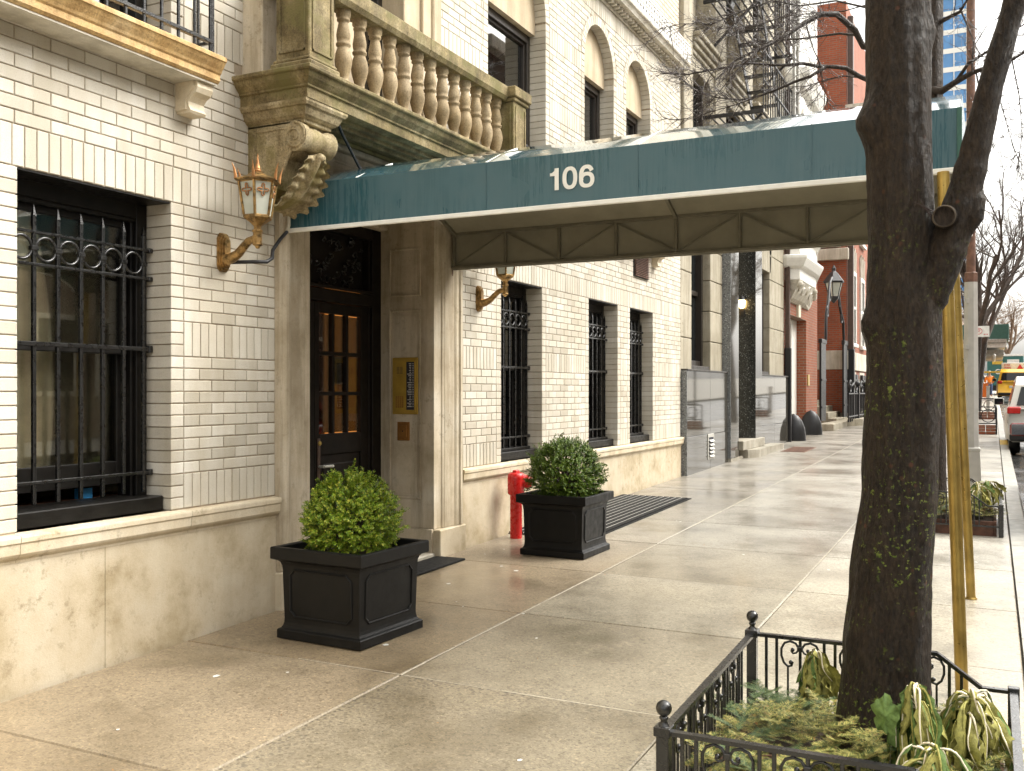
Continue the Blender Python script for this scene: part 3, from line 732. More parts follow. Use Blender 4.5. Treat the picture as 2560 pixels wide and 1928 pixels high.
for (xa, xb, first) in ((DO0 + .145, XM - .003, False), (XM + .003, DO1 - .145, True)):
    d = MB(); y0, y1 = ym + .03, ym + .08; pa, pb = xa + .085, xb - .13 if first else xb - .085
    if first: pa, pb = 6.665, 7.27
    zb0, zb1 = 1.235, 2.265
    d.bbox(xa, pa, y0, y1, .16, 2.355, .004); d.bbox(pb, xb, y0, y1, .16, 2.355, .004); d.bbox(pa, pb, y0, y1, zb1, 2.355, .004); d.bbox(pa, pb, y0, y1, .16, .34, .004); d.bbox(pa, pb, y0, y1, 1.06, zb0, .004); d.bbox(pa, pb, y0 + .018, y1 - .018, .34, 1.06, .004)
    d.bbox(pa + .06, pb - .06, y0 + .006, y1, .42, .98, .012)
    lf = d.build('door_leaf', M['door_paint'], bld); w3 = (pb - pa)
    mu = MB()
    for i in (1, 2):
        xx = pa + w3 * i / 3; mu.bbox(xx - .016, xx + .016, y0, y1, zb0, zb1, .004); zz = zb0 + (zb1 - zb0) * i / 3; mu.bbox(pa, pb, y0 + .002, y1 - .002, zz - .016, zz + .016, .004)
    mu.build('glazing_bars', M['door_paint'], lf)
    for i in range(3):
        for j in range(3):
            MB().box(pa + w3 * i / 3 + .01, pa + w3 * (i + 1) / 3 - .01, y0 + .02, y0 + .025, zb0 + (zb1 - zb0) * j / 3 + .01, zb0 + (zb1 - zb0) * (j + 1) / 3 - .01).build('pane', M['pane'], lf)
    if first:
        h = MB(); h.bbox(6.628, 6.668, y0 - .012, y0, .86, 1.2, .004); h.build('lock_plate', M['downpipe'], lf)
        h = MB(); h.tube([(6.648, y0 - .01, .965), (6.648, y0 - .06, .965)], .012, 8); h.tube([(6.648, y0 - .06, .965), (6.70, y0 - .062, .965), (6.775, y0 - .06, .962)], [.012, .011, .014], 8); h.build('handle', M['grey_post'], lf)
        lk = MB().lathe([(.018, 0), (.02, .01), (.012, .014)], (0, 0, 0)).build('lock_cylinder', M['plaque'], lf, world=False)
        lk.rotation_euler = (R(90), 0, 0); lk.location = (6.648 - 2, y0 - .012, 1.16)
lb = MB(); lb.quad((DO0 - .3, 2.0, 0), (DO1 + .6, 2.0, 0), (DO1 + .6, 2.0, 3), (DO0 - .3, 2.0, 3))
lb.quad((DO1 + .6, .8, 0), (DO1 + .6, 2, 0), (DO1 + .6, 2, 3), (DO1 + .6, .8, 3)); lb.quad((DO0 - .3, .8, 3), (DO1 + .6, .8, 3), (DO1 + .6, 2, 3), (DO0 - .3, 2, 3)); lb.quad((DO0 - .3, .8, .15), (DO1 + .6, .8, .15), (DO1 + .6, 2, .15), (DO0 - .3, 2, .15))
lb.build('lobby', M['lobby_glow'], fo)  # lobby walls glow themselves, standing in for the light of lamps inside
lp = MB(); lp.bbox(7.1, 7.16, 1.6, 1.99, .2, 2.95, .01); lp.bbox(7.75, 7.82, 1.4, 1.99, .2, 2.95, .01); lp.bbox(6.2, 8.0, 1.93, 1.99, .9, .98, .01); lp.build('lobby_trim', M['brown_steel'], fo)
nt_ = MB().box(6.93, 7.06, YD + .085, YD + .087, 1.66, 1.90); nto = nt_.build('door_notice', M['cream_paint'], bld)
nl = MB()
for i in range(9): nl.box(6.945, 7.045 - .02 * (i % 3), YD + .0835, YD + .0845, 1.68 + i * .022, 1.686 + i * .022)
nl.build('notice_print', M['dark_cloth'], nto)
# intercom and bell plate on the right reveal (face -x)
ip = thing('intercom_panel', 'brass intercom panel with black name directory on the door reveal', 'intercom', (DO1, .29, 1.39))
f = MB(); x1 = DO1 - .002; x0 = x1 - .022
f.bbox(x0, x1, .155, .425, 1.39, 1.905, .006); fo_ = f.build('case', M['brass_panel'], ip)
MB().bbox(x0 - .006, x0 + .001, .172, .408, 1.41, 1.885, .003).build('face_plate', M['brass_panel'], ip)
MB().bbox(x0 - .010, x0 - .004, .185, .268, 1.43, 1.865, .002).build('directory', M['dark_cloth'], ip)
l = MB(); rn = random.Random(5)
for i in range(26):
    z = 1.845 - i * .0155; a = rn.uniform(.0, .03)
    l.box(x0 - .0115, x0 - .0095, .208 + a * .3, .258 - a, z, z + .005); l.box(x0 - .0115, x0 - .0095, .19, .199, z, z + .005)
l.build('directory_print', M['sign_white'], ip)
g = MB()
for r_ in range(6):
    for c_ in (0, 1): g.box(x0 - .0075, x0 - .0055, .308 + c_ * .035, .335 + c_ * .035, 1.815 - r_ * .011, 1.819 - r_ * .011)
g.build('speaker_slots', M['dark_cloth'], ip)
k = MB()
for r_ in range(6):
    for c_ in range(4): k.bbox(x0 - .010, x0 - .005, .30 + c_ * .022, .316 + c_ * .022, 1.45 + r_ * .018, 1.463 + r_ * .018, .002)
k.build('buttons', M['copper_panel'], ip)
bp = thing('bell_plate', 'small copper bell plate below the brass intercom panel', 'doorbell', (DO1, .31, 1.15))
MB().bbox(DO1 - .018, DO1 - .002, .246, .376, 1.15, 1.32, .004).build('plate', M['copper_panel'], bp); MB().bbox(DO1 - .026, DO1 - .016, .272, .35, 1.18, 1.29, .004).build('inset', M['copper_panel'], bp); MB().bbox(DO1 - .030, DO1 - .025, .305, .317, 1.23, 1.242, .002).build('button', M['black_paint'], bp)
mt = MB().bbox(DO0 + .05, DO1 + .02, -.30, .3, .152, .163, .003)
mt = MB().bbox(6.1, 7.56, -.32, -.03, gz(6.8, -.2) + .006, gz(7.6, 0) + .012, .003).build('door_mat', M['rubber']); tag(mt, 'thin black rubber mat in front of the entrance', 'doormat')
# ================================================================== UPPER FRONT: arched windows, balcony, ledge, cornice
def arch_window(xa, xb, z0):
    c = (xa + xb) / 2; r = (xb - xa) / 2; n = 24; zt = 5.60; y = .19; fr = M['window_brown']
    w_ = MB()
    w_.bbox(xa + .002, xa + .07, y, y + .14, z0, zt, .004); w_.bbox(xb - .07, xb - .002, y, y + .14, z0, zt, .004); w_.bbox(xa + .07, xb - .07, y, y + .14, zt - .09, zt, .004); w_.bbox(xa + .07, xb - .07, y, y + .14, z0, z0 + .08, .004)
    w_.bbox(xa + .07, xa + .10, y + .03, y + .12, z0, zt - .09, .003); w_.bbox(xb - .10, xb - .07, y + .03, y + .12, z0, zt - .09, .003); w_.bbox(xa + .1, xb - .1, y + .03, y + .12, zt - .12, zt - .09, .003)
    w_.bbox(xa + .1, xb - .1, y + .02, y + .12, z0 + .72, z0 + .79, .004)
    fo = w_.build('window', fr, bld)
    MB().box(xa + .09, xb - .09, y + .06, y + .066, z0 + .06, zt - .1).build('pane', M['pane_dark'], fo)
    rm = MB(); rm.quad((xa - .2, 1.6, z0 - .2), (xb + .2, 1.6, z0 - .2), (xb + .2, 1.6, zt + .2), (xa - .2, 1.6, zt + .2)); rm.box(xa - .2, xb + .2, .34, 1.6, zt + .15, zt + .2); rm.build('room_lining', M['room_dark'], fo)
    curtain_mesh(xa + .45 * (xb - xa), xb - .08, .40, z0 + .1, zt - .1, .015, .07).build('curtain', M['white_paint'], fo)
    t = MB(); pts = [(c + (r - .003) * math.cos(math.pi * i / n), ZS + (r - .003) * math.sin(math.pi * i / n)) for i in range(n + 1)]
    pts = [(xb - .004, zt)] + pts + [(xa + .004, zt)]
    t.prism(pts, 'y', .125, .30); t.build('tympanum', M['plaster'], bld)
    MB().bbox(xa - .03, xb + .03, -.05, .25, z0 - .06, z0, .006).build('sill', M['sill_stone'], bld)
    g = MB(); g.bbox(xa + .005, xb - .005, .1, .125, z0 + .52, z0 + .55, .004)
    for i in range(9):
        x = xa + .05 + (xb - xa - .1) * i / 8; g.bbox(x - .007, x + .007, .105, .12, z0 + .02, z0 + .52, .002)
    g.build('guard_rail', M['iron'], fo)
for (a, b) in AR: arch_window(a, b, 3.77)
# window over the ledge
w_ = MB(); xa, xb = W1U; z0 = 3.66
for a, b in ((xa + .002, xa + .09), (xb - .09, xb - .002)): w_.bbox(a, b, .19, .34, z0, 6.3, .004)
w_.bbox(xa + .09, xb - .09, .19, .34, z0, z0 + .07, .004); w_.bbox(xa + .47, xa + .55, .2, .33, z0, 6.3, .004)
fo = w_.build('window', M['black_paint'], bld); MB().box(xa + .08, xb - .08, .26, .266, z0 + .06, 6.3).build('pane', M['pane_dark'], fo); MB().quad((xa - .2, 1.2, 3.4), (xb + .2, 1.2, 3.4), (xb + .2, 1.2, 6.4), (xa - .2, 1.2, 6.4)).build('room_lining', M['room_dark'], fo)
# balcony door in stone surround
sr = MB()
for (a, b, e) in ((D2[1] - .30, D2[1], -.05), (D2[0], D2[0] + .30, -.05)): sr.bbox(a, b, e, .3, 3.66, 6.4, .006)
sr.bbox(D2[1] - .16, D2[1] - .02, -.075, 0, 3.66, 6.4, .012); sr.bbox(D2[1] - .56, D2[1] - .30, -.02, .3, 3.66, 6.4, .006); sr.bbox(D2[0] + .3, D2[0] + .56, -.02, .3, 3.66, 6.4, .006)
sr.build('balcony_door_surround', M['plaster'], bld)
bd = MB(); a, b = D2[0] + .56, D2[1] - .56
for x0_, x1_ in ((a, a + .07), ((a + b) / 2 - .05, (a + b) / 2 + .05), (b - .07, b)): bd.bbox(x0_, x1_, .2, .3, 3.66, 6.4, .004)
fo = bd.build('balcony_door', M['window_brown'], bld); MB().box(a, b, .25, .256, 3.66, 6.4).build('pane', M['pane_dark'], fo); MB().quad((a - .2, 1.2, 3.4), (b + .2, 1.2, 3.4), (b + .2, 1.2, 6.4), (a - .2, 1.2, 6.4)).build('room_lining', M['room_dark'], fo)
# ---- balcony
BX0, BX1, BD = 4.95, 8.38, .645
def moulded_slab(prof, x0, x1, d, mat, name, parent):
    # prof: list of (inset, z) from bottom to top, swept round three sides
    mb = MB(); n = len(prof)
    vs = []
    for (i, z) in prof: vs += [(x0 + i, .05, z), (x0 + i, -(d - i), z), (x1 - i, -(d - i), z), (x1 - i, .05, z)]
    fs = []
    for j in range(n - 1):
        for k in range(3): fs.append((j * 4 + k, j * 4 + k + 1, (j + 1) * 4 + k + 1, (j + 1) * 4 + k))
    fs.append((0, 3, 2, 1)); fs.append(((n - 1) * 4, (n - 1) * 4 + 1, (n - 1) * 4 + 2, (n - 1) * 4 + 3))
    mb.add(vs, fs); return mb.build(name, mat, parent)
bal = moulded_slab([(.09, 3.487), (.085, 3.49), (.085, 3.555), (.07, 3.56), (.07, 3.572), (.055, 3.585), (.035, 3.605), (.022, 3.628), (.018, 3.64), (.006, 3.642), (.0, 3.65), (.0, 3.668), (.006, 3.674)], BX0, BX1, BD, M['balcony_stone'], 'balcony', bld)
so_ = MB(); so_.bbox(BX0 + .4, BX1 - .4, -.47, -.02, 3.46, 3.488, .004)
for y in (-.40, -.3, -.16): so_.bbox(BX0 + .42, BX1 - .42, y - .025, y, 3.435, 3.462, .004)
so_.build('soffit', M['balcony_stone'], bal)
RZ0, RZ1 = 4.255, 4.385
def pier(xc, yc, hw, z0, z1, nm):
    p = MB(); p.bbox(xc - hw, xc + hw, yc - hw, yc + hw, z0, z1, .006)
    for s in (1,):
        p.bbox(xc - hw - .03, xc + hw + .03, yc - hw - .03, yc + hw + .03, z0 - .001, z0 + .055, .012); p.bbox(xc - hw - .015, xc + hw + .015, yc - hw - .015, yc + hw + .015, z0 + .055, z0 + .08, .01)
    for sx in (-1, 1):   # raised panel borders on the outer faces
        x = xc + sx * hw
        for (ya, yb, za, zb) in ((yc - hw + .03, yc + hw - .03, z0 + .12, z0 + .135), (yc - hw + .03, yc - hw + .045, z0 + .12, z1 - .04), (yc + hw - .045, yc + hw - .03, z0 + .12, z1 - .04)): p.bbox(min(x, x + sx * .008), max(x, x + sx * .008), ya, yb, za, zb, .003)
    y = yc - hw
    for (xa_, xb_, za, zb) in ((xc - hw + .03, xc + hw - .03, z0 + .12, z0 + .135), (xc - hw + .03, xc - hw + .045, z0 + .12, z1 - .04), (xc + hw - .045, xc + hw - .03, z0 + .12, z1 - .04)): p.bbox(xa_, xb_, y - .008, y, za, zb, .003)
    po = p.build(nm, M['balcony_stone'], bal)
    c = MB(); c.bbox(xc - hw - .04, xc + hw + .04, yc - hw - .04, yc + hw + .04, z1 + .035, z1 + .13, .008); c.bbox(xc - hw - .02, xc + hw + .02, yc - hw - .02, yc + hw + .02, z1, z1 + .036, .008); c.build('pier_cap', M['balcony_stone'], po)
pier(5.175, -.435, .135, 3.674, RZ0, 'pier'); pier(8.155, -.435, .135, 3.674, RZ0, 'pier')
for x0_, x1_ in ((5.06, 5.33), (8.0, 8.27)): MB().bbox(x0_, x1_, -.17, .02, 3.674, RZ0 + .1, .008).build('wall_pier', M['door_stone'], bal)
rl = MB()
for (a, b) in ((5.35, 6.62), (6.626, 7.98)):
    rl.prism([(-.53, RZ0 + .035), (-.53, RZ1 - .006), (-.525, RZ1), (-.345, RZ1), (-.34, RZ1 - .006), (-.34, RZ0 + .035), (-.36, RZ0), (-.51, RZ0)], 'x', a, b)
rl.build('handrail', M['balcony_stone'], bal)
ret = MB()
for x in (5.175, 8.155): ret.bbox(x - .09, x + .09, -.30, -.16, RZ0, RZ1 - .01, .008)
ret.build('return_rail', M['balcony_stone'], bal)
pf = [(.062, 0), (.062, .035), (.055, .04), (.058, .055), (.045, .075), (.034, .095), (.036, .12), (.050, .165), (.060, .21), (.062, .245), (.054, .285), (.043, .315), (.040, .325), (.052, .335), (.052, .35), (.042, .358), (.048, .38), (.050, .41), (.043, .45), (.036, .485), (.033, .50), (.045, .508), (.046, .52), (.040, .528), (.052, .54), (.054, .581)]
bm_ = MB().lathe(pf, (0, 0, 0), 16); bo = bm_.build('baluster', M['baluster_stone'], bal, world=False)
nb = 14
for i in range(nb):
    o = bo if i == 0 else obj('baluster', bo.data, bal)
    o.location = (5.40 + (7.93 - 5.40) * i / (nb - 1) - 2, -.435, 3.674); o.rotation_euler = (0, 0, i * .7)
MB().bbox(5.31, 8.02, -.50, -.37, 3.6735, 3.69, .004).build('baluster_kerb', M['balcony_stone'], bal)
# consoles
def console(x0, x1):
    c = MB(); body = [(.05, 3.37), (-.44, 3.37), (-.45, 3.26), (-.40, 3.17), (-.335, 3.13), (-.30, 3.07), (-.27, 3.0), (-.235, 2.945), (-.17, 2.91), (-.08, 2.89), (.05, 2.88)]
    c.prism(body, 'x', x0 + .03, x1 - .03)
    c.bbox(x0 + .022, x0 + .031, -.38, -.07, 3.325, 3.335, .002); c.bbox(x0 + .022, x0 + .031, -.075, -.065, 3.02, 3.335, .002); c.bbox(x0 + .022, x0 + .031, -.385, -.375, 3.2, 3.335, .002)
    co = c.build('console', M['console_stone'], bal)
    ab = moulded_slab([(.09, 3.355), (.085, 3.36), (.085, 3.378), (.07, 3.384), (.05, 3.40), (.035, 3.43), (.03, 3.45), (.015, 3.452), (.005, 3.47), (.005, 3.489)], x0 - .055, x1 + .055, .56, M['console_stone'], 'abacus', co)
    v = MB(); yc, zc = -.415, 3.265
    for i in range(24):
        pass
    ln = 5; xs_ = [x0 + .005, x0 + .06, x0 + .10, (x0 + x1) / 2, x1 - .10, x1 - .06, x1 - .005]; rr = [.098, .096, .078, .088, .078, .096, .098]
    n = 20; vs = []
    for xx, r in zip(xs_, rr): vs += [(xx, yc + r * math.cos(6.2832 * k / n), zc + r * math.sin(6.2832 * k / n)) for k in range(n)]
    fs = [(j * n + k, j * n + (k + 1) % n, (j + 1) * n + (k + 1) % n, (j + 1) * n + k) for j in range(len(xs_) - 1) for k in range(n)]
    v.add(vs, fs, True); v.add(vs[:n], [tuple(range(n))]); v.add(vs[-n:], [tuple(range(n))[::-1]])
    for xx in (x0 + .004, x1 - .004):
        v.tube([(xx, yc + (.094 - .0042 * k) * math.cos(.55 * k + 1.6), zc + (.094 - .0042 * k) * math.sin(.55 * k + 1.6)) for k in range(22)], [.011 - .0003 * k for k in range(22)], 6)
    v.tube([(x0 + .012, -.39, 3.19), (x0 + .012, -.335, 3.10), (x0 + .012, -.285, 2.99), (x0 + .012, -.23, 2.93), (x0 + .012, -.12, 2.905)], .014, 6)
    v.build('volute', M['console_stone'], co)
    lf = MB(); xm = (x0 + x1) / 2; path = [(-.455, 3.175), (-.445, 3.13), (-.415, 3.08), (-.385, 3.03), (-.35, 2.98), (-.305, 2.93), (-.245, 2.888), (-.17, 2.862), (-.09, 2.858), (-.03, 2.875)]
    ns, nt2 = 54, 30; vs = []
    for a in range(ns + 1):
        s_ = a / ns; q = s_ * (len(path) - 1); k = min(int(q), len(path) - 2); f_ = q - k; y = path[k][0] + (path[k + 1][0] - path[k][0]) * f_; z = path[k][1] + (path[k + 1][1] - path[k][1]) * f_
        ty, tz = path[k + 1][0] - path[k][0], path[k + 1][1] - path[k][1]; L = math.hypot(ty, tz); ny, nz = tz / L, -ty / L
        if ny > 0: ny, nz = -ny, -nz
        lobe = abs(math.sin(math.pi * 8 * s_ + .3)); w = (.07 + .115 * math.sin(math.pi * min(1, s_ * .85 + .12))) * (.74 + .26 * lobe ** .6)
        for b in range(nt2 + 1):
            u = b / nt2 * 2 - 1; rid = .010 * math.cos(u * 11) * (1 - s_ * .3) + .013 * math.cos(8 * 2 * math.pi * s_ + .6 + 4.0 * abs(u)) * abs(u)
            out = .030 * (1 - u * u) + rid + .026 * abs(u) ** 5
            vs.append((xm + u * w, y + ny * out, z + nz * out - .035 * abs(u) ** 2))
    lf.add(vs, [(a * (nt2 + 1) + b, a * (nt2 + 1) + b + 1, (a + 1) * (nt2 + 1) + b + 1, (a + 1) * (nt2 + 1) + b) for a in range(ns) for b in range(nt2)], True)
    lf.tube([(xm, path[k][0] - .035, path[k][1]) for k in range(8)], [.016, .02, .02, .018, .016, .014, .012, .008], 8)
    lf.ball((xm + .02, -.475, 3.15), .042, 12, 8, .8)
    lf.build('acanthus_leaf', M['console_stone'], co)
console(5.08, 5.43); console(7.90, 8.25)
cb = MB(); cb.tube([(5.52, -.45, 3.44), (5.6, -.42, 3.40), (5.75, -.38, 3.33), (5.9, -.35, 3.24), (6.1, -.33, 3.18), (6.5, -.33, 3.16)], .012, 6); cb.build('conduit', M['cable'], bal)
# ---- ledge over the first window with its bracket and iron guard
lg = MB(); LX1 = 4.62
lg.prism([(.02, 3.50), (-.20, 3.50), (-.215, 3.515), (-.215, 3.55), (-.225, 3.56), (-.232, 3.575), (-.25, 3.60), (-.262, 3.62), (-.27, 3.625), (-.27, 3.648), (-.262, 3.655), (.05, 3.66)], 'x', X0, LX1)
lgo = lg.build('window_ledge', M['ledge_stone'], bld)
MB().box(X0, LX1 - .01, -.195, .02, 3.488, 3.499).build('ledge_soffit', M['pale_stone'], lgo)
for x0_, x1_ in ((2.98, 3.13), (4.47, 4.60)):
    b_ = MB(); b_.prism([(.02, 3.487), (-.17, 3.487), (-.175, 3.45), (-.16, 3.42), (-.125, 3.40), (-.10, 3.37), (-.105, 3.335), (-.12, 3.315), (-.11, 3.30), (.02, 3.30)], 'x', x0_, x1_); b_.prism([(.02, 3.486), (-.15, 3.486), (-.155, 3.45), (-.11, 3.41), (-.085, 3.37), (-.09, 3.32), (.02, 3.31)], 'x', x0_ - .012, x0_); b_.build('bracket', M['sill_stone'], lgo)
gr_ = thing('ledge_railing', 'black iron railing standing on the golden stone ledge', 'railing', (3.8, -.2, 3.66))
for x in [2.98 + .13 * i for i in range(13)]: MB().bbox(x - .008, x + .008, -.218, -.202, 3.66, 4.6, .002).build('bar', M['iron'], gr_)
for z in (3.735, 4.6): MB().bbox(2.0, 4.56, -.225, -.195, z - .012, z + .012, .003).build('rail', M['iron'], gr_)
MB().bbox(4.54, 4.565, -.222, -.197, 3.655, 4.7, .003).build('post', M['iron'], gr_)
for z in (3.735, 4.6): MB().bbox(4.54, 4.562, -.2, .01, z - .01, z + .01, .003).build('stay', M['iron'], gr_)
for y in (-.1,): MB().bbox(4.545, 4.56, y - .008, y + .008, 3.66, 4.6, .002).build('bar', M['iron'], gr_)
# ---- cornice with dentils and pierced balconette
cn = MB(); z = TOPZ
cn.prism([(.02, z), (-.03, z), (-.035, z + .02), (-.03, z + .03), (-.03, z + .085), (-.17, z + .085), (-.175, z + .10), (-.19, z + .13), (-.215, z + .15), (-.22, z + .17), (.02, z + .17)], 'x', X0, XE - .13)
cno = cn.build('cornice', M['pale_stone'], bld)
dm = MB().bbox(0, .05, -.11, -.02, 0, .05, .003); dm_o = None
for i in range(60):
    x = 8.3 + i * .115
    if x > XE - .2: break
    if dm_o is None: dm_o = dm.build('dentil', M['pale_stone'], cno, world=False); o = dm_o
    else: o = obj('dentil', dm_o.data, cno)
    o.location = (x - 2, 0, z + .033)
lt = MB(); zb = z + .17; x = 8.3
lt.bbox(8.0, XE - .2, -.215, -.195, zb + .005, zb + .03, .003); lt.bbox(8.0, XE - .2, -.22, -.19, zb + .27, zb + .30, .003)
while x < XE - .25:
    for (a, b) in (((x, zb + .03), (x + .12, zb + .15)), ((x + .12, zb + .03), (x, zb + .15)), ((x, zb + .15), (x + .12, zb + .27)), ((x + .12, zb + .15), (x, zb + .27))): lt.bar((a[0], -.205, a[1]), (b[0], -.205, b[1]), .014, .045)
    lt.bbox(x - .01, x + .01, -.213, -.197, zb + .03, zb + .27, .002); x += .12
lt.build('balconette_lattice', M['white_paint'], cno)
# ---- wall vent and its stone bracket, far end of the front
vt = MB(); vt.box(12.965, 13.6, -.02, .0, 3.21, 3.66)
vo = vt.build('air_vent', M['shutter_black'], bld)
for i in range(18): MB().prism([(-.02, 3.225 + i * .024), (-.045, 3.218 + i * .024), (-.045, 3.224 + i * .024), (-.02, 3.238 + i * .024)], 'x', 12.98, 13.585).build('louvre', M['brown_steel'], vo)
l2 = MB(); l2.prism([(.02, 3.66), (-.2, 3.66), (-.22, 3.68), (-.26, 3.76), (-.26, 3.79), (.05, 3.8)], 'x', 12.3, 14.15); lo2 = l2.build('window_ledge', M['sill_stone'], bld)
for x0_ in (12.45, 13.80):
    MB().prism([(.02, 3.659), (-.17, 3.659), (-.175, 3.60), (-.15, 3.56), (-.11, 3.54), (-.09, 3.49), (-.10, 3.44), (.02, 3.43)], 'x', x0_, x0_ + .15).build('bracket', M['sill_stone'], lo2)
# ================================================================== AWNING
AX0, AX1, AY1 = 5.48, 7.85, -4.35; AZ0, AZ1, AZT = 2.715, 3.05, 3.24; ACH = .45
aw = thing('entrance_awning', 'teal canvas entrance awning with white trim, numbered 106, on brass poles', 'awning', ((AX0 + AX1) / 2, -2.2, 0))
def wavy_side(x, mat, name, thick, ya=-.03, yb=AY1):
    m = MB(); n = 40; k = 4
    def P(i_, j_):
        y = ya + (yb - ya) * i_ / n; z = AZ0 + .028 + (AZ1 - AZ0 - .028) * j_ / k
        return (x + thick + (.005 * math.sin(y * 6.28 + 2.1) ** 2 + .003 * math.sin(y * 11.3 + j_ * .8)) * math.sin(math.pi * j_ / k), y, z)
    m.grid(P, n, k)
    return m.build(name, mat, aw)
wavy_side(AX0, M['awning_side'], 'side_valance', 0); wavy_side(AX1, M['awning_side'], 'side_valance', 0)
wavy_side(AX0, M['lining'], 'lining', .012); wavy_side(AX1, M['lining'], 'lining', -.012)
# roof: sloped margins and flat middle, sagging a little between the ribs
def roof(dz, mat, name):
    m = MB(); n = 80; sec = [(AX0, AZ1), (AX0 + ACH * .5, (AZ1 + AZT) / 2 + .012), (AX0 + ACH, AZT), ((AX0 + AX1) / 2, AZT + .03), (AX1 - ACH, AZT), (AX1 - ACH * .5, (AZ1 + AZT) / 2 + .012), (AX1, AZ1)]
    def P(i, j):
        y = -.03 + (AY1 + .03) * i / n; sg = .012 * math.sin(math.pi * ((y + .62) % 1.0)) ** 2 + .004 * math.sin(y * 2.1 + .3 * j); e = 0 if j in (0, 6) else sg * (.4 if j in (2, 4) else 1)
        return (sec[j][0] + (dz * .0), y, sec[j][1] - e - dz)
    m.grid(P, n, 6)
    return m.build(name, mat, aw)
roof(0, M['awning_top'], 'roof_canvas'); roof(.016, M['lining'], 'roof_lining')
fe = MB(); n = 16; ar = [((AX0 + AX1) / 2 - 1.1 * math.cos(math.pi * i / n), AZ0 + .02 + .22 * math.sin(math.pi * i / n)) for i in range(n + 1)]
top = [(AX0, AZ1), (AX0 + ACH, AZT), (AX1 - ACH, AZT), (AX1, AZ1)]
def topz(x): return AZ1 + (AZT - AZ1) * min(1, min(x - AX0, AX1 - x) / ACH)
pts = [(AX0, AZ0 + .02)] + ar + [(AX1, AZ0 + .02)]
for p, q in zip(pts, pts[1:]):
    fe.add([(p[0], AY1 - .006, p[1]), (q[0], AY1 - .006, q[1]), (q[0], AY1 - .002, topz(q[0])), (p[0], AY1 - .002, topz(p[0]))], [(0, 1, 2, 3)])
fe.build('front_panel', M['awning_side'], aw)
ft = MB(); ft.tube([(p[0], AY1 - .012, p[1]) for p in pts], .012, 6); ft.build('front_trim', M['white_trim'], aw)
MB().bbox(AX0 - .008, AX0 + .003, AY1 - .012, AY1 + .012, AZ0, AZ1, .002).build('corner_binding', M['shed_green'], aw)
for x, s in ((AX0, -1), (AX1, 1)):
    t = MB(); a, b = (x - .010, x + .012) if s < 0 else (x - .012, x + .010)
    t.bbox(a, b, AY1 - .01, -.02, AZ0, AZ0 + .030, .004); t.build('white_trim', M['white_trim'] if s < 0 else M['frame_tube'], aw)
sm = MB()
for y in (-.62, -1.62, -2.63, -3.62): sm.box(AX0 - .0018, AX0 - .0003, y - .0016, y + .0016, AZ0 + .03, AZ1)
sm.build('canvas_seam', M['awning_side'], aw)
for y in (-.62, -1.62, -2.63, -3.62):
    sm = MB(); sm.bar((AX0, y, AZ1 + .002), (AX0 + ACH * .5, y, (AZ1 + AZT) / 2 + .010), .007, .003); sm.bar((AX0 + ACH * .5, y, (AZ1 + AZT) / 2 + .010), (AX0 + ACH, y, AZT + .002), .007, .003); sm.build('roof_seam', M['white_trim'], aw)
# steel frame inside
for x, s in ((AX1, -1), (AX0, 1)):
    xi = x + s * .032; ys = [-.06 - i * (4.2 / 8) for i in range(9)]
    for z in (AZ0 + .02, AZ1 - .01): MB().bbox(xi - .013, xi + .013, -4.32, -.04, z - .013, z + .013, .003).build('rail', M['frame_tube'], aw)
    for i, y in enumerate(ys): MB().bbox(xi - .011, xi + .011, y - .012, y + .012, AZ0 + .033, AZ1 - .023, .003).build('strut', M['frame_tube'], aw)
    for i in range(8):
        a, b = ys[i], ys[i + 1]; za, zb_ = (AZ0 + .04, AZ1 - .03) if i % 2 == 0 else (AZ1 - .03, AZ0 + .04)
        MB().bar((xi, a - .012, za), (xi, b + .012, zb_), .012).build('brace', M['frame_tube'], aw)
for y in (-.08, -2.16, -4.28):
    r = MB()
    for p, q in zip([(AX0 + .03, AZ1 - .02), (AX0 + ACH, AZT - .04), (AX1 - ACH, AZT - .04), (AX1 - .03, AZ1 - .02)], [(AX0 + ACH, AZT - .04), (AX1 - ACH, AZT - .04), (AX1 - .03, AZ1 - .02)]): r.bar((p[0], y, p[1]), (q[0], y, q[1]), .026)
    r.build('rib', M['frame_tube'], aw)
for x in (AX0 + ACH, AX1 - ACH): MB().bbox(x - .012, x + .012, -4.3, -.04, AZT - .052, AZT - .03, .003).build('purlin', M['frame_tube'], aw)
for x in (AX0, AX1):
    MB().bbox(x - .022, x + .022, -.03, .0, AZ0 - .055, AZ0 + .01, .004).build('wall_bracket', M['brown_steel'], aw)
    z = gz(x, -4.362); p = MB(); p.tube([(x, -4.362, z - .003), (x, -4.362 + (.088 if x < 6 else .118), AZ0 + .01)], .031, 18); p.lathe([(.042, 0), (.042, .004), (.034, .010), (.033, .02)], (x, -4.362, z), 18); p.build('pole', M['brass_pole'], aw)
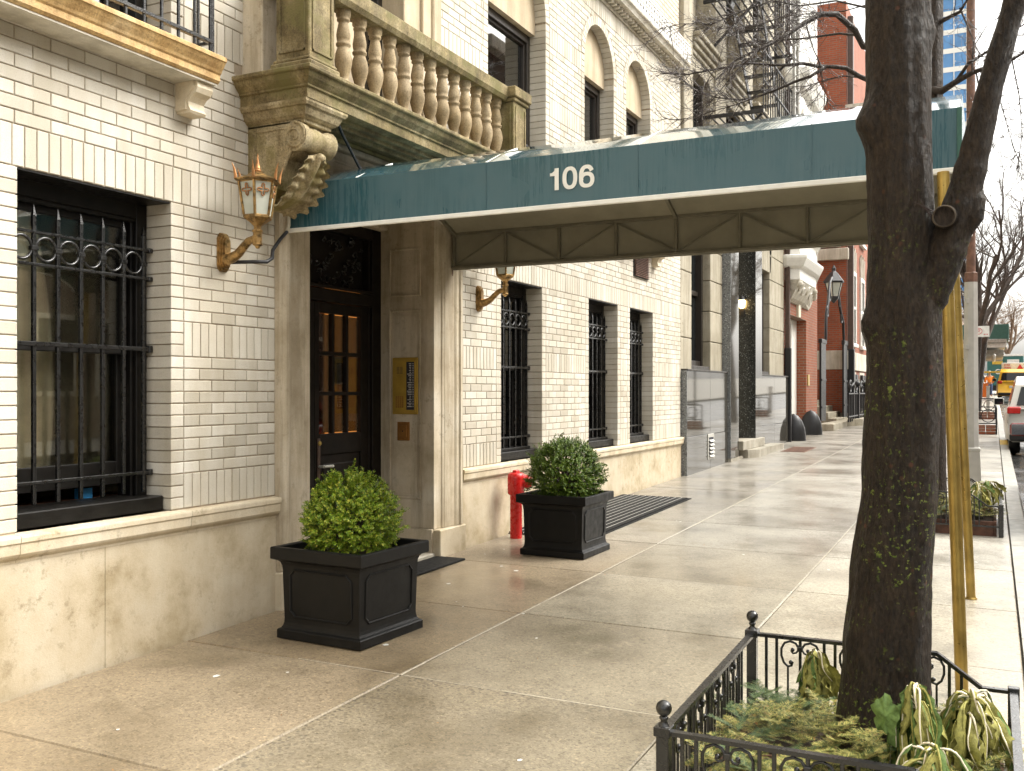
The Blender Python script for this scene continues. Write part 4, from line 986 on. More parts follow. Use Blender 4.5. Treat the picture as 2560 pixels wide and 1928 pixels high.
# the number, three digits on the side valance
def ellipse(cx, cz_, rx, rz, t, pw=2.35):
    c, s = math.cos(t), math.sin(t); f = lambda u: math.copysign(abs(u) ** (2 / pw), u); return (cx + rx * f(c), cz_ + rz * f(s))
def ringpoly(mb, cx, cz_, ro, ri, t0=0, t1=2 * math.pi, n=40, off=(0, 0)):
    for i in range(n):
        a, b = t0 + (t1 - t0) * i / n, t0 + (t1 - t0) * (i + 1) / n
        q = [ellipse(cx, cz_, *ro, a), ellipse(cx, cz_, *ro, b), ellipse(cx + off[0], cz_ + off[1], *ri, b), ellipse(cx + off[0], cz_ + off[1], *ri, a)]
        mb.append(q)
def digit(quads, u0, x=AX0 - .004):
    mb = MB()
    for q in quads:
        e = q[-1] if isinstance(q[-1], float) else 0; q = q[:-1] if e else q
        mb.add([(x - e, -2.06 - (u0 + p[0]), 2.829 + p[1]) for p in q], [tuple(range(len(q)))])
    return mb.build('digit', M['white_trim'], aw)
H = .134
digit([[(.036, 0), (.064, 0), (.064, H), (.036, H)], [(.005, .088), (.0365, .088), (.0365, .108), (.005, .106), .0006], [(.018, .106), (.0365, .108), (.0365, H), (.040, H), (.034, .118), .0012]], .0)
q0 = []; ringpoly(q0, .052, H / 2, (.049, H / 2 + .002), (.0225, .046)); digit(q0, .085)
q6 = []; ringpoly(q6, .052, .0455, (.050, .0475), (.0235, .025)); q7 = []; ringpoly(q7, .052, H / 2, (.050, H / 2 + .002), (.0225, .046), R(28), R(205), 30); q6 += [q + [.0006] for q in q7]; digit(q6, .195)
# ================================================================== LANTERNS
def lantern(xc, label):
    t = thing('wall_lantern', label, 'lantern', (xc, 0, 2.38)); yl = -.30; B = M['lamp_bronze']
    p = MB()
    for i, (hw, hh, y0, y1) in enumerate(((.052, .125, -.018, 0), (.046, .118, -.03, -.018), (.036, .105, -.042, -.03), (.026, .09, -.052, -.042))):
        pts = [(xc - hw * .55, 2.50 - hh), (xc + hw * .55, 2.50 - hh), (xc + hw, 2.50 - hh * .72), (xc + hw, 2.50 + hh * .72), (xc + hw * .55, 2.50 + hh), (xc - hw * .55, 2.50 + hh), (xc - hw, 2.50 + hh * .72), (xc - hw, 2.50 - hh * .72)]
        p.prism(pts, 'y', y0, y1)
    p.build('back_plate', B, t)
    a = MB(); a.tube([(xc, -.04, 2.455), (xc, -.09, 2.462), (xc, -.14, 2.485), (xc, -.19, 2.53), (xc, -.23, 2.562), (xc, -.27, 2.57), (xc, -.30, 2.57)], [.042, .036, .030, .027, .026, .026, .024], 8); a.build('arm', B, t)
    c = MB(); c.lathe([(.012, 2.508), (.02, 2.522), (.034, 2.53), (.034, 2.537), (.030, 2.54), (.030, 2.61), (.036, 2.615), (.036, 2.625), (.024, 2.63), (.026, 2.65), (.055, 2.675), (.088, 2.695), (.094, 2.70), (.094, 2.712), (.088, 2.718)], (xc, yl, 0), 6, False, R(30)); c.build('stem', B, t)
    r0, r1, z0, z1 = .088, .122, 2.715, 2.925; ang = [R(30 + 60 * k) for k in range(6)]
    for k in range(6):
        A, C_ = ang[k], ang[(k + 1) % 6]
        q = [(xc + r * .97 * math.cos(a_), yl + r * .97 * math.sin(a_), z) for (r, a_, z) in ((r0, A, z0), (r0, C_, z0), (r1, C_, z1), (r1, A, z1))]
        MB().add(q, [(0, 1, 2, 3)]).build('pane', M['frosted'], t)
        MB().bar((xc + r0 * math.cos(A), yl + r0 * math.sin(A), z0), (xc + r1 * math.cos(A), yl + r1 * math.sin(A), z1), .013).build('glazing_rib', B, t)
        md = (A + (C_ if C_ > A else C_ + 2 * math.pi)) / 2; u = Vector((-math.sin(md), math.cos(md), 0)); zq = 2.868; rq = (r0 + (r1 - r0) * (zq - z0) / (z1 - z0)) * .885 + .002
        tl = Vector((math.cos(md) * (r1 - r0) * .87, math.sin(md) * (r1 - r0) * .87, z1 - z0)).normalized(); ctr = Vector((xc + rq * math.cos(md), yl + rq * math.sin(md), zq))
        pts = [ctr + u * ((.019 + .011 * math.cos(4 * s)) * math.cos(s) * 1.25) + tl * ((.019 + .011 * math.cos(4 * s)) * math.sin(s) * 1.3) for s in [2 * math.pi * i / 32 for i in range(33)]]
        MB().tube(pts, .0042, 5, True, False).build('quatrefoil', M['lamp_copper'], t)
    b_ = MB(); b_.lathe([(.118, 2.92), (.122, 2.925), (.15, 2.932), (.152, 2.94), (.13, 2.95), (.075, 2.966), (.05, 2.985), (.025, 2.995), (.014, 3.0)], (xc, yl, 0), 6, False, R(30)); b_.build('roof', B, t)
    s = MB(); s.lathe([(.012, 2.995), (.024, 3.0), (.024, 3.007), (.014, 3.01), (.02, 3.016), (.017, 3.022), (.009, 3.06), (.0008, 3.115)], (xc, yl, 0), 12); s.build('finial', M['lamp_copper'], t)
    for k in range(6):
        A = ang[k]; d = Vector((math.cos(A), math.sin(A), 0)); b0 = Vector((xc, yl, 0))
        MB().tube([b0 + d * .142 + Vector((0, 0, 2.935)), b0 + d * .145 + Vector((0, 0, 2.965)), b0 + d * .152 + Vector((0, 0, 3.0)), b0 + d * .168 + Vector((0, 0, 3.04))], [.013, .012, .008, .001], 6, True, True, .5).build('spike', M['lamp_copper'], t)
    return t
lantern(4.865, 'bronze hexagonal wall lantern with frosted panes, left of the entrance')
lantern(8.39, 'bronze wall lantern half hidden under the awning, above the red standpipe')
lc = MB(); lc.tube([(4.90, -.03, 2.44), (4.95, -.20, 2.44), (5.02, -.24, 2.445), (5.1, -.22, 2.48), (5.2, -.14, 2.55), (5.32, -.10, 2.64), (5.41, -.09, 2.71)], .0125, 8); lc.build('lamp_cable', M['cable'])
lc = bpy.data.objects['lamp_cable']; tag(lc, 'black cable looping from the lantern to the awning corner', 'cable')
lc2 = MB(); lc2.tube([(5.41, -.09, 2.712), (5.435, -.085, 2.76), (5.44, -.08, 2.82), (5.44, -.08, 2.90)], .0135, 8); tag(lc2.build('conduit_pipe', M['conduit']), 'short cream conduit running up from the black lamp cable to the balcony console', 'pipe')
# ================================================================== PLANTERS AND SHRUBS
def planter(x, y, rz, label, shrub_label, leaf, S, seed, rx, rzz):
    z = gz(x, y) + .002; t = thing('planter', label, 'planter', (x, y, z), rz); P = M['planter_black']
    h = .325 * S; rings = [(h, 0), (h, .05), (h * .985, .056), (h * .945, .062), (h * .92, .075), (h * .905, .095), (h * .90, .12), (h * .925, .42), (h * .935, .45), (h * .955, .468), (h * .99, .48), (h * 1.06, .488), (h * 1.085, .491), (h * 1.09, .497), (h * 1.09, .558), (h * 1.08, .566), (h * .99, .566), (h * .97, .56), (h * .96, .50)]
    rings = [(a, b * S) for a, b in rings]
    m = MB(); vs = []
    for (r, zz) in rings: vs += [(-r, -r, zz), (r, -r, zz), (r, r, zz), (-r, r, zz)]
    fs = [(j * 4 + k, j * 4 + (k + 1) % 4, (j + 1) * 4 + (k + 1) % 4, (j + 1) * 4 + k) for j in range(len(rings) - 1) for k in range(4)]
    m.add(vs, fs); body = m.build('body', P, t, world=False)
    a, b, z0, z1, c = h * .735, 0, .135 * S, .425 * S, .035
    for k in range(4):
        pm = MB(); r0 = h * .832 + .002; prs = [(-a + c, z0), (a - c, z0), (a - c, z0 + c), (a, z0 + c), (a, z1 - c), (a - c * .3, z1 - c * .5), (a - c, z1), (-a + c, z1), (-a + c * .3, z1 - c * .5), (-a, z1 - c), (-a, z0 + c), (-a + c, z0 + c)]
        prs = [(-a + c, z0), (a - c, z0), (a - c * .55, z0 + c * .55), (a, z0 + c), (a, z1 - c), (a - c * .55, z1 - c * .55), (a - c, z1), (-a + c, z1), (-a + c * .55, z1 - c * .55), (-a, z1 - c), (-a, z0 + c), (-a + c * .55, z0 + c * .55)]
        pts = [(u, -(h * .90 + (v / S - .12) / .30 * h * .025) - .001, v) for u, v in prs]; pts.append(pts[0])
        ca, sa = math.cos(k * math.pi / 2), math.sin(k * math.pi / 2)
        pm.tube([(p[0] * ca - p[1] * sa, p[0] * sa + p[1] * ca, p[2]) for p in pts], .0075, 6, False); pm.build('panel_moulding', P, t, world=False)
    sm_ = MB(); sm_.add([(-h * .96, -h * .96, .505 * S), (h * .96, -h * .96, .505 * S), (h * .96, h * .96, .505 * S), (-h * .96, h * .96, .505 * S)], [(0, 1, 2, 3)]); sm_.build('soil', M['soil'], t, world=False)
    zb = z + .506 * S; s = thing('boxwood_shrub', shrub_label, 'shrub', (x, y, zb)); rn = random.Random(seed); f = MB()
    cz_ = rzz * .74
    lumps = [(Vector((rn.gauss(0, 1), rn.gauss(0, 1), rn.gauss(0, 1))).normalized(), rn.uniform(.0, .10)) for _ in range(90)]
    def rad(d):
        v = 0
        for (l_, a_) in lumps: v += a_ * max(0, d.dot(l_) - .86) / .14
        return .92 + v
    NS = 1500 if seed == 21 else 1750
    for i in range(NS):
        d = Vector((rn.gauss(0, 1), rn.gauss(0, 1), rn.gauss(0, 1))).normalized(); k = rad(d) * rn.uniform(.86, 1.0) * (1 + (rn.random() ** 7) * .16)
        if i % 4 == 0: k *= rn.uniform(.7, .95)
        tip = Vector((d.x * rx * k, d.y * rx * k, cz_ + d.z * rzz * k))
        if tip.z < .015: continue
        ax = (d + Vector((rn.gauss(0, .35), rn.gauss(0, .35), rn.gauss(.25, .3)))).normalized(); ln = rn.uniform(.05, .085); o1 = ax.cross(Vector((rn.gauss(0, 1), rn.gauss(0, 1), rn.gauss(0, 1)))).normalized(); o2 = ax.cross(o1); NL = 13; big = rn.uniform(.85, 1.2)
        for q in range(NL):
            t_ = q / NL; p = tip - ax * ln * (1 - t_); a_ = q * 1.57 + rn.uniform(-.4, .4)
            for sg in (0, math.pi):
                sd0_ = o1 * math.cos(a_ + sg) + o2 * math.sin(a_ + sg); la = (sd0_ * rn.uniform(.7, 1.1) + ax * rn.uniform(.3, .9) + Vector((rn.gauss(0, .2), rn.gauss(0, .2), rn.gauss(0, .2)))).normalized()
                L = rn.uniform(.015, .024) * big * (1 - .35 * t_); W = L * rn.uniform(.5, .65); sd_ = la.cross(ax); sd_ = sd_.normalized() if sd_.length > .05 else o1; nn = la.cross(sd_)
                f.add([p, p + la * L * .5 + sd_ * W * .5 + nn * W * .15, p + la * L, p + la * L * .5 - sd_ * W * .5 + nn * W * .15], [(0, 1, 2), (0, 2, 3)])
    f.build('foliage', leaf, s, world=False, kind='stuff')
    st = MB(); st.tube([(0, 0, -.02), (0, 0, .12), (.01, 0, cz_)], [.03, .025, .012], 7)
    for i in range(60):
        d = Vector((rn.gauss(0, 1), rn.gauss(0, 1), rn.gauss(.2, .8))).normalized(); p1 = Vector((d.x * rx * .88, d.y * rx * .88, max(.03, cz_ + d.z * rzz * .88)))
        st.tube([(0, 0, .06), p1 * .5 + Vector((0, 0, .04)), p1], [.008, .005, .002], 4)
    st.build('stems', M['twig'], s, world=False)
planter(5.115, -.845, R(-3), 'square black planter with moulded panels, beside the lit glazed door', 'round yellow-green clipped boxwood in the planter by the glazed door', M['box_leaf_light'], 1.0, 21, .315, .285)
planter(8.305, -.965, R(-1), 'square black planter standing between the red standpipe and the striped grating', 'round dark green clipped boxwood beside the red standpipe', M['box_leaf_dark'], .965, 22, .335, .335)
# ================================================================== STANDPIPE
x, y = 8.80, -.215; z = gz(x, y); t = thing('fire_standpipe', 'red painted fire department standpipe with two capped inlets', 'standpipe', (x, y, z)); D_ = M['red_paint']
MB().lathe([(.060, -.01), (.060, .44), (.062, .442)], (x, y, z), 20).build('pipe', D_, t)
h = MB(); h.lathe([(.066, .43), (.082, .44), (.086, .46), (.086, .60), (.08, .64), (.056, .655), (.0005, .66)], (x, y, z), 20); h.tube([(x, y, z + .58), (x + .05, y - .05, z + .58)], .07, 16); h.build('head', D_, t)
for (dx, dy) in ((.45, -.89), (.95, -.1)):
    d = Vector((dx, dy, -.05)).normalized(); p = Vector((x, y, z + .565)); o = MB(); o.tube([p, p + d * .09], .058, 16); o.tube([p + d * .09, p + d * .1, p + d * .135, p + d * .15], [.06, .07, .07, .055], 16); o.build('inlet', D_, t)
    c = MB(); c.tube([p + d * .148, p + d * .158], .045, 14); c.tube([p + d * .158, p + d * .185], .014, 8); c.build('cap', D_, t)
    k = MB(); u = d.cross(Vector((0, 0, 1))).normalized(); k.tube([p + d * .115 + u * .07, p + d * .115 + u * .095], .012, 8); k.tube([p + d * .115 - u * .07, p + d * .115 - u * .095], .012, 8); k.build('lug', D_, t)
tb = MB(); tb.bbox(x - .045, x + .045, y - .02, y + .02, z + .64, z + .68, .006); tb.build('name_block', D_, t)
# ================================================================== BASEMENT GRATING
t = thing('grating', 'black ribbed pavement grating with pale lines beside the wall', 'grating', (10.8, -.48, gz(10.8, -.48)))
def slant(x0, x1, y0, y1, dz0, dz1): 
    m = MB(); vs = [(x, y, gz(x, y) + d) for x in (x0, x1) for y in (y0, y1) for d in (dz0, dz1)]
    m.add(vs, [(0, 1, 3, 2), (4, 6, 7, 5), (0, 4, 5, 1), (2, 3, 7, 6), (0, 2, 6, 4), (1, 5, 7, 3)]); return m
slant(9.0, 12.55, -.955, -.03, -.0, .006).build('frame', M['rubber'], t)
for i in range(11):
    y = -.915 + i * .083; slant(9.04, 12.5, y, y + .066, .006, .016).build('slat', M['rubber'], t)
    slant(9.04, 12.5, y + .0695, y + .0765, .006, .0165).build('gap_strip', M['mat_stripe'], t)
# ================================================================== STREET TREES
def trunk_mesh(path, n=28, seed=1, rough=.05, knobs=()):
    rn = random.Random(seed); ph = [rn.uniform(0, 6.28) for _ in range(8)]; m = MB()
    # resample
    P = []; 
    for (p, q) in zip(path, path[1:]):
        k = max(2, int((q[2] - p[2]) / .035))
        for i in range(k):
            t = i / k; t2 = t * t * (3 - 2 * t); P.append((p[0] + (q[0] - p[0]) * t2, p[1] + (q[1] - p[1]) * t2, p[2] + (q[2] - p[2]) * t, p[3] + (q[3] - p[3]) * t2))
    P.append(path[-1]); vs = []
    for (x, y, z, r) in P:
        for i in range(n):
            a = 2 * math.pi * i / n
            rr = r * (1 + .05 * math.sin(3 * a + ph[0] + z * .5) + .035 * math.sin(5 * a + ph[1] - z * .8) + rough * .5 * math.sin(11 * a + ph[2] + 1.2 * math.sin(z * 4)) + rough * .3 * rn.uniform(-1, 1))
            for (ka, kz, ks, kh) in knobs:
                da = (a - ka + math.pi) % (2 * math.pi) - math.pi; rr += kh * math.exp(-(da / .42) ** 2 - ((z - kz) / ks) ** 2)
            vs.append((x + rr * math.cos(a), y + rr * math.sin(a), z))
    fs = [(j * n + i, j * n + (i + 1) % n, (j + 1) * n + (i + 1) % n, (j + 1) * n + i) for j in range(len(P) - 1) for i in range(n)]
    m.add(vs, fs, True); return m
def twigs(mb, pts, rn, count, length, r0, spread=1.0, depth=2, droop=-.15, drops=None, plane=None, side=6):
    # random twigs growing off a polyline
    pts = [Vector(p) for p in pts]; seg = [(p, q) for p, q in zip(pts, pts[1:])]; tot = sum((q - p).length for p, q in seg)
    for i in range(count):
        s = rn.uniform(.12, 1) * tot; acc = 0
        for p, q in seg:
            L = (q - p).length
            if acc + L >= s or q is pts[-1]: break
            acc += L
        base = p + (q - p) * min(1, (s - acc) / max(L, 1e-6)); d0 = (q - p).normalized()
        d = (d0 * rn.uniform(.5, 1.1) + Vector((rn.gauss(0, .55), rn.gauss(0, .55), rn.gauss(.05, .55))) * spread).normalized()
        ln = length * rn.uniform(.35, 1.1); k = 4; pp = [base]; cur = base
        for j in range(k):
            d = (d + Vector((rn.gauss(0, .16), rn.gauss(0, .16), rn.gauss(0, .16) + droop * .25))).normalized(); cur = cur + d * (ln / k); pp.append(cur)
        rr = [r0 * (1 - .8 * j / k) for j in range(k + 1)]; mb.tube(pp, rr, 4 if r0 > .004 else 3, True, False)
        if drops is not None and rn.random() < .5: drops.append(pp[-1]); 
        if drops is not None and rn.random() < .35: drops.append(pp[2] - Vector((0, 0, r0 + .003)))
        if depth > 0: twigs(mb, pp, rn, rn.randint(2, 4), length * .5, r0 * .6, spread, depth - 1, droop, drops)
def droplets(pts, parent, rn, r=.006):
    m = MB()
    for p in pts:
        q = r * rn.uniform(.6, 1.1); p = Vector(p)
        m.add([p + Vector(v) * q for v in ((1, 0, 0), (-1, 0, 0), (0, 1, 0), (0, -1, 0), (0, 0, 1), (0, 0, -1.3))], [(0, 2, 4), (2, 1, 4), (1, 3, 4), (3, 0, 4), (2, 0, 5), (1, 2, 5), (3, 1, 5), (0, 3, 5)], True)
    m.build('raindrops', M['droplet'], parent, kind='stuff')
# ---- the near tree
T1 = (4.13, -4.12)
tr = thing('street_tree', 'thick dark wet tree trunk with moss flecks and a leaning limb, before the canopy', 'tree', (T1[0], T1[1], gz(*T1)))
path = [(4.13, -4.116, 0.0, 0.2218), (4.13, -4.118, 0.12, 0.1971), (4.13, -4.119, 0.25, 0.1789), (4.13, -4.128, 0.55, 0.1617), (4.13, -4.144, 0.85, 0.1478), (4.13, -4.179, 1.25, 0.1362), (4.13, -4.192, 1.69, 0.1331), (4.13, -4.193, 1.95, 0.1352), (4.13, -4.184, 2.2, 0.1196), (4.13, -4.174, 2.6, 0.1165), (4.13, -4.17, 3.15, 0.1165), (4.15, -4.16, 3.8, 0.1123), (4.2, -4.12, 5, 0.0998), (4.3, -4.07, 6.5, 0.0749)]
# bark knob on the pavement side and one lower down
trunk_mesh(path, 56, 4, .05, ((R(118), 2.66, .07, .055), (R(112), 1.86, .05, .03), (R(-80), 3.0, .05, .03))).build('trunk', M['bark'], tr)
lp_ = [(4.12, -4.20, 1.80, .07), (4.11, -4.275, 1.97, .076), (4.10, -4.335, 2.12, .074), (4.10, -4.385, 2.27, .070), (4.09, -4.435, 2.48, .055), (4.08, -4.495, 2.75, .045), (4.07, -4.575, 3.04, .041), (4.05, -4.69, 3.5, .037), (4.0, -4.95, 4.3, .042), (3.9, -5.3, 5.4, .03)]
lm = MB(); fine = []
for p, q in zip(lp_, lp_[1:]):
    for i in range(6): t = i / 6; fine.append(tuple(p[j] + (q[j] - p[j]) * t for j in range(4)))
fine.append(lp_[-1]); rn = random.Random(8)
lm.tube([f[:3] for f in fine], [f[3] * (1 + .05 * rn.uniform(-1, 1)) for f in fine], 20); lm.tube([(4.10, -4.40, 2.20), (4.09, -4.43, 2.26), (4.09, -4.437, 2.32), (4.10, -4.42, 2.40)], [.03, .043, .043, .03], 14); lm.build('limb', M['bark'], tr)
ct = MB(); c0 = Vector((4.07, -4.345, 2.26)); d = Vector((-.93, .1, -.05)).normalized(); ct.tube([c0, c0 + d * .05, c0 + d * .075], [.05, .043, .038], 18, True, False); ct.build('cut_collar', M['bark'], tr)
cf = MB(); e = c0 + d * .066; u = d.cross(Vector((0, 0, 1))).normalized(); v = u.cross(d); cf.add([e + u * .036 * math.cos(a) + v * .036 * math.sin(a) for a in [6.2832 * i / 18 for i in range(18)]], [tuple(range(18))]); cf.build('cut_face', M['bark_plain'], tr); cr = MB(); cr.tube([e + u * .039 * math.cos(a) + v * .039 * math.sin(a) for a in [6.2832 * i / 24 for i in range(25)]], .0035, 6); cr.build('cut_ring', M['cut_wood'], tr)
tw = MB(); rn = random.Random(14)
for s_ in range(3): tw.tube([(4.02, -4.30, 2.24 + .02 * s_), (4.0, -4.27 + .02 * s_, 2.30 + .01 * s_), (3.98, -4.25, 2.33 + .03 * s_)], [.003, .002, .001], 3)
twigs(tw, [(4.08, -4.56, 2.85), (4.07, -4.605, 3.04), (4.05, -4.72, 3.5), (4.0, -4.95, 4.3)], rn, 9, .5, .006, 1.0, 2)
tw.build('twigs', M['twig'], tr, kind='stuff')
# ---- second tree: bare crown spreading over the canopy
T2 = (11.9, -3.94)
t2 = thing('street_tree', 'second bare street tree with fine wet twigs, behind the dark trunk beyond the canopy', 'tree', (T2[0], T2[1], gz(*T2)))
trunk_mesh([(11.9, -3.94, .15, .13), (11.9, -3.94, .6, .105), (11.9, -3.94, 1.5, .095), (11.92, -3.93, 3, .09), (11.95, -3.92, 4.6, .085), (12.0, -3.93, 6, .07), (12.1, -3.95, 8, .05)], 20, 9).build('trunk', M['bark_plain'], t2)
c = (0, -4.5, 1.6); th_ = R(26.2); fv = (math.cos(th_), math.sin(th_)); rv = (math.sin(th_), -math.cos(th_))
def ppx(px, py, X):
    # a point of the street at distance X along it, measured off a sight line (survey of the photograph)
    u = (px - 1280) / 2440; v_ = (978 - py) / 2440; d_ = (fv[0] + u * rv[0], fv[1] + u * rv[1]); t_ = X / d_[0]; return (X, -4.5 + t_ * d_[1], 1.6 + t_ * v_)
limbs = [
 ([(2330, 150, 11.9), (2157, 115, 11.8), (2138, 77, 11.7), (2092, 36, 11.5), (2050, 36, 11.3), (2007, 60, 11.1), (1977, 81, 11.0), (1938, 104, 10.8), (1900, 123, 10.6), (1840, 150, 10.5), (1790, 200, 10.3)], .045),
 ([(2157, 115, 11.8), (2140, 88, 11.9), (2101, 84, 12.0), (2053, 90, 12.1), (1996, 98, 12.1), (1948, 100, 12.2), (1900, 111, 12.2), (1880, 108, 12.2), (1850, 98, 12.2)], .018),
 ([(2330, 270, 11.9), (2150, 192, 11.7), (2115, 171, 11.6), (2082, 167, 11.5), (2050, 167, 11.4), (2007, 159, 11.3), (1967, 163, 11.2), (1929, 163, 11.1), (1880, 158, 11.0), (1800, 172, 10.9), (1720, 186, 10.9), (1650, 184, 10.8)], .030),
 ([(2063, 169, 11.4), (2025, 192, 11.3), (1986, 205, 11.3), (1938, 226, 11.2), (1900, 240, 11.2), (1850, 250, 11.2), (1790, 244, 11.2), (1730, 220, 11.2), (1700, 195, 11.2)], .020),
 ([(2157, 195, 12.2), (2110, 190, 12.2), (2070, 198, 12.2), (2020, 215, 12.3), (1960, 218, 12.3), (1900, 216, 12.4)], .011),
 ([(2015, 62, 11.1), (2025, 96, 11.1), (2034, 125, 11.1), (2050, 158, 11.1), (2057, 200, 11.1), (2063, 240, 11.1), (2084, 273, 11.1)], .010),
 ([(2330, 10, 11.9), (2160, 18, 11.6), (2090, 2, 11.4), (2000, 15, 11.2), (1930, 2, 11.0), (1850, 30, 10.8), (1780, 60, 10.6), (1700, 60, 10.4), (1650, 72, 10.3)], .014),
 ([(2330, 30, 12), (2160, 14, 12.2), (2110, 28, 12.4), (2040, 32, 12.4), (1960, 42, 12.4), (1900, 62, 12.4), (1840, 72, 12.3), (1760, 70, 12.2)], .010),
 ([(1900, 240, 11.2), (1840, 262, 11.1), (1760, 285, 11.0), (1700, 300, 11.0), (1660, 296, 10.9)], .007),
 ([(1900, 120, 10.6), (1830, 190, 10.6), (1790, 240, 10.6), (1740, 300, 10.5)], .008),
 ([(2330, 225, 11.9), (2355, 228, 11.8), (2390, 205, 11.7), (2430, 182, 11.6), (2480, 165, 11.5), (2530, 150, 11.4), (2580, 120, 11.3)], .045),
 ([(2390, 205, 11.7), (2420, 160, 11.6), (2470, 128, 11.5), (2545, 70, 11.4), (2600, 40, 11.3)], .022),
 ([(2330, 60, 12), (2345, 20, 12), (2352, -40, 12.1)], .05),
 ([(2340, 60, 12), (2400, 30, 11.8), (2430, -20, 11.7)], .03),
 ([(2400, 20, 11.8), (2425, 80, 11.7), (2450, 140, 11.6)], .012),
 ([(2440, 180, 11.6), (2455, 260, 11.6), (2475, 350, 11.5), (2468, 430, 11.5)], .009),
 ([(2480, 165, 11.5), (2500, 250, 11.5), (2522, 330, 11.4), (2545, 400, 11.4)], .009),
 ([(2530, 150, 11.4), (2548, 240, 11.4), (2556, 340, 11.3), (2540, 430, 11.3)], .008),
 ([(2430, 182, 11.6), (2432, 120, 11.7), (2470, 60, 11.7), (2520, 30, 11.7)], .009),
]
bm2 = MB(); tw2 = MB(); drops = []; rn = random.Random(31)
for (pp, r) in limbs:
    pts = [ppx(*p) for p in pp]; k = len(pts); bm2.tube(pts, [max(r * (1 - .82 * i / (k - 1)), .003) for i in range(k)], 7)
    left = pp[-1][0] < 2200; L = sum((Vector(b) - Vector(a)).length for a, b in zip(pts, pts[1:]))
    twigs(tw2, pts[2:] if left and len(pts) > 6 else pts, rn, int(L * (22 if left else 17)), .40, .0044, .9, 2, -.1, drops)
bm2.build('branches', M['bark_plain'], t2); tw2.build('twigs', M['twig'], t2, kind='stuff'); rn.shuffle(drops); droplets(drops[:1500], t2, rn, .006)
# ---- bare trees farther along
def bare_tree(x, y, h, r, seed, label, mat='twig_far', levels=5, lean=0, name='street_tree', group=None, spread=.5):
    z = gz(x, y) - .1; t = thing(name, label, 'tree', (x, y, z), group=group); rn = random.Random(seed); br = MB(); tk = MB()
    fork = h * .34; tk.tube([(x, y, z), (x + .02, y + lean * .2, z + fork * .5), (x + .05, y + lean * .5, z + fork)], [r * 1.25, r, r * .85], 10); tk.build('trunk', M['bark_plain'], t)
    def grow(p, d, ln, rad, lv):
        pts = [p]; cur = p; k = 4
        for i in range(k):
            d = (d + Vector((rn.gauss(0, .13), rn.gauss(0, .13), rn.gauss(.04, .1)))).normalized(); cur = cur + d * ln / k; pts.append(cur)
        br.tube(pts, [rad * (1 - .45 * i / k) for i in range(k + 1)], 6 if lv > 2 else 3, True, False)
        if lv > 0:
            for i in range(rn.randint(3, 4) if lv > 1 else 4):
                q = pts[rn.randint(1, k)]; dd = (d + Vector((rn.gauss(0, spread), rn.gauss(0, spread), rn.gauss(.1, spread * .7)))).normalized()
                grow(q, dd, ln * rn.uniform(.55, .8), rad * .5, lv - 1)
    for i in range(4):
        a = i * 1.6 + rn.random(); grow(Vector((x + .05, y + lean * .5, z + fork)), Vector((math.cos(a) * .55, math.sin(a) * .55 + lean * .3, 1)).normalized(), h * .3, r * .7, levels)
    br.build('crown', M[mat], t)
    return t
bare_tree(34, -3.93, 9, .14, 5, 'bare branching street tree beside the no-parking sign', lean=-.35)
bare_tree(47, -3.9, 9, .14, 15, 'bare street tree between the green sidewalk shed and the no-parking sign', levels=4, lean=-.6)
for i, (x, y, h) in enumerate(((118, -6, 11), (124, -11, 12), (130, -2, 13), (136, -16, 12))): bare_tree(x, y, h, .25, 40 + i, 'brown leafless park tree at the far end of the street', 'twig_haze', 4, 0, 'park_tree', 'park trees at the end of the street', .6)
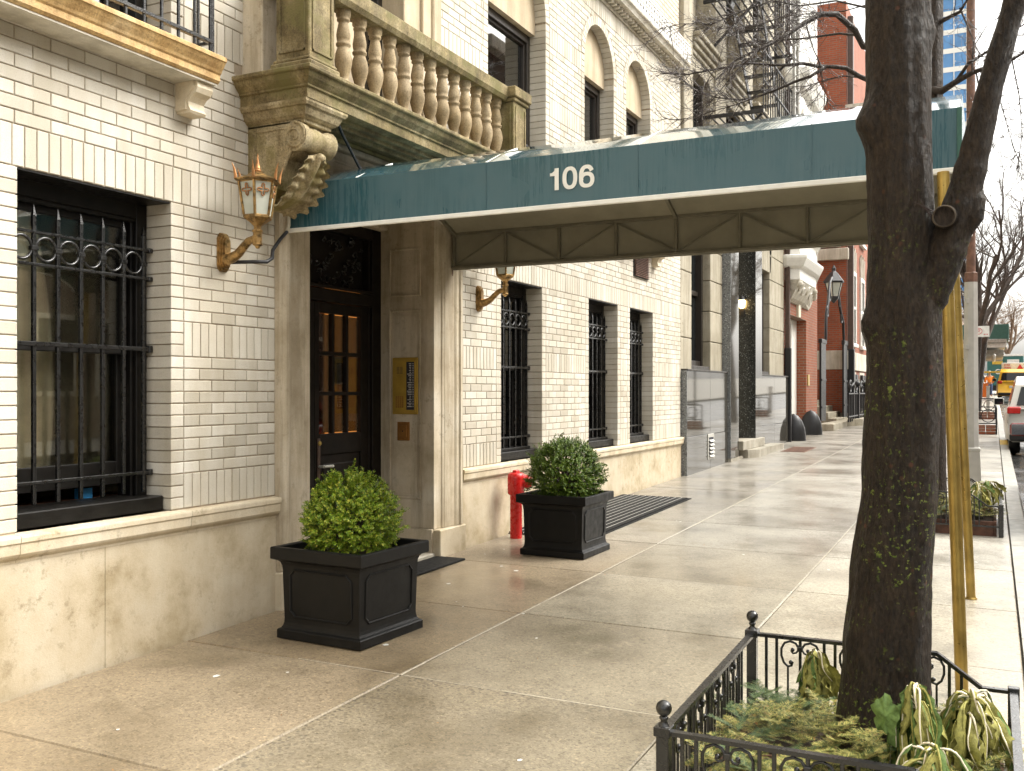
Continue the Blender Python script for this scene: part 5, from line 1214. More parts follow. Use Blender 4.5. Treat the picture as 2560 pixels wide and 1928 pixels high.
# ================================================================== TREE GUARDS AND BEDS
def guard(label):
    x0, x1, y0, y1 = 3.2, 4.56, -3.5, -4.58; zg = gz(3.9, -4); t = thing('tree_guard', label, 'tree guard', (3.9, -4.0, zg)); I = M['iron']
    def zt(x): return .444 + (x - x0) * .022
    for x in (x0, x1):
        z = gz(x, y0); zc = zt(x) + .018; p = MB(); s = .022; p.bbox(x - s, x + s, y0 - s, y0 + s, z, zc, .003); p.bbox(x - s - .007, x + s + .007, y0 - s - .007, y0 + s + .007, zc - .03, zc + .004, .003)
        p.lathe([(.022, zc), (.014, zc + .012), (.011, zc + .02), (.016, zc + .027), (.016, zc + .032), (.010, zc + .037)], (x, y0, 0), 14); po = p.build('post', I, t); MB().ball((x, y0, zc + .062), .0275, 16, 10).build('ball_finial', I, po)
        z = gz(x, y1); p = MB(); p.bbox(x - s, x + s, y1 - s, y1 + s, z, zt(x) - .105, .003); p.build('post', I, t)
    def rail(a, b): MB().bar(a, b, .030, .015).build('rail', I, t)
    rail((x0, y0, zt(x0)), (x1, y0, zt(x1)))
    for x in (x0, x1): rail((x, y0, zt(x)), (x, -4.29, zt(x))); rail((x, -4.288, zt(x)), (x, -4.46, zt(x) - .125)); rail((x, -4.458, zt(x) - .125), (x, y1, zt(x) - .125))
    rail((x0, y1, zt(x0) - .125), (x1, y1, zt(x1) - .125)); rail((x0, y0, .11), (x1, y0, .13))
    for x in (x0, x1): rail((x, y0, .12), (x, y1, .115))
    rail((x0, y1, .105), (x1, y1, .125))
    def topz_(y, x):
        if y > -4.29: return zt(x)
        if y > -4.46: return zt(x) - .125 * (-4.29 - y) / .17
        return zt(x) - .125
    def infill(A, B, axis, fixed):
        # bars in pairs with a scroll panel between
        L = abs(B - A); sgn = 1 if B > A else -1; u = .045; pat = []
        while u < L - .03:
            pat.append((u, 'b')); u += .047
            if u < L - .03: pat.append((u, 'b'))
            u += .105
            if u < L - .1: pat.append((u, 's'))
            u += .105
        for (u, k) in pat:
            w = A + sgn * u; X, Y = (w, fixed) if axis == 'x' else (fixed, w); zz = topz_(Y, X) if axis == 'y' else (zt(X) if fixed == y0 else zt(X) - .125)
            MB().bbox(X - .0065, X + .0065, Y - .0065, Y + .0065, .115, zz - .005, .0015).build('bar', I, t)
            if k == 's' and zz > .36:
                s = MB()
                for sg in (-1, 1):
                    q = [(.016, -.062), (.022, -.072), (.031, -.068), (.030, -.056), (.02, -.05)]; big = []
                    for i in range(15):
                        a = R(100 - i * 22.0); rr = .055 if i < 11 else .055 - .008 * (i - 10)
                        big.append((.052 + (rr * .85) * math.cos(a) - .0, -.088 + rr * 1.15 * math.sin(a)))
                    cur = [(.004, -.066), (.012, -.072), (.024, -.074)] ; pth = [(.020, -.060), (.012, -.068), (.020, -.080), (.034, -.076), (.036, -.062)]
                    def W(p): return (X + (sg * p[0] if axis == 'x' else 0), Y + (sg * p[0] if axis == 'y' else 0), zz + p[1])
                    arc = [(.006, -.045), (.02, -.024), (.045, -.016), (.07, -.026), (.084, -.052), (.084, -.085), (.074, -.115), (.055, -.132), (.038, -.126), (.034, -.112), (.044, -.106)]
                    s.tube([W(p) for p in arc], .0058, 6); s.ball(W((.042, -.112)), .010, 8, 6); s.tube([W(p) for p in [(.006, -.05), (.018, -.066), (.032, -.07), (.04, -.06), (.034, -.05)]], .005, 6); s.ball(W((.034, -.054)), .0095, 8, 6)
                    s.tube([W(p) for p in [(.055, -.132), (.055, -.2), (.055, zt(X) * 0 + .115 - zz)]], .005, 6)
                s.bbox(X - .013, X + .013, Y - .013, Y + .013, zz - .058, zz - .036, .003); s.build('scroll', I, t)
    infill(x0 + .02, x1 - .02, 'x', y0); infill(y0 - .02, y1 + .02, 'y', x1); infill(y0 - .02, y1 + .02, 'y', x0); infill(x0 + .02, x1 - .02, 'x', y1)
    return t
g1 = guard('black iron tree guard with ball finials round the nearer planted bed')
def bed(dx, label):
    zg = gz(3.9, -4.05); t = thing('planting_bed', label, 'planting bed', (3.88, -4.04, zg)); a, b, c_, d_ = 3.24, 4.52, -4.54, -3.54
    for (p, q, r_, s_) in ((a, b, c_, c_ + .03), (a, b, d_ - .03, d_), (a, a + .03, c_ + .03, d_ - .03), (b - .03, b, c_ + .03, d_ - .03)): MB().bbox(p, q, r_, s_, zg - .02, zg + .135, .004).build('board', M['wood_brown'], t)
    m = MB(); n = 14; rn = random.Random(2)
    H_ = [[zg + .10 + .05 * math.sin(i * .45) * math.sin(j * .4) + .015 * rn.random() for j in range(n + 1)] for i in range(n + 1)]
    for i in range(n):
        for j in range(n):
            q = [(a + .03 + (b - a - .06) * k / n, c_ + .03 + (d_ - c_ - .06) * l / n, H_[k][l]) for (k, l) in ((i, j), (i + 1, j), (i + 1, j + 1), (i, j + 1))]; m.add(q, [(0, 1, 2, 3)], True)
    m.build('soil', M['soil'], t); return t
b1 = bed(0, 'wood edged soil bed heaped with fir boughs round the nearer trunk')
def frond(mb, base, d, L, rn, needle=.026):
    # flat spray of needles along a twig with side twigs
    d = d.normalized(); sd_ = d.cross(Vector((0, 0, 1))); sd_ = sd_.normalized() if sd_.length > .1 else Vector((1, 0, 0))
    def spray(p, dd, ln):
        k = max(6, int(ln / .0065)); s_ = dd.cross(Vector((0, 0, 1))).normalized(); curl = rn.uniform(-.12, .05)
        for i in range(k):
            f = i / k; pt = p + dd * ln * f + Vector((0, 0, curl * ln * f * f))
            for sg in (-1, 1):
                nd = (dd * .62 + s_ * sg * .78 + Vector((0, 0, rn.uniform(-.05, .25)))).normalized(); nl = needle * (1 - .45 * f) * rn.uniform(.8, 1.1); w = dd * .0023
                mb.add([pt - w, pt + w, pt + nd * nl], [(0, 1, 2)])
    spray(base, d, L)
    for q in (.2, .35, .5, .65, .8):
        for sg in (-1, 1): spray(base + d * L * q, (d * .7 + sd_ * sg * .7).normalized(), L * .45 * (1.1 - q))
def boughs(parent, n, seed, mat1, mat2, x0=3.27, x1=4.5, y0=-4.5, y1=-3.56):
    rn = random.Random(seed); A, B_ = MB(), MB(); st = MB(); zg = gz(3.9, -4.05)
    for i in range(n):
        x = rn.uniform(x0, x1); y = rn.uniform(y0, y1)
        if math.hypot(x - 4.13, y + 4.12) < .2: continue
        z = zg + .15 + .15 * math.exp(-((x - 3.8) ** 2 + (y + 3.85) ** 2) / .16) * rn.uniform(.4, 1) + rn.uniform(0, .07)
        a = rn.uniform(0, 6.28); d = Vector((math.cos(a), math.sin(a), rn.uniform(-.35, .6)))
        frond(B_ if (rn.random() < .12 or (x > 4.2 and y > -3.85)) else A, Vector((x, y, z)), d, rn.uniform(.12, .22), rn)
    A.build('fir_boughs', mat1, parent, kind='stuff'); B_.build('fir_boughs', mat2, parent, kind='stuff')
    for i in range(14):
        x = rn.uniform(x0 + .1, x1 - .1); y = rn.uniform(y0 + .1, y1 - .1); a = rn.uniform(0, 6.28); p = Vector((x, y, zg + .2)); d = Vector((math.cos(a), math.sin(a), 0))
        st.tube([p, p + d * .12 + Vector((0, 0, .05)), p + d * .26 + Vector((0, 0, .03))], [.005, .004, .002], 5)
    st.build('bough_stems', M['brown_steel'], parent, kind='stuff')
    dl = MB()
    for i in range(60):
        x = rn.uniform(x0, x1); y = rn.uniform(y0, y1); z = zg + .17 + rn.uniform(0, .08); a = rn.uniform(0, 6.28); L = rn.uniform(.02, .04); d = Vector((math.cos(a), math.sin(a), rn.uniform(-.3, .3))); s = d.cross(Vector((0, 0, 1))).normalized()
        p = Vector((x, y, z)); dl.add([p, p + d * L * .5 + s * L * .3 + Vector((0, 0, .006)), p + d * L, p + d * L * .5 - s * L * .3 + Vector((0, 0, .006))], [(0, 1, 2), (0, 2, 3)])
    dl.build('dry_leaves', M['dry_leaf'], parent, kind='stuff')
boughs(b1, 430, 3, M['fir'], M['fir_dark'])
def kale_plant(x, y, ztop, label, seed, n=16, spread=.10, fall=.2, green=.2, toward=None):
    rn = random.Random(seed); z0 = gz(x, y) + .12; t = thing('ornamental_kale', label, 'kale', (x, y, z0)); stq = MB(); stq.tube([(x, y, z0), (x + .01, y, (z0 + ztop) / 2), (x, y, ztop - .03)], [.014, .013, .012], 7); stq.build('stalk', M['kale_green'], t)
    n = int(n * 2.2)
    for i in range(n):
        a = 6.283 * i / n * 1.0 + rn.uniform(-.5, .5) if toward is None or rn.random() < .4 else toward + rn.gauss(0, .6)
        d = Vector((math.cos(a), math.sin(a), 0)); out = spread * rn.uniform(.25, 1.35); fl = fall * rn.uniform(.45, 1.15); p0 = Vector((x + rn.gauss(0, .008), y + rn.gauss(0, .008), ztop - rn.uniform(0, .09)))
        K = 12; ctr = []; hump = rn.uniform(.005, .04); sway = rn.gauss(0, .03); sd0 = d.cross(Vector((0, 0, 1))).normalized()
        for k in range(K + 1):
            s = k / K; ctr.append(p0 + d * (out * (1 - (1 - s) ** 2.6)) + Vector((0, 0, hump * math.sin(min(1, s * 2.4) * 3.14) - fl * s ** 1.5)) + sd0 * (sway * s * s + .008 * math.sin(s * 7 + i)))
        W = rn.uniform(.010, .028); tw_ = rn.gauss(0, .9); tw1 = rn.gauss(0, 1.2); fold = rn.uniform(.5, 1.5); ph = rn.uniform(0, 6); m = MB(); vs = []
        for k, p in enumerate(ctr):
            s = k / K; tg2 = (ctr[min(k + 1, K)] - ctr[max(k - 1, 0)]).normalized(); ang = tw_ + tw1 * s; sd_ = (sd0 * math.cos(ang) + tg2.cross(sd0) * math.sin(ang)).normalized(); nr = tg2.cross(sd_)
            w = W * (.18 + 1.0 * max(0, math.sin(max(0, s - .18) / .82 * 2.75)) ** .75) * (1 + .22 * math.sin(s * 23 + ph))
            for q in (-1, -.6, 0, .6, 1):
                vs.append(p + sd_ * (w * q * (1 - .25 * fold * abs(q) * .4)) + nr * (fold * w * abs(q) ** 1.2 * .7) + (nr * (.007 * math.sin(s * 31 + q * 2 + ph)) if abs(q) == 1 else Vector((0, 0, 0))) + Vector((rn.gauss(0, 1), rn.gauss(0, 1), rn.gauss(0, 1))) * (.003 if abs(q) == 1 else .0012))
        m.add(vs, [(k * 5 + j, k * 5 + j + 1, k * 5 + j + 6, k * 5 + j + 5) for k in range(K) for j in range(4)], True)
        lf = m.build('leaf', M['kale_green'] if rn.random() < green else M['kale_leaf'], t); lf.data.materials[0] = lf.data.materials[0]
        MB().tube(ctr, [.0048 * (1 - .75 * k / K) for k in range(K + 1)], 5).build('midrib', M['curtain'] if rn.random() < .45 else M['kale_leaf'], lf)
kale_plant(4.40, -3.81, .465, 'wilted yellow kale hanging limp in the fir boughs, left of the dark trunk', 5, 17, .055, .22, .2)
kale_plant(3.74, -4.25, .555, 'limp green kale with a broad curled leaf at the foot of the dark trunk', 6, 15, .09, .30, .65)
kale_plant(4.02, -4.43, .475, 'wilted straw-yellow kale drooping beside the low end of the iron guard', 7, 22, .12, .27, .22)
kale_plant(3.46, -4.33, .44, 'collapsed kale with grey-green leaves hanging over the near rail', 8, 12, .12, .22, .6, R(160))
lf = MB(); lc_ = Vector((3.70, -4.16, .45)); rn = random.Random(4)
def LP(i, j):
    a = 6.283 * j / 28; q = i / 5; r_ = .055 * q * (1 + .14 * math.sin(5 * a) + .06 * math.sin(11 * a)); ruf = q ** 3 * (.012 * math.sin(9 * a) + .006 * math.sin(17 * a + 1))
    return lc_ + Vector((.03 * q * q * math.cos(a - .6) - .022 * (1 - q) + ruf, r_ * math.cos(a) * .85 + ruf * .5, r_ * 1.15 * math.sin(a)))
lf.grid(LP, 5, 28); lf.build('leaf', M['kale_green'], [o for o in bpy.data.objects if o.name == 'ornamental_kale.001'][0])
# second guard and bed, farther along the kerb
for src, lab in ((g1, 'black iron tree guard round the farther bed near the grey street light'), (b1, 'farther soil bed of fir boughs at the foot of the street light')):
    o = dup(src); o.location.x += 7.7; o.location.z += 7.7 * G; o['label'] = lab
kale_plant(11.35, -4.36, .62, 'pale wilted kale in the farther bed, leaning on its iron guard', 9, 14, .16, .2, .1)
kale_plant(11.75, -4.44, .62, 'limp yellow-green kale in the farther bed, on its kerb side', 10, 14, .16, .2, .3)
# ================================================================== STREET LIGHT
x, y = 14.1, -4.25; z = gz(x, y); t = thing('street_light', 'pale grey octagonal street light column with a flared base box', 'street light', (x, y, z))
b_ = MB(); b_.lathe([(.19, 0), (.185, .04), (.15, .62), (.158, .63), (.158, .66), (.13, .68)], (x, y, z), 4, False, R(45)); b_.build('base_box', M['grey_post'], t)
p = MB(); p.lathe([(.10, .67), (.085, 2.83)], (x, y, z), 8, False, R(22.5)); p.build('column', M['grey_post'], t)
p = MB(); p.lathe([(.084, 2.83), (.084, 2.95), (.07, 2.96)], (x, y, z), 8, False, R(22.5)); p.build('collar', M['brown_steel'], t)
p = MB(); p.lathe([(.055, 2.95), (.05, 8.6)], (x, y, z), 12); p.tube([(x, y, z + 8.5), (x, y - .6, z + 9.0), (x, y - 2, z + 9.1)], [.045, .04, .035], 8); p.build('upper_mast', M['brown_steel'], t)
p = MB(); p.bbox(x - .12, x + .12, y - 2.5, y - 1.95, z + 9.02, z + 9.14, .03); p.build('lamp_head', M['grey_post'], t)
for zz in (1.1, 1.95, 2.55): MB().bbox(x - .105, x - .085, y + .02, y + .06, z + zz, z + zz + .06, .003).build('strap', M['grey_post'], t)
# ================================================================== GRANITE AND SANDSTONE HOUSE
h2 = thing('stone_house', 'sandstone house with polished granite base and dark granite doorway', 'building', (15.3, 0, .2)); S = M['sandstone']
HX0, HX1 = 15.285, 23.95
def zb(x): return gz(x, 0) - .1
def blocks(x0, x1, z0, z1, n, y=.0, dep=.3, mat=S, parent=h2, nm='stone_block'):
    for i in range(n):
        a = z0 + (z1 - z0) * i / n; b = z0 + (z1 - z0) * (i + 1) / n
        MB().bbox(x0, x1, y, y + dep, a + .005, b - .005, .012).build(nm, mat, parent)
core = MB(); core.box(HX0, HX1, .3, 10, 0, 14); core.build('wall', S, h2)
# ground floor: piers of rusticated blocks round two windows, granite door surround
ZG = 1.93
blocks(HX0, 15.93, ZG, 5.2, 6); blocks(17.15, 18.0, ZG, 5.2, 6); blocks(20.72, 21.1, ZG, 5.2, 6); blocks(22.3, HX1, ZG, 5.2, 6)
for (a, b) in ((15.93, 17.15), (21.1, 22.3)):
    zt_ = 5.2 if a < 18 else 4.25
    if a > 18:
        m = MB(); n = 7
        for i in range(n):
            u0, u1 = a - .1 + (b - a + .2) * i / n, a - .1 + (b - a + .2) * (i + 1) / n; k0 = (u0 - (a + b) / 2) * .25; k1 = (u1 - (a + b) / 2) * .25
            m.prism([(u0 + .006, 4.27), (u1 - .006, 4.27), (u1 + k1 - .006, 5.19), (u0 + k0 + .006, 5.19)], 'y', .0, .3)
        m.build('flat_arch', S, h2)
    w_ = MB(); fr = M['window_brown']
    for (p, q) in ((a + .005, a + .09), (b - .09, b - .005)): w_.bbox(p, q, .14, .3, ZG + .1, zt_ - .005, .004)
    w_.bbox(a + .09, b - .09, .16, .3, zt_ - .1, zt_ - .005, .004); w_.bbox(a + .09, b - .09, .16, .3, ZG + .1, ZG + .2, .004); w_.bbox(a + .09, b - .09, .2, .29, 3.28, 3.36, .004)
    fo = w_.build('window', fr, h2); MB().box(a + .08, b - .08, .25, .256, ZG + .15, zt_ - .05).build('pane', M['dark_glass'], fo); MB().box(a + .1, a + .5, .27, .275, 3.36, zt_ - .05).build('blind', M['cream_paint'], fo); MB().bbox(a, b, .02, .3, ZG + .005, ZG + .1, .005).build('sill', M['window_brown'], h2)
# polished base, in panels
for (a, b) in ((15.30, 16.75), (16.75, 18.0), (20.72, 22.3), (22.3, HX1 - .02)):
    MB().bbox(a + .002, b - .002, -.10, .3, .86, ZG, .003).build('granite_panel', M['granite_polished'], h2); MB().bbox(a + .002, b - .002, -.105, .3, zb(a), .856, .003).build('granite_panel', M['granite_polished'], h2)
MB().bbox(15.286, 15.302, -.104, 0, zb(15.3), ZG + .002, .002).build('granite_edge', M['granite_rough'], h2)
MB().bbox(15.30, 18.0, -.115, 0, ZG, ZG + .03, .004).build('base_capping', M['window_brown'], h2); MB().bbox(20.72, HX1 - .02, -.115, 0, ZG, ZG + .03, .004).build('base_capping', M['window_brown'], h2)
for (a, b) in ((18.0, 18.62), (20.1, 20.72)): MB().bbox(a + .003, b - .003, -.16, .3, .35, 5.2, .003).build('door_surround', M['granite_polished'], h2)
MB().bbox(17.985, 18.002, -.158, 0, .35, 5.2, .002).build('granite_edge', M['granite_rough'], h2)
MB().box(20.085, 20.1025, -.15, .62, .62, 5.2).build('door_jamb', M['granite_dark'], h2); MB().box(18.6, 18.617, -.15, .62, .62, 5.2).build('door_jamb', M['granite_dark'], h2)
MB().bbox(18.0, 20.72, -.18, .62, 5.2, 5.75, .01).build('door_lintel', M['granite_polished'], h2)
dl = MB(); dl.bbox(18.62, 20.08, .55, .62, .62, 5.2, .005); dl.bbox(18.75, 19.95, .53, .56, .8, 3.2, .01); dl.build('street_door', M['door_paint'], h2)
hv = MB(); hv.box(18.0, 20.72, -.16, .55, zb(18) , .345); hv.build('door_platform', M['step_granite'], h2)
# steps
zs = gz(20.4, -.35)
MB().prism([(19.0, .1), (19.0, -.25), (19.35, -.40), (21.85, -.40), (21.85, -.1), (20.72, -.1)], 'z', zs - .12, zs + .14).build('step', M['step_granite'], h2); MB().bbox(18.75, 20.72, -.22, .3, zs + .14, zs + .32, .01).build('step', M['step_granite'], h2)
vf = MB(); vf.bbox(16.55, 16.95, -.118, -.1, .42, .86, .004); vo = vf.build('vent_frame', M['grey_post'], h2); MB().box(16.6, 16.9, -.1195, -.117, .47, .8).build('vent_opening', M['dark_cloth'], vo)
for i in range(5): MB().prism([(-.119, .49 + i * .065), (-.15, .46 + i * .065), (-.15, .465 + i * .065), (-.119, .5 + i * .065)], 'x', 16.61, 16.89).build('louvre', M['grey_post'], vo)
# porch lamp on the dark jamb
t = thing('porch_lamp', 'small lit wall lamp on the dark speckled granite doorway', 'lamp', (20.08, .1, 3.3)); MB().bbox(20.045, 20.085, .06, .14, 3.12, 3.3, .01).build('bracket', M['iron_far'], t); MB().lathe([(.035, 3.30), (.06, 3.33), (.075, 3.45), (.05, 3.5)], (20.0, .1, 0), 10).build('globe', M['lamp_lit'], t); MB().lathe([(.08, 3.46), (.05, 3.53), (.01, 3.56)], (20.0, .1, 0), 10).build('cap', M['iron_far'], t)
# upper floors: pilasters, cased windows with cornices
MB().bbox(HX0, HX1, -.14, .3, 5.205, 5.42, .02).build('string_course', S, h2)
for (a, b) in ((HX0, 15.80), (17.3, 18.05), (19.6, 20.3), (21.9, 22.5)):
    m = MB(); m.bbox(a, b, -.06, .3, 5.42, 12, .01); m.bbox(a - .0, b, -.10, .3, 5.42, 5.7, .01); m.build('pilaster', S, h2)
for (a, b) in ((15.80, 17.3), (18.05, 19.6), (20.3, 21.9), (22.5, 23.9)):
    for zt_ in (7.0, 10.8):
        w_ = MB(); z0 = zt_ - 1.75; p, q = a + .12, b - .28
        w_.bbox(a, p, -.03, .3, z0, zt_, .008); w_.bbox(q, b, -.03, .3, z0, zt_, .008)
        for k in range(3): w_.bbox(q + .03 + k * .07, q + .06 + k * .07, -.05, 0, z0, zt_, .006)
        w_.bbox(a, b, -.02, .3, zt_, zt_ + .22, .008)
        for k in range(4): w_.bbox(a - .02 * k * (a > 16), b, -.05 - .05 * k, .3, zt_ + .22 + .085 * k, zt_ + .30 + .085 * k, .012)
        fo = w_.build('window_case', S, h2); MB().box(p, q, .2, .206, z0, zt_).build('pane', M['dark_glass'], fo); MB().bbox((p + q) / 2 - .02, (p + q) / 2 + .02, .17, .2, z0, zt_, .004).build('mullion', M['window_brown'], fo)
        for (u, v_) in ((p, p + .07), (q - .07, q)): MB().bbox(u, v_, .1, .25, z0, zt_, .004).build('frame', M['window_brown'], fo)
# fire escape
t = thing('fire_escape', 'black iron fire escape with slatted landings and stairs on the sandstone front', 'fire escape', (18.4, -.5, 6.2)); I = M['iron_far']
FX0, FX1 = 16.6, 20.0
for zl in (6.35, 8.35, 10.8):
    for i in range(8): y = -.1 - i * .125; MB().bbox(FX0, FX1, y - .032, y, zl, zl + .012, .002).build('slat', I, t)
    for x in (FX0, (FX0 + FX1) / 2, FX1): MB().bbox(x - .025, x + .025, -1.05, -.02, zl - .06, zl, .004).build('bearer', I, t)
    for zr in (.5, 1.0): MB().bbox(FX0, FX1, -1.06, -1.03, zl + zr - .015, zl + zr + .015, .003).build('rail', I, t)
    for i in range(18): x = FX0 + (FX1 - FX0) * i / 17; MB().bbox(x - .008, x + .008, -1.055, -1.035, zl, zl + 1.0, .002).build('baluster', I, t)
    MB().bar((FX0 + .1, -.05, zl - .9), (FX0 + .1, -1.0, zl - .05), .04).build('brace', I, t); MB().bar((FX1 - .1, -.05, zl - .9), (FX1 - .1, -1.0, zl - .05), .04).build('brace', I, t)
for (za, zb_, xa, xb) in ((6.36, 8.36, 19.6, 17.4), (8.36, 10.8, 17.2, 19.6)):
    for y in (-.35, -.85): MB().bar((xa, y, za), (xb, y, zb_), .02, .14).build('stringer', I, t)
    for i in range(1, 9): u = i / 9; MB().bbox(xa + (xb - xa) * u - .09, xa + (xb - xa) * u + .09, -.85, -.35, za + (zb_ - za) * u, za + (zb_ - za) * u + .02, .003).build('tread', I, t)
for x in (19.15, 19.55): MB().bbox(x - .03, x + .03, -1.12, -1.07, 6.0, 11.5, .004).build('ladder_rail', M['grey_post'], t)
for i in range(16): MB().bbox(19.18, 19.52, -1.105, -1.085, 6.2 + i * .3, 6.225 + i * .3, .003).build('rung', M['grey_post'], t)
# ================================================================== RED BRICK HOUSE WITH WHITE ORIEL
h3 = thing('brick_house', 'red brick house with white corner oriel and tall white street door', 'building', (26, 0, .4)); RB = M['red_brick']; W = M['white_paint']
w_ = MB(); w_.box(23.97, 24.45, 0, .5, 0, 5.0); w_.box(27.1, 28.95, 0, .5, 0, 5.0); w_.box(24.45, 27.1, 0, .5, 3.5, 5.0); w_.box(23.97, 28.95, .5, 10, 0, 13); w_.build('wall', RB, h3)
MB().box(23.97, 28.95, .0, .5, 5.0, 13).build('upper_wall', W, h3)
d = MB(); d.bbox(24.45, 24.62, .28, .48, .3, 3.495, .01); d.bbox(26.35, 27.095, .25, .48, .3, 3.495, .01); d.bbox(24.62, 26.35, .28, .48, 3.2, 3.495, .01); fo = d.build('door_case', W, h3)
d = MB(); d.bbox(24.62, 26.34, .42, .49, .3, 3.2, .01)
for i in range(4):
    for j in range(2): d.bbox(24.75 + i * .4, 25.02 + i * .4, .405, .425, .5 + j * 1.0, 1.3 + j * 1.2, .01)
d.build('street_door', W, fo)
for i in range(4): MB().box(24.72 + i * .4, 25.05 + i * .4, .40, .404, 1.75, 3.05).build('pane', M['dark_glass'], fo)
MB().prism([(25.65, 3.5), (25.95, 3.5), (26.0, 4.3), (25.6, 4.3)], 'y', -.06, 0).build('keystone', M['cream_paint'], h3)
MB().bbox(23.97, 24.44, -.05, 0, .1, .62, .01).build('plinth', M['concrete'], h3); MB().bbox(27.12, 28.97, -.05, 0, .1, .68, .01).build('plinth', M['concrete'], h3)
MB().bbox(27.25, 27.5, -.03, 0, 1.75, 2.05, .004).build('plaque', M['plaque'], h3)
# oriel: three-sided bay on a carved corbel
def bay(prof, name, mat, parent, x0=24.05, x1=28.3, cut=.75):
    m = MB(); vs = []
    for (o, z) in prof: vs += [(x0 - o, .05, z), (x0 - o, -.05 - o * .2, z), (x0 + .1 - o * .4, -.34 - o, z), (x1 - 1.75 + o * .4, -.34 - o, z), (x1 + o, -.05 - o * .2, z), (x1 + o, .05, z)]
    n = len(prof); fs = [(j * 6 + k, j * 6 + k + 1, j * 6 + k + 7, j * 6 + k + 6) for j in range(n - 1) for k in range(5)] + [(5, 4, 3, 2, 1, 0), tuple((n - 1) * 6 + k for k in range(6))]
    m.add(vs, fs); return m.build(name, mat, parent)
orl = bay([(-.02, 4.28), (0, 4.30), (0, 4.55), (.06, 4.58), (.10, 4.62), (.16, 4.75), (.18, 4.80), (.18, 4.86), (.02, 4.90), (.0, 5.0), (0, 5.3), (.05, 5.33), (.16, 5.45), (.18, 5.55), (.02, 5.6), (0, 5.62), (0, 8.8), (.12, 8.9), (.25, 9.2), (.25, 9.35), (0, 9.4)], 'oriel', W, h3)
cm = MB(); prof = [(-.03, 4.28), (-.10, 4.18), (-.22, 4.02), (-.36, 3.88), (-.5, 3.80)]; vs = []
for (o, z) in prof: vs += [(24.05 - o, .05, z), (24.05 - o, -.03, z), (24.15 - o * .4, min(-.03, -.34 - o * .6), z), (26.55 + o * .8, min(-.03, -.34 - o * .6), z), (28.3 + o * 2, -.03, z), (28.3 + o * 2, .05, z)]
cm.add(vs, [(j * 6 + k, j * 6 + k + 1, j * 6 + k + 7, j * 6 + k + 6) for j in range(4) for k in range(5)] + [(24, 25, 26, 27, 28, 29)]); co = cm.build('corbel', M['pale_stone'], orl)
for (x, z, r, s) in ((24.6, 4.14, .11, 1), (25.1, 4.10, .10, -1), (25.7, 4.14, .11, 1), (26.2, 4.08, .09, -1)):
    MB().tube([(x + r * (1 - k / 22) * math.cos(s * k * .6), -.345 + .7 * (4.28 - (z + r * (1 - k / 22) * math.sin(s * k * .6))) * .7, z + r * (1 - k / 22) * math.sin(s * k * .6)) for k in range(20)], .03, 6).build('carved_scroll', M['pale_stone'], co)
for (x, y, z) in ((24.3, -.3, 4.2), (26.5, -.3, 4.2), (27.2, -.18, 4.18), (27.7, -.1, 4.16)): MB().ball((x, y, z), .09, 10, 7).build('carved_boss', M['pale_stone'], co)
for (a, b) in ((24.45, 25.2), (25.5, 26.25)):
    MB().box(a, b, -.347, -.342, 5.9, 8.4).build('pane', M['dark_glass'], orl)
    for (p, q, z0, z1) in ((a - .06, a + .03, 5.85, 8.45), (b - .03, b + .06, 5.85, 8.45), (a, b, 7.1, 7.18), (a, b, 8.38, 8.48), (a - .08, b + .08, 5.78, 5.9), ((a + b) / 2 - .02, (a + b) / 2 + .02, 5.9, 8.4)): MB().bbox(p, q, -.395, -.34, z0, z1, .006).build('window_bar', W, orl)
MB().bbox(23.99, 24.1, -.13, -.02, 2.6, 12, .02).build('downpipe', M['downpipe'], h3); MB().bbox(23.98, 24.13, -.16, -.01, .32, 2.65, .02).build('downpipe_guard', M['iron_far'], h3)
for i, (x, s) in enumerate(((24.55, 1), (27.12, -1))):
    t = thing('wheel_guard', ('black domed iron wheel guard left of the white street door', 'black domed iron wheel guard against the brick jamb, right of the white street door')[i], 'wheel guard', (x, -.15, gz(x, -.15))); m = MB(); m.lathe([(.30, -.02), (.295, .15), (.27, .32), (.21, .48), (.12, .60), (.001, .66)], (x, -.12, gz(x, -.15)), 18, True, 0, .75, 1); m.build('dome', M['iron_far'], t)
# ================================================================== COURT WITH STEPS, GATE, LANTERN
h5 = thing('court_wall', 'pale wall with a white doorway at the back of the stepped court', 'wall', (32, 1.2, .5))
MB().box(28.95, 35.1, 1.6, 1.9, 0, 9).build('wall', M['red_brick'], h5); MB().bbox(29.6, 33.2, 1.5, 1.62, 1.9, 6.2, .02).build('door_case', W, h5); MB().bbox(30.6, 32.3, 1.44, 1.52, 1.95, 5.2, .02).build('door', M['pale_stone'], h5)
for x in (29.9, 32.9): MB().lathe([(.2, 1.9), (.17, 2.0), (.15, 5.6), (.2, 5.7)], (x, 1.35, 0), 14).build('column', W, h5)
t = thing('entrance_steps', 'sandstone entrance steps climbing into the gated court', 'steps', (33, 0, .5))
for i in range(7): MB().bbox(32.2, 35.0, -.35 + i * .26, 1.6, .35 + i * .19, .54 + i * .19, .01).build('step', M['sandstone'], t)
MB().bbox(29.0, 35.05, -.45, -.02, .3, .66, .015).build('kerb_block', M['sandstone'], t); MB().prism([(31.8, -.45), (32.4, -.85), (35.6, -.85), (36.0, -.45)], 'z', .25, .72).build('landing', M['sandstone'], t)
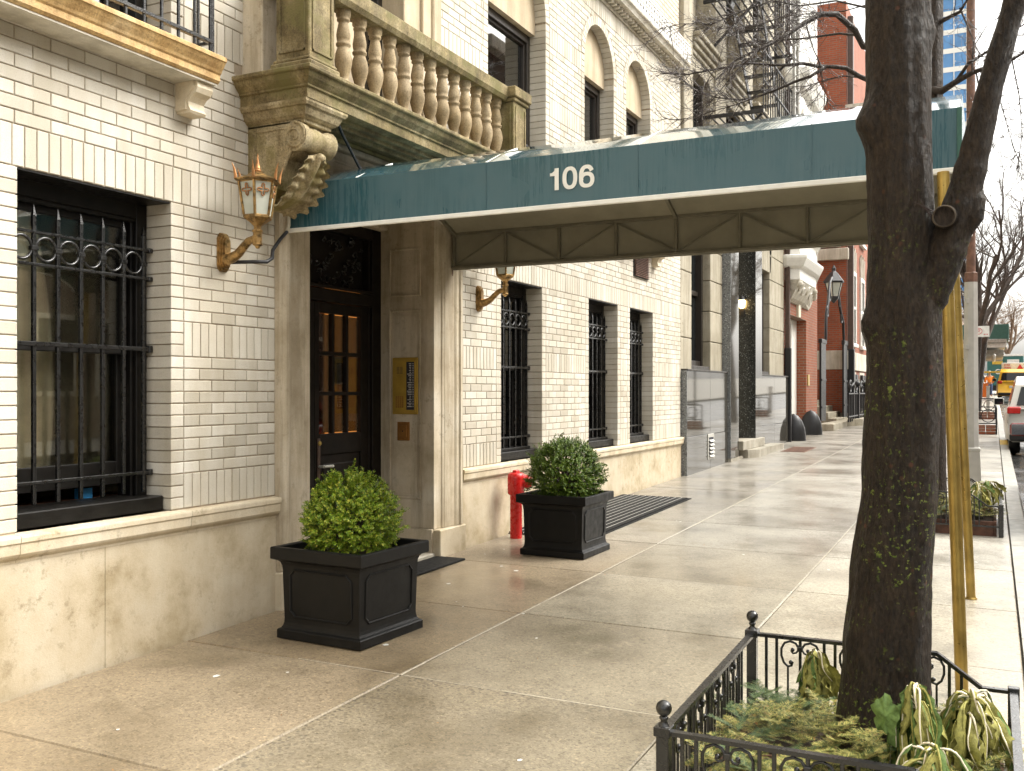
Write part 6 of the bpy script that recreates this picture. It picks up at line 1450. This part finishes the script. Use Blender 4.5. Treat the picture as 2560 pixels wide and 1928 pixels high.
for i, (x, lab) in enumerate(((29.35, 'black iron gate leaf beside the red brick house'), (34.15, 'black iron gate leaf beside the sandstone steps'))):
    t = thing('gate_leaf', lab, 'gate', (x, -.05, .7)); MB().bbox(x - .03, x + .85 * (1 if i == 0 else 1), -.06, .0, .72, 3.05 if i == 0 else 3.2, .01).build('panel', M['iron_far'], t); MB().bbox(x - .06, x + .9, -.08, .02, 3.0 if i == 0 else 3.15, 3.12 if i == 0 else 3.3, .01).build('top_rail', M['iron_far'], t)
    for z in (1.1, 1.9): MB().bbox(x, x + .82, -.08, -.06, z, z + .06, .004).build('band', M['iron_far'], t)
t = thing('gate_lantern', 'black iron lantern on a scrolled overthrow above the gates', 'lantern', (31.8, -.05, 3.1))
m = MB(); m.tube([(30.2, -.05, 3.1), (30.3, -.05, 3.9), (30.7, -.05, 4.3), (31.0, -.05, 4.9), (31.4, -.05, 5.1)], .045, 6); m.tube([(34.2, -.05, 3.2), (34.0, -.05, 3.9), (33.4, -.05, 4.2), (32.8, -.05, 4.8), (32.3, -.05, 5.1)], .045, 6)
for (x, z, r) in ((30.55, 4.0, .16), (31.0, 4.5, .15), (33.6, 4.0, .16), (33.1, 4.5, .15)): m.ring((x, -.05, z), r, .025, 'y', 14, 5)
m.build('overthrow', M['iron_far'], t)
x = 31.85; MB().lathe([(.16, 4.55), (.28, 5.0)], (x, -.05, 0), 6, False).build('glass_body', M['frosted'], t); MB().lathe([(.32, 4.98), (.34, 5.03), (.14, 5.28), (.06, 5.36), (.07, 5.44), (.01, 5.55)], (x, -.05, 0), 6, False).build('roof', M['iron_far'], t); MB().lathe([(.02, 4.35), (.08, 4.42), (.17, 4.5), (.17, 4.56)], (x, -.05, 0), 6, False).build('base', M['iron_far'], t)
for k in range(6): a = R(60 * k); MB().bar((x + .16 * math.cos(a), -.05 + .16 * math.sin(a), 4.55), (x + .28 * math.cos(a), -.05 + .28 * math.sin(a), 5.0), .025).build('rib', M['iron_far'], t)
t = thing('area_railing', 'low black railing with scrolled top at the foot of the entrance steps', 'railing', (33, -.6, .7))
for i in range(11): x = 31.0 + i * .42; MB().bbox(x - .018, x + .018, -.62, -.58, .66, 1.55, .003).build('bar', M['iron_far'], t)
for z in (.8, 1.5): MB().bbox(30.9, 35.4, -.63, -.57, z, z + .04, .004).build('rail', M['iron_far'], t)
for x in (33.2, 35.3): 
    p = MB(); p.bbox(x - .06, x + .06, -.66, -.54, .6, 1.75, .01); p.ball((x, -.6, 1.83), .09, 10, 7); p.build('post', M['iron_far'], t)
for (x, s) in ((31.4, 1), (34.3, -1)):
    m = MB(); m.tube([(x + (.3 - .012 * k) * math.cos(k * .45) * s, -.6, 1.72 + (.3 - .012 * k) * math.sin(k * .45) * .8) for k in range(20)], .028, 5); m.tube([(x + .3 * s, -.6, 1.75), (x + .8 * s, -.6, 1.85), (x + 1.6 * s, -.6, 1.55)], .028, 5); m.build('scroll', M['iron_far'], t)
# ================================================================== FAR RED BRICK HOUSE
h4 = thing('brick_house', 'tall orange-red brick house with white window frames and black shutters', 'building', (36, 0, .5)); OB = M['orange_brick']
w_ = MB(); w_.box(35.1, 56, .0, 12, 0, 15); w_.build('wall', OB, h4)
MB().bbox(35.06, 56, -.06, 1.0, 2.35, 3.0, .01).build('stone_band', M['pale_stone'], h4); MB().bbox(35.05, 56, -.08, 1.0, .3, .85, .01).build('plinth', M['sandstone'], h4)
for i in range(5):
    x = 36.3 + i * 2.6 + (i // 2) * 1.2
    for z0, z1 in ((3.3, 5.9), (7.2, 9.8)):
        m = MB(); m.bbox(x, x + .16, -.06, .02, z0, z1, .01); m.bbox(x + 1.1, x + 1.26, -.06, .02, z0, z1, .01); m.bbox(x + .16, x + 1.1, -.06, .02, z1 - .16, z1, .01); m.bbox(x - .05, x + 1.31, -.12, .02, z0 - .12, z0, .01); m.bbox(x + .16, x + 1.1, -.045, .02, (z0 + z1) / 2 - .05, (z0 + z1) / 2 + .05, .01); m.bbox(x + .6, x + .66, -.04, .02, z0, z1, .005); fo = m.build('window', W, h4)
        MB().box(x + .15, x + 1.11, -.02, -.012, z0, z1 - .1).build('pane', M['dark_glass'], fo)
        for k in range(5): xx = x + .05 + k * .27; MB().prism([(xx, z1 + .02), (xx + .1, z1 + .02), (xx + .1 + (k - 2) * .05, z1 + .75 + .12 * (k % 2)), (xx + (k - 2) * .05, z1 + .75 + .12 * (k % 2))], 'y', -.05, .02).build('voussoir', M['pale_stone'], fo)
    for k in (0, .72):
        m = MB(); m.bbox(x + k, x + k + .55, -.12, -.01, .95, 2.2, .01); so_ = m.build('shutter', M['shutter_black'], h4); MB().bbox(x + k - .04, x + k + .6, -.15, -.12, 1.95, 2.02, .005).build('shutter_bar', M['iron_far'], so_); MB().bbox(x + k - .04, x + k + .6, -.15, -.12, 1.12, 1.19, .005).build('shutter_bar', M['iron_far'], so_)
    MB().bbox(x - .1, x + 1.4, -.02, .0, .86, 2.3, .004).build('shutter_frame', M['pale_stone'], h4)
MB().bbox(35.2, 35.42, -.22, -.03, 3.0, 14.5, .02).build('downpipe', M['downpipe'], h4); MB().bbox(35.18, 35.46, -.25, -.02, .5, 3.05, .02).build('downpipe_guard', M['iron_far'], h4)
MB().prism([(.02, 10.6), (-.1, 10.6), (-.2, 10.9), (-.55, 11.1), (-.6, 11.4), (.02, 11.4)], 'x', 35.0, 56).build('cornice', M['pale_stone'], h4)
for i in range(40): MB().bbox(35.1 + i * .5, 35.35 + i * .5, -.45, 0, 10.75, 11.05, .01).build('modillion', M['pale_stone'], h4)
for k in range(3): MB().bbox(34.9, 35.1, -.1 + k * .25, 1.6, 6.1 + k * .45, 6.5 + k * .45, .02).build('corbel_stone', M['pale_stone'], h4)
hf = thing('terrace_house', 'brownstone terrace house beyond the orange-red brick house', 'building', (60, 0, .8)); MB().box(56.05, 74, .2, 12, 0, 13).build('wall', M['far_house'], hf)
for i in range(5):
    for j in range(3): MB().bbox(57.5 + i * 3.3, 58.8 + i * 3.3, .15, .25, 2.6 + j * 3.6, 4.9 + j * 3.6, .02).build('window', M['dark_glass'], hf)
MB().bbox(56.05, 74, -.5, .2, 12.2, 13.0, .05).build('cornice', M['pale_stone'], hf)
hg = thing('apartment_block', 'long brown apartment block beyond the far avenue', 'building', (150, 6, 2)); MB().box(95, 236, .3, 14, 0, 16).build('wall', M['brown_brick'], hg)
for i in range(24):
    for j in range(4): MB().bbox(97 + i * 5.6, 98.8 + i * 5.6, .2, .32, 4 + j * 3.4, 6.1 + j * 3.4, .03).build('window', M['dark_glass'], hg)
# blue glass tower over the roofs
tg_ = thing('glass_tower', 'distant blue glass office tower over the roofs', 'tower', (255, 10, 3)); MB().bbox(240, 270, .5, 22, 3, 140, .1).build('curtain_wall', M['tower_glass'], tg_)
for i in range(32): MB().box(239.9, 240, .5, 22, 6 + i * 4.2, 7.1 + i * 4.2).build('spandrel', M['sign_white'], tg_)
for i in range(9): MB().box(239.85, 239.95, .5 + i * 2.6, .7 + i * 2.6, 3, 140).build('mullion', M['sign_white'], tg_)
# ================================================================== KERBSIDE BITS
for i, (x, lab) in enumerate(((29.2, 'brick edged kerbside tree box with wire hoops, in front of the no-parking post'), (39.0, 'low wire-railed kerbside box farther off, beyond the brick edged one'))):
    z = gz(x, -4.2); t = thing('kerb_planter', lab, 'planter', (x, -4.15, z))
    MB().bbox(x, x + 3.0, -4.58, -3.6, z - .03, z + .02, .01).build('soil', M['soil'], t)
    for r_ in range(3):
        for k in range(4): MB().bbox(x - .1, x, -4.58 + k * .25 + (r_ % 2) * .0, -4.345 + k * .25, z + r_ * .085, z + .078 + r_ * .085, .006).build('brick', M['red_brick'], t)
    for y in (-4.6, -4.1, -3.6): MB().bbox(x - .12, x - .09, y - .02, y + .02, z, z + .72, .004).build('post', M['iron_far'], t)
    for zz in (.28, .72): MB().bbox(x - .12, x - .09, -4.6, -3.6, z + zz, z + zz + .03, .004).build('rail', M['iron_far'], t); MB().bbox(x - .1, x + 3.0, -4.61, -4.58, z + zz, z + zz + .03, .004).build('rail', M['iron_far'], t)
    m = MB(); m.ring((x - .105, -4.4, z + .5), .17, .012, 'x', 18, 5); m.ring((x - .105, -3.9, z + .5), .17, .012, 'x', 18, 5); m.tube([(x - .105, -4.25, z + .5), (x - .105, -4.1, z + .42), (x - .105, -3.95, z + .5)], .01, 5); m.build('hoop', M['iron_far'], t)
x, y = 30.0, -4.08; z = gz(x, y); t = thing('parking_sign', 'white no-parking sign with red P in circle and arrow on a thin post', 'sign', (x, y, z)); MB().bbox(x + .01, x + .06, y - .03, y + .03, z, 3.45, .005).build('post', M['iron_far'], t); sp = MB().bbox(x - .01, x + .008, -4.43, -4.05, 3.10, 3.40, .004).build('plate', M['sign_white'], t)
m = MB()
def arc_ring(cy, cz_, r0, r1, n=28):
    for i in range(n):
        a, b = 6.2832 * i / n, 6.2832 * (i + 1) / n; m.add([(x - .012, cy - r1 * math.cos(a), cz_ + r1 * math.sin(a)), (x - .012, cy - r1 * math.cos(b), cz_ + r1 * math.sin(b)), (x - .012, cy - r0 * math.cos(b), cz_ + r0 * math.sin(b)), (x - .012, cy - r0 * math.cos(a), cz_ + r0 * math.sin(a))], [(0, 1, 2, 3)])
arc_ring(-4.165, 3.26, .075, .09); m.box(x - .013, x - .0115, -4.148, -4.132, 3.21, 3.31); m.box(x - .013, x - .0115, -4.185, -4.148, 3.298, 3.31); m.box(x - .013, x - .0115, -4.185, -4.148, 3.255, 3.267); m.box(x - .013, x - .0115, -4.195, -4.183, 3.26, 3.305); m.bar((x - .013, -4.10, 3.32), (x - .013, -4.23, 3.20), .012, .003)
m.box(x - .013, x - .0115, -4.39, -4.29, 3.165, 3.177); m.add([(x - .012, -4.28, 3.171), (x - .012, -4.31, 3.19), (x - .012, -4.31, 3.152)], [(0, 1, 2)]); m.add([(x - .012, -4.40, 3.171), (x - .012, -4.37, 3.19), (x - .012, -4.37, 3.152)], [(0, 1, 2)]); m.build('symbol', M['sign_red'], t)
x, y = 43.0, -4.35; z = gz(x, y); t = thing('meter_post', 'plain grey steel post at the kerb beside the far parked cars', 'post', (x, y, z)); m = MB(); m.bbox(x - .06, x + .06, y - .06, y + .06, z, z + 1.1, .01); m.build('shaft', M['grey_post'], t); MB().bbox(x - .075, x + .075, y - .075, y + .075, z + 1.1, z + 1.14, .01).build('cap', M['grey_post'], t)
mh = thing('utility_cover', 'small rusty grid cover in the paving by the granite steps', 'cover', (21.5, -.75, gz(21.5, -.75)))
slant(20.9, 22.4, -1.0, -.5, .0, .006).build('frame', M['brown_steel'], mh)
for i in range(8): slant(20.95 + i * .18, 21.05 + i * .18, -.97, -.53, .006, .012).build('grid_bar', M['brown_steel'], mh)
# ================================================================== VEHICLES
def car(x0, yn, L, W_, Hh, paint, label, kind='suv', name='parked_car', zoff=0):
    # x0 = rear end, yn = kerb side; heads up the street (+x)
    z = gz(x0 + L / 2, -5.5) - .15 + zoff; t = thing(name, label, 'car', (x0 + L / 2, yn - W_ / 2, z)); yc = yn - W_ / 2
    st = [(0, .93, .38, .95), (.02, .97, .30, 1.0), (.06, 1.0, .26, 1.02), (.2, 1.0, .24, 1.02), (.5, 1.0, .22, 1.0), (.72, 1.0, .24, .98), (.86, .97, .26, .90), (.95, .92, .30, .80), (1, .78, .36, .66)]
    m = MB(); vs = []
    for (u, wf, zl, zh) in st:
        hw = W_ / 2 * wf; zh_ = zh * (Hh / 1.62)
        vs += [(x0 + u * L, yc + s * hw * f, z + zz) for (s, f, zz) in ((1, .82, zl), (1, .97, zl + .08), (1, 1.0, zl + (zh_ - zl) * .5), (1, .97, zh_ - .06), (1, .90, zh_), (-1, .90, zh_), (-1, .97, zh_ - .06), (-1, 1.0, zl + (zh_ - zl) * .5), (-1, .97, zl + .08), (-1, .82, zl))]
    n = 10; fs = [(j * n + k, j * n + (k + 1) % n, (j + 1) * n + (k + 1) % n, (j + 1) * n + k) for j in range(len(st) - 1) for k in range(n)] + [tuple(range(n)), tuple(range((len(st) - 1) * n, len(st) * n))[::-1]]
    m.add(vs, fs, True); body = m.build('body', paint, t)
    c = Hh / 1.62; rf = [(.015, .99), (.05, 1.45), (.10, 1.60), (.25, 1.64), (.48, 1.62), (.55, 1.56), (.72, 1.0)] if kind != 'sedan' else [(.12, .97), (.24, 1.40), (.34, 1.46), (.5, 1.46), (.58, 1.38), (.72, .97)]
    g = MB(); vs = []; zb_ = z + .97 * c
    for (u, zz) in rf:
        k = (zz - .97) / .65; hw = W_ / 2 * (.90 - .17 * max(k, 0)); vs += [(x0 + u * L, yc + hw, z + zz * c), (x0 + u * L, yc - hw, z + zz * c)]
    nn = len(rf); g.add(vs, [(2 * i, 2 * i + 1, 2 * i + 3, 2 * i + 2) for i in range(nn - 1)], False)
    side = []
    for s in (0, 1): g.add([vs[2 * i + s] for i in range(nn)], [tuple(range(nn))])
    g.build('cabin', paint, t)
    gl = MB(); e = .012
    for s in (0, 1):
        sg = 1 if s == 0 else -1; pts = [Vector(vs[2 * i + s]) for i in range(nn)]; cc = sum(pts, Vector()) / nn; q = [cc + (p - cc) * .84 + Vector((0, sg * e, -.01)) for p in pts]; gl.add(q, [tuple(range(nn))])
    a, b, c2, d2 = [Vector(v_) for v_ in (vs[0], vs[1], vs[3], vs[2])]; cc = (a + b + c2 + d2) / 4; gl.add([cc + (p - cc) * .84 + Vector((-.02, 0, .0)) for p in (a, b, c2, d2)], [(0, 1, 2, 3)])
    gl.build('windows', M['dark_glass'], t)
    for (u, s) in ((.17, 1), (.17, -1), (.81, 1), (.81, -1)):
        w_ = MB(); yy = yc + s * (W_ / 2 - .2); r = .34
        vsx = []
        for (dy, rr) in ((-.11, r * .9), (-.10, r), (.10, r), (.112, r * .9)):
            vsx += [(x0 + u * L + rr * math.cos(6.2832 * k / 22), yy + s * dy, z + r + rr * math.sin(6.2832 * k / 22)) for k in range(22)]
        w_.add(vsx, [(j * 22 + k, j * 22 + (k + 1) % 22, (j + 1) * 22 + (k + 1) % 22, (j + 1) * 22 + k) for j in range(3) for k in range(22)], True); w_.add(vsx[-22:], [tuple(range(22))]); w_.add(vsx[:22], [tuple(range(22))]); wo_ = w_.build('wheel', M['tyre'], t)
        m = MB(); m.add([(x0 + u * L + .21 * math.cos(6.2832 * k / 16), yy + s * .116, z + r + .21 * math.sin(6.2832 * k / 16)) for k in range(16)], [tuple(range(16))]); m.build('rim', M['grey_post'], wo_)
    for s in (1, -1):
        m = MB(); yo = yc + s * W_ / 2 * .74; m.bbox(x0 - .015, x0 + .28, yo - .08, yo + .19, z + .84 * c, z + 1.0 * c, .03); m.build('tail_light', M['tail_lens'], t)
        m = MB(); ym_ = yc + s * (W_ / 2 + .10); xm_ = x0 + L * .62; m.bbox(xm_ - .02, xm_ + .12, ym_ - .115, ym_ + .115, z + 1.0 * c, z + 1.17 * c, .03); mo = m.build('mirror', paint if name != 'taxi' else M['car_yellow'], t); MB().bbox(xm_ - .028, xm_ - .019, ym_ - .095, ym_ + .095, z + 1.015 * c, z + 1.155 * c, .004).build('mirror_glass', M['mirror'], mo)
    MB().bbox(x0 - .02, x0 + .02, yc - .26, yc + .26, z + .62 * c, z + .75 * c, .01).build('number_plate', M['sign_white'], t); MB().bbox(x0 - .05, x0 + .1, yc - W_ / 2 * .9, yc + W_ / 2 * .9, z + .30, z + .46, .03).build('bumper', M['tyre'], t)
    return t
car(23.6, -4.74, 4.6, 1.84, 1.68, M['car_white'], 'white sport utility car parked at the kerb with red tail lights')
car(11.4, -4.92, 4.7, 1.85, 1.60, M['car_red'], 'dark red parked car with only its kerb side and mirror in view')
tx = car(66, -4.72, 4.9, 1.9, 1.9, M['car_yellow'], 'yellow taxi minivan with a roof advertising board', name='taxi', zoff=.12)
zz = gz(68, -5.5) + 1.85; ad = MB().bbox(67.2, 67.35, -6.4, -5.0, zz, zz + .42, .02).build('roof_board', M['sign_white'], tx)
m = MB(); m.add([(67.19, -5.85, zz + .05), (67.19, -6.2, zz + .05), (67.19, -6.02, zz + .34)], [(0, 1, 2)]); m.build('board_print', M['sign_red'], tx)
def text(body, size, loc, rot, mat, parent, name='lettering'):
    cu = bpy.data.curves.new(name, 'FONT'); cu.body = body; cu.size = size; cu.extrude = .002; cu.offset = size * .02; ob = bpy.data.objects.new(name, cu); col.objects.link(ob)
    dg = bpy.context.evaluated_depsgraph_get(); me = bpy.data.meshes.new_from_object(ob.evaluated_get(dg)); bpy.data.objects.remove(ob); me.materials.clear(); me.materials.append(mat)
    o = obj(name, me, parent); off = wloc(parent); o.location = Vector(loc) - off; o.rotation_euler = rot; return o
RF = (R(90), 0, R(-90))       # lettering that faces down the street
text('STAR', .14, (67.18, -5.15, zz + .24), RF, M['sign_red'], tx); text('WARS', .14, (67.18, -5.15, zz + .08), RF, M['sign_red'], tx)
# white car and yellow cab far up the street, opposite kerb
# truck
x0 = 82; z = gz(86, -5) - .1; t = thing('box_truck', 'green box truck with white lettering stopped at the crossing', 'truck', (86, -5.3, z)); MB().bbox(x0, x0 + 6, -6.6, -4.15, z + .75, z + 3.0, .05).build('cargo_box', M['truck_green'], t)
MB().bbox(x0 - .03, x0, -6.65, -4.1, z + 2.95, z + 3.1, .01).build('top_trim', M['sign_white'], t); MB().bbox(x0 - .03, x0, -5.36, -5.3, z + .8, z + 2.95, .01).build('door_post', M['shed_green'], t); MB().bbox(x0 - .03, x0, -5.2, -4.5, z + 2.35, z + 2.6, .01).build('placard', M['yellow_paint'], t); MB().bbox(x0 - .03, x0, -6.3, -5.5, z + 2.3, z + 2.7, .01).build('placard', M['sign_white'], t)
text('CO', .52, (x0 - .04, -4.68, z + 1.62), RF, M['sign_white'], t); MB().bbox(x0 + .05, x0 + .4, -6.5, -4.25, z + .35, z + .75, .02).build('chassis', M['tyre'], t)
MB().bbox(x0 + 6.1, x0 + 8, -6.5, -4.25, z + .5, z + 2.4, .15).build('cab', M['truck_green'], t)
for (dx, yy) in ((1.2, -4.35), (1.2, -6.4), (6.9, -4.35), (6.9, -6.4)):
    m = MB(); m.tube([(x0 + dx, yy - .12, z + .45), (x0 + dx, yy + .12, z + .45)], .45, 18); m.build('wheel', M['tyre'], t)
# ================================================================== SIDEWALK SHED
t = thing('sidewalk_shed', 'green plywood sidewalk shed on steel posts over the far pavement', 'scaffold', (60, -2.5, gz(60, -2.5)))
MB().bbox(59.5, 59.6, -5.3, 0, 4.45, 5.25, .01).build('parapet', M['shed_green'], t); MB().bbox(59.6, 75, -5.32, -5.22, 4.45, 5.25, .01).build('parapet', M['shed_green'], t); MB().bbox(59.5, 75, -5.2, 0, 4.25, 4.44, .02).build('deck', M['concrete'], t); MB().bbox(59.8, 60.0, -5.2, 0, 4.0, 4.24, .02).build('beam', M['sign_white'], t); MB().bbox(62, 75, -5.1, -.2, 3.65, 3.95, .02).build('beam', M['concrete'], t)
for x in (60.2, 64.5, 69, 73):
    for y in (-3.3, -.6): MB().bbox(x - .06, x + .06, y - .06, y + .06, gz(x, y) - .02, 4.26, .01).build('post', M['iron_far'], t)
for i in range(5): MB().ball((61 + i * 2.6, -4.6, 3.6), .09, 8, 6).build('bulb', M['sign_white'], t)
MB().bar((60.2, -3.3, 2.1), (64.5, -3.3, 4.1), .06).build('brace', M['yellow_paint'], t); MB().bbox(60.1, 60.2, -4.9, -3.2, 2.6, 2.7, .01).build('cross_bar', M['yellow_paint'], t)
x, y = 74.5, -3.6; z = gz(x, y); t = thing('traffic_barrier', 'orange plastic traffic barrier beside the workers', 'barrier', (x, y, z)); m = MB(); m.prism([(-4.3, z), (-2.9, z), (-2.95, z + .95), (-4.25, z + .95)], 'x', x, x + .35); m.build('body', M['orange'], t); MB().bbox(x - .01, x, -3.9, -3.6, z + .4, z + .6, .01).build('recess', M['red_paint'], t)
# ================================================================== WORKERS
def person(x, y, jacket, trousers, label, face=0, hat=True, hgt=1.75):
    z = gz(x, y); s = hgt / 1.75; t = thing('person', label, 'person', (x, y, z), face)
    def skin(verts, edges, rad, name, mat, parent):
        me = bpy.data.meshes.new(name); me.from_pydata(verts, edges, []); o = obj(name, me, parent); me.materials.append(mat)
        md = o.modifiers.new('skin', 'SKIN'); me.skin_vertices[0].data[0].use_root = True
        for i, r in enumerate(rad): me.skin_vertices[0].data[i].radius = (r * s, r * s)
        ss = o.modifiers.new('sub', 'SUBSURF'); ss.levels = 1; ss.render_levels = 1; return o
    V = lambda *p: (p[0] * s, p[1] * s, p[2] * s)
    vb = [V(0, 0, .95), V(0, .09, .9), V(.02, .11, .5), V(-.02, .12, .08), V(.12, .12, .03), V(0, -.09, .9), V(.02, -.11, .5), V(-.02, -.12, .08), V(.12, -.12, .03), V(0, 0, 1.15), V(0, 0, 1.4), V(0, .19, 1.38), V(.04, .25, 1.12), V(.16, .2, .95), V(.22, .18, .9), V(0, -.19, 1.38), V(.04, -.25, 1.12), V(.16, -.2, .95), V(.22, -.18, .9), V(0, 0, 1.5), V(.01, 0, 1.60), V(.01, 0, 1.70)]
    eb = [(0, 1), (1, 2), (2, 3), (3, 4), (0, 5), (5, 6), (6, 7), (7, 8), (0, 9), (9, 10), (10, 11), (11, 12), (12, 13), (13, 14), (10, 15), (15, 16), (16, 17), (17, 18), (10, 19), (19, 20), (20, 21)]
    rb = [.12, .09, .065, .05, .04, .09, .065, .05, .04, .13, .13, .07, .055, .04, .04, .07, .055, .04, .04, .055, .09, .085]
    skin(vb, eb, rb, 'body', M['skin'], t)
    skin([V(0, 0, .93), V(0, 0, 1.15), V(0, 0, 1.40), V(0, .20, 1.385), V(.04, .26, 1.12), V(.15, .205, .98), V(0, -.20, 1.385), V(.04, -.26, 1.12), V(.15, -.205, .98)], [(0, 1), (1, 2), (2, 3), (3, 4), (4, 5), (2, 6), (6, 7), (7, 8)], [.16, .165, .155, .09, .075, .06, .09, .075, .06], 'jacket', jacket, t)
    skin([V(0, 0, .96), V(0, .1, .86), V(.02, .115, .5), V(-.02, .12, .12), V(0, -.1, .86), V(.02, -.115, .5), V(-.02, -.12, .12)], [(0, 1), (1, 2), (2, 3), (0, 4), (4, 5), (5, 6)], [.14, .11, .085, .075, .11, .085, .075], 'trousers', trousers, t)
    if hat:
        m = MB(); m.lathe([(.155 * s, 0), (.15 * s, .01), (.12 * s, .015), (.115 * s, .06 * s), (.08 * s, .11 * s), (.001, .125 * s)], (.015, 0, 1.68 * s), 14); m.build('hard_hat', M['hard_hat'], t, world=False)
    return t
person(76.2, -4.33, M['hivis'], M['denim'], 'worker in orange jacket, blue jeans and white hard hat beside the green truck', R(10))
person(76.0, -3.45, M['hivis_yellow'], M['dark_cloth'], 'worker in yellow vest and white hard hat behind the orange barrier', R(-20))
person(78.5, -3.75, M['dark_cloth'], M['denim'], 'bareheaded worker in black clothes facing the two in hard hats', R(185), False)
# ================================================================== HOUSES ACROSS THE STREET (seen in the window panes and polished granite)
for i in range(9):
    x0 = -14 + i * 7.4; hh = (10.5 if x0 < 30 else 19.5) + (i * 37 % 5) * .8; mt_ = (M['brown_brick'], M['far_house'], M['brown_brick'], M['sandstone'])[i % 4] if x0 < 30 else M['dark_brick']  # unseen row: heights and wall tones shaped for reflections and light on the front
    t = thing('row_house', (('brick row house', 'brownstone row house', 'brown brick row house', 'pale stone row house')[i % 4] if x0 < 30 else 'tall dark brick row house') + ' across the street, reflected in the panes', 'building', (x0 + 3.7, -19.5, gz(x0, -19)), group='row houses across the street')
    MB().box(x0, x0 + 7.38, -30, -19, gz(x0, -19) - .3, hh).build('wall', mt_, t)
    for c_ in range(3):
        for r_ in range(2 if x0 < 30 else 5):
            xa = x0 + .9 + c_ * 2.15; za = 1.6 + r_ * 3.6; m = MB(); m.bbox(xa - .12, xa + 1.32, -19, -18.9, za - .15, za + 2.2, .02); wo_ = m.build('window', M['pale_stone'], t); MB().box(xa, xa + 1.2, -18.9, -18.88, za, za + 2.05).build('pane', M['dark_glass'], wo_)
    MB().bbox(x0, x0 + 7.38, -19, -18.4, hh - .7, hh, .05).build('cornice', M['pale_stone'], t)
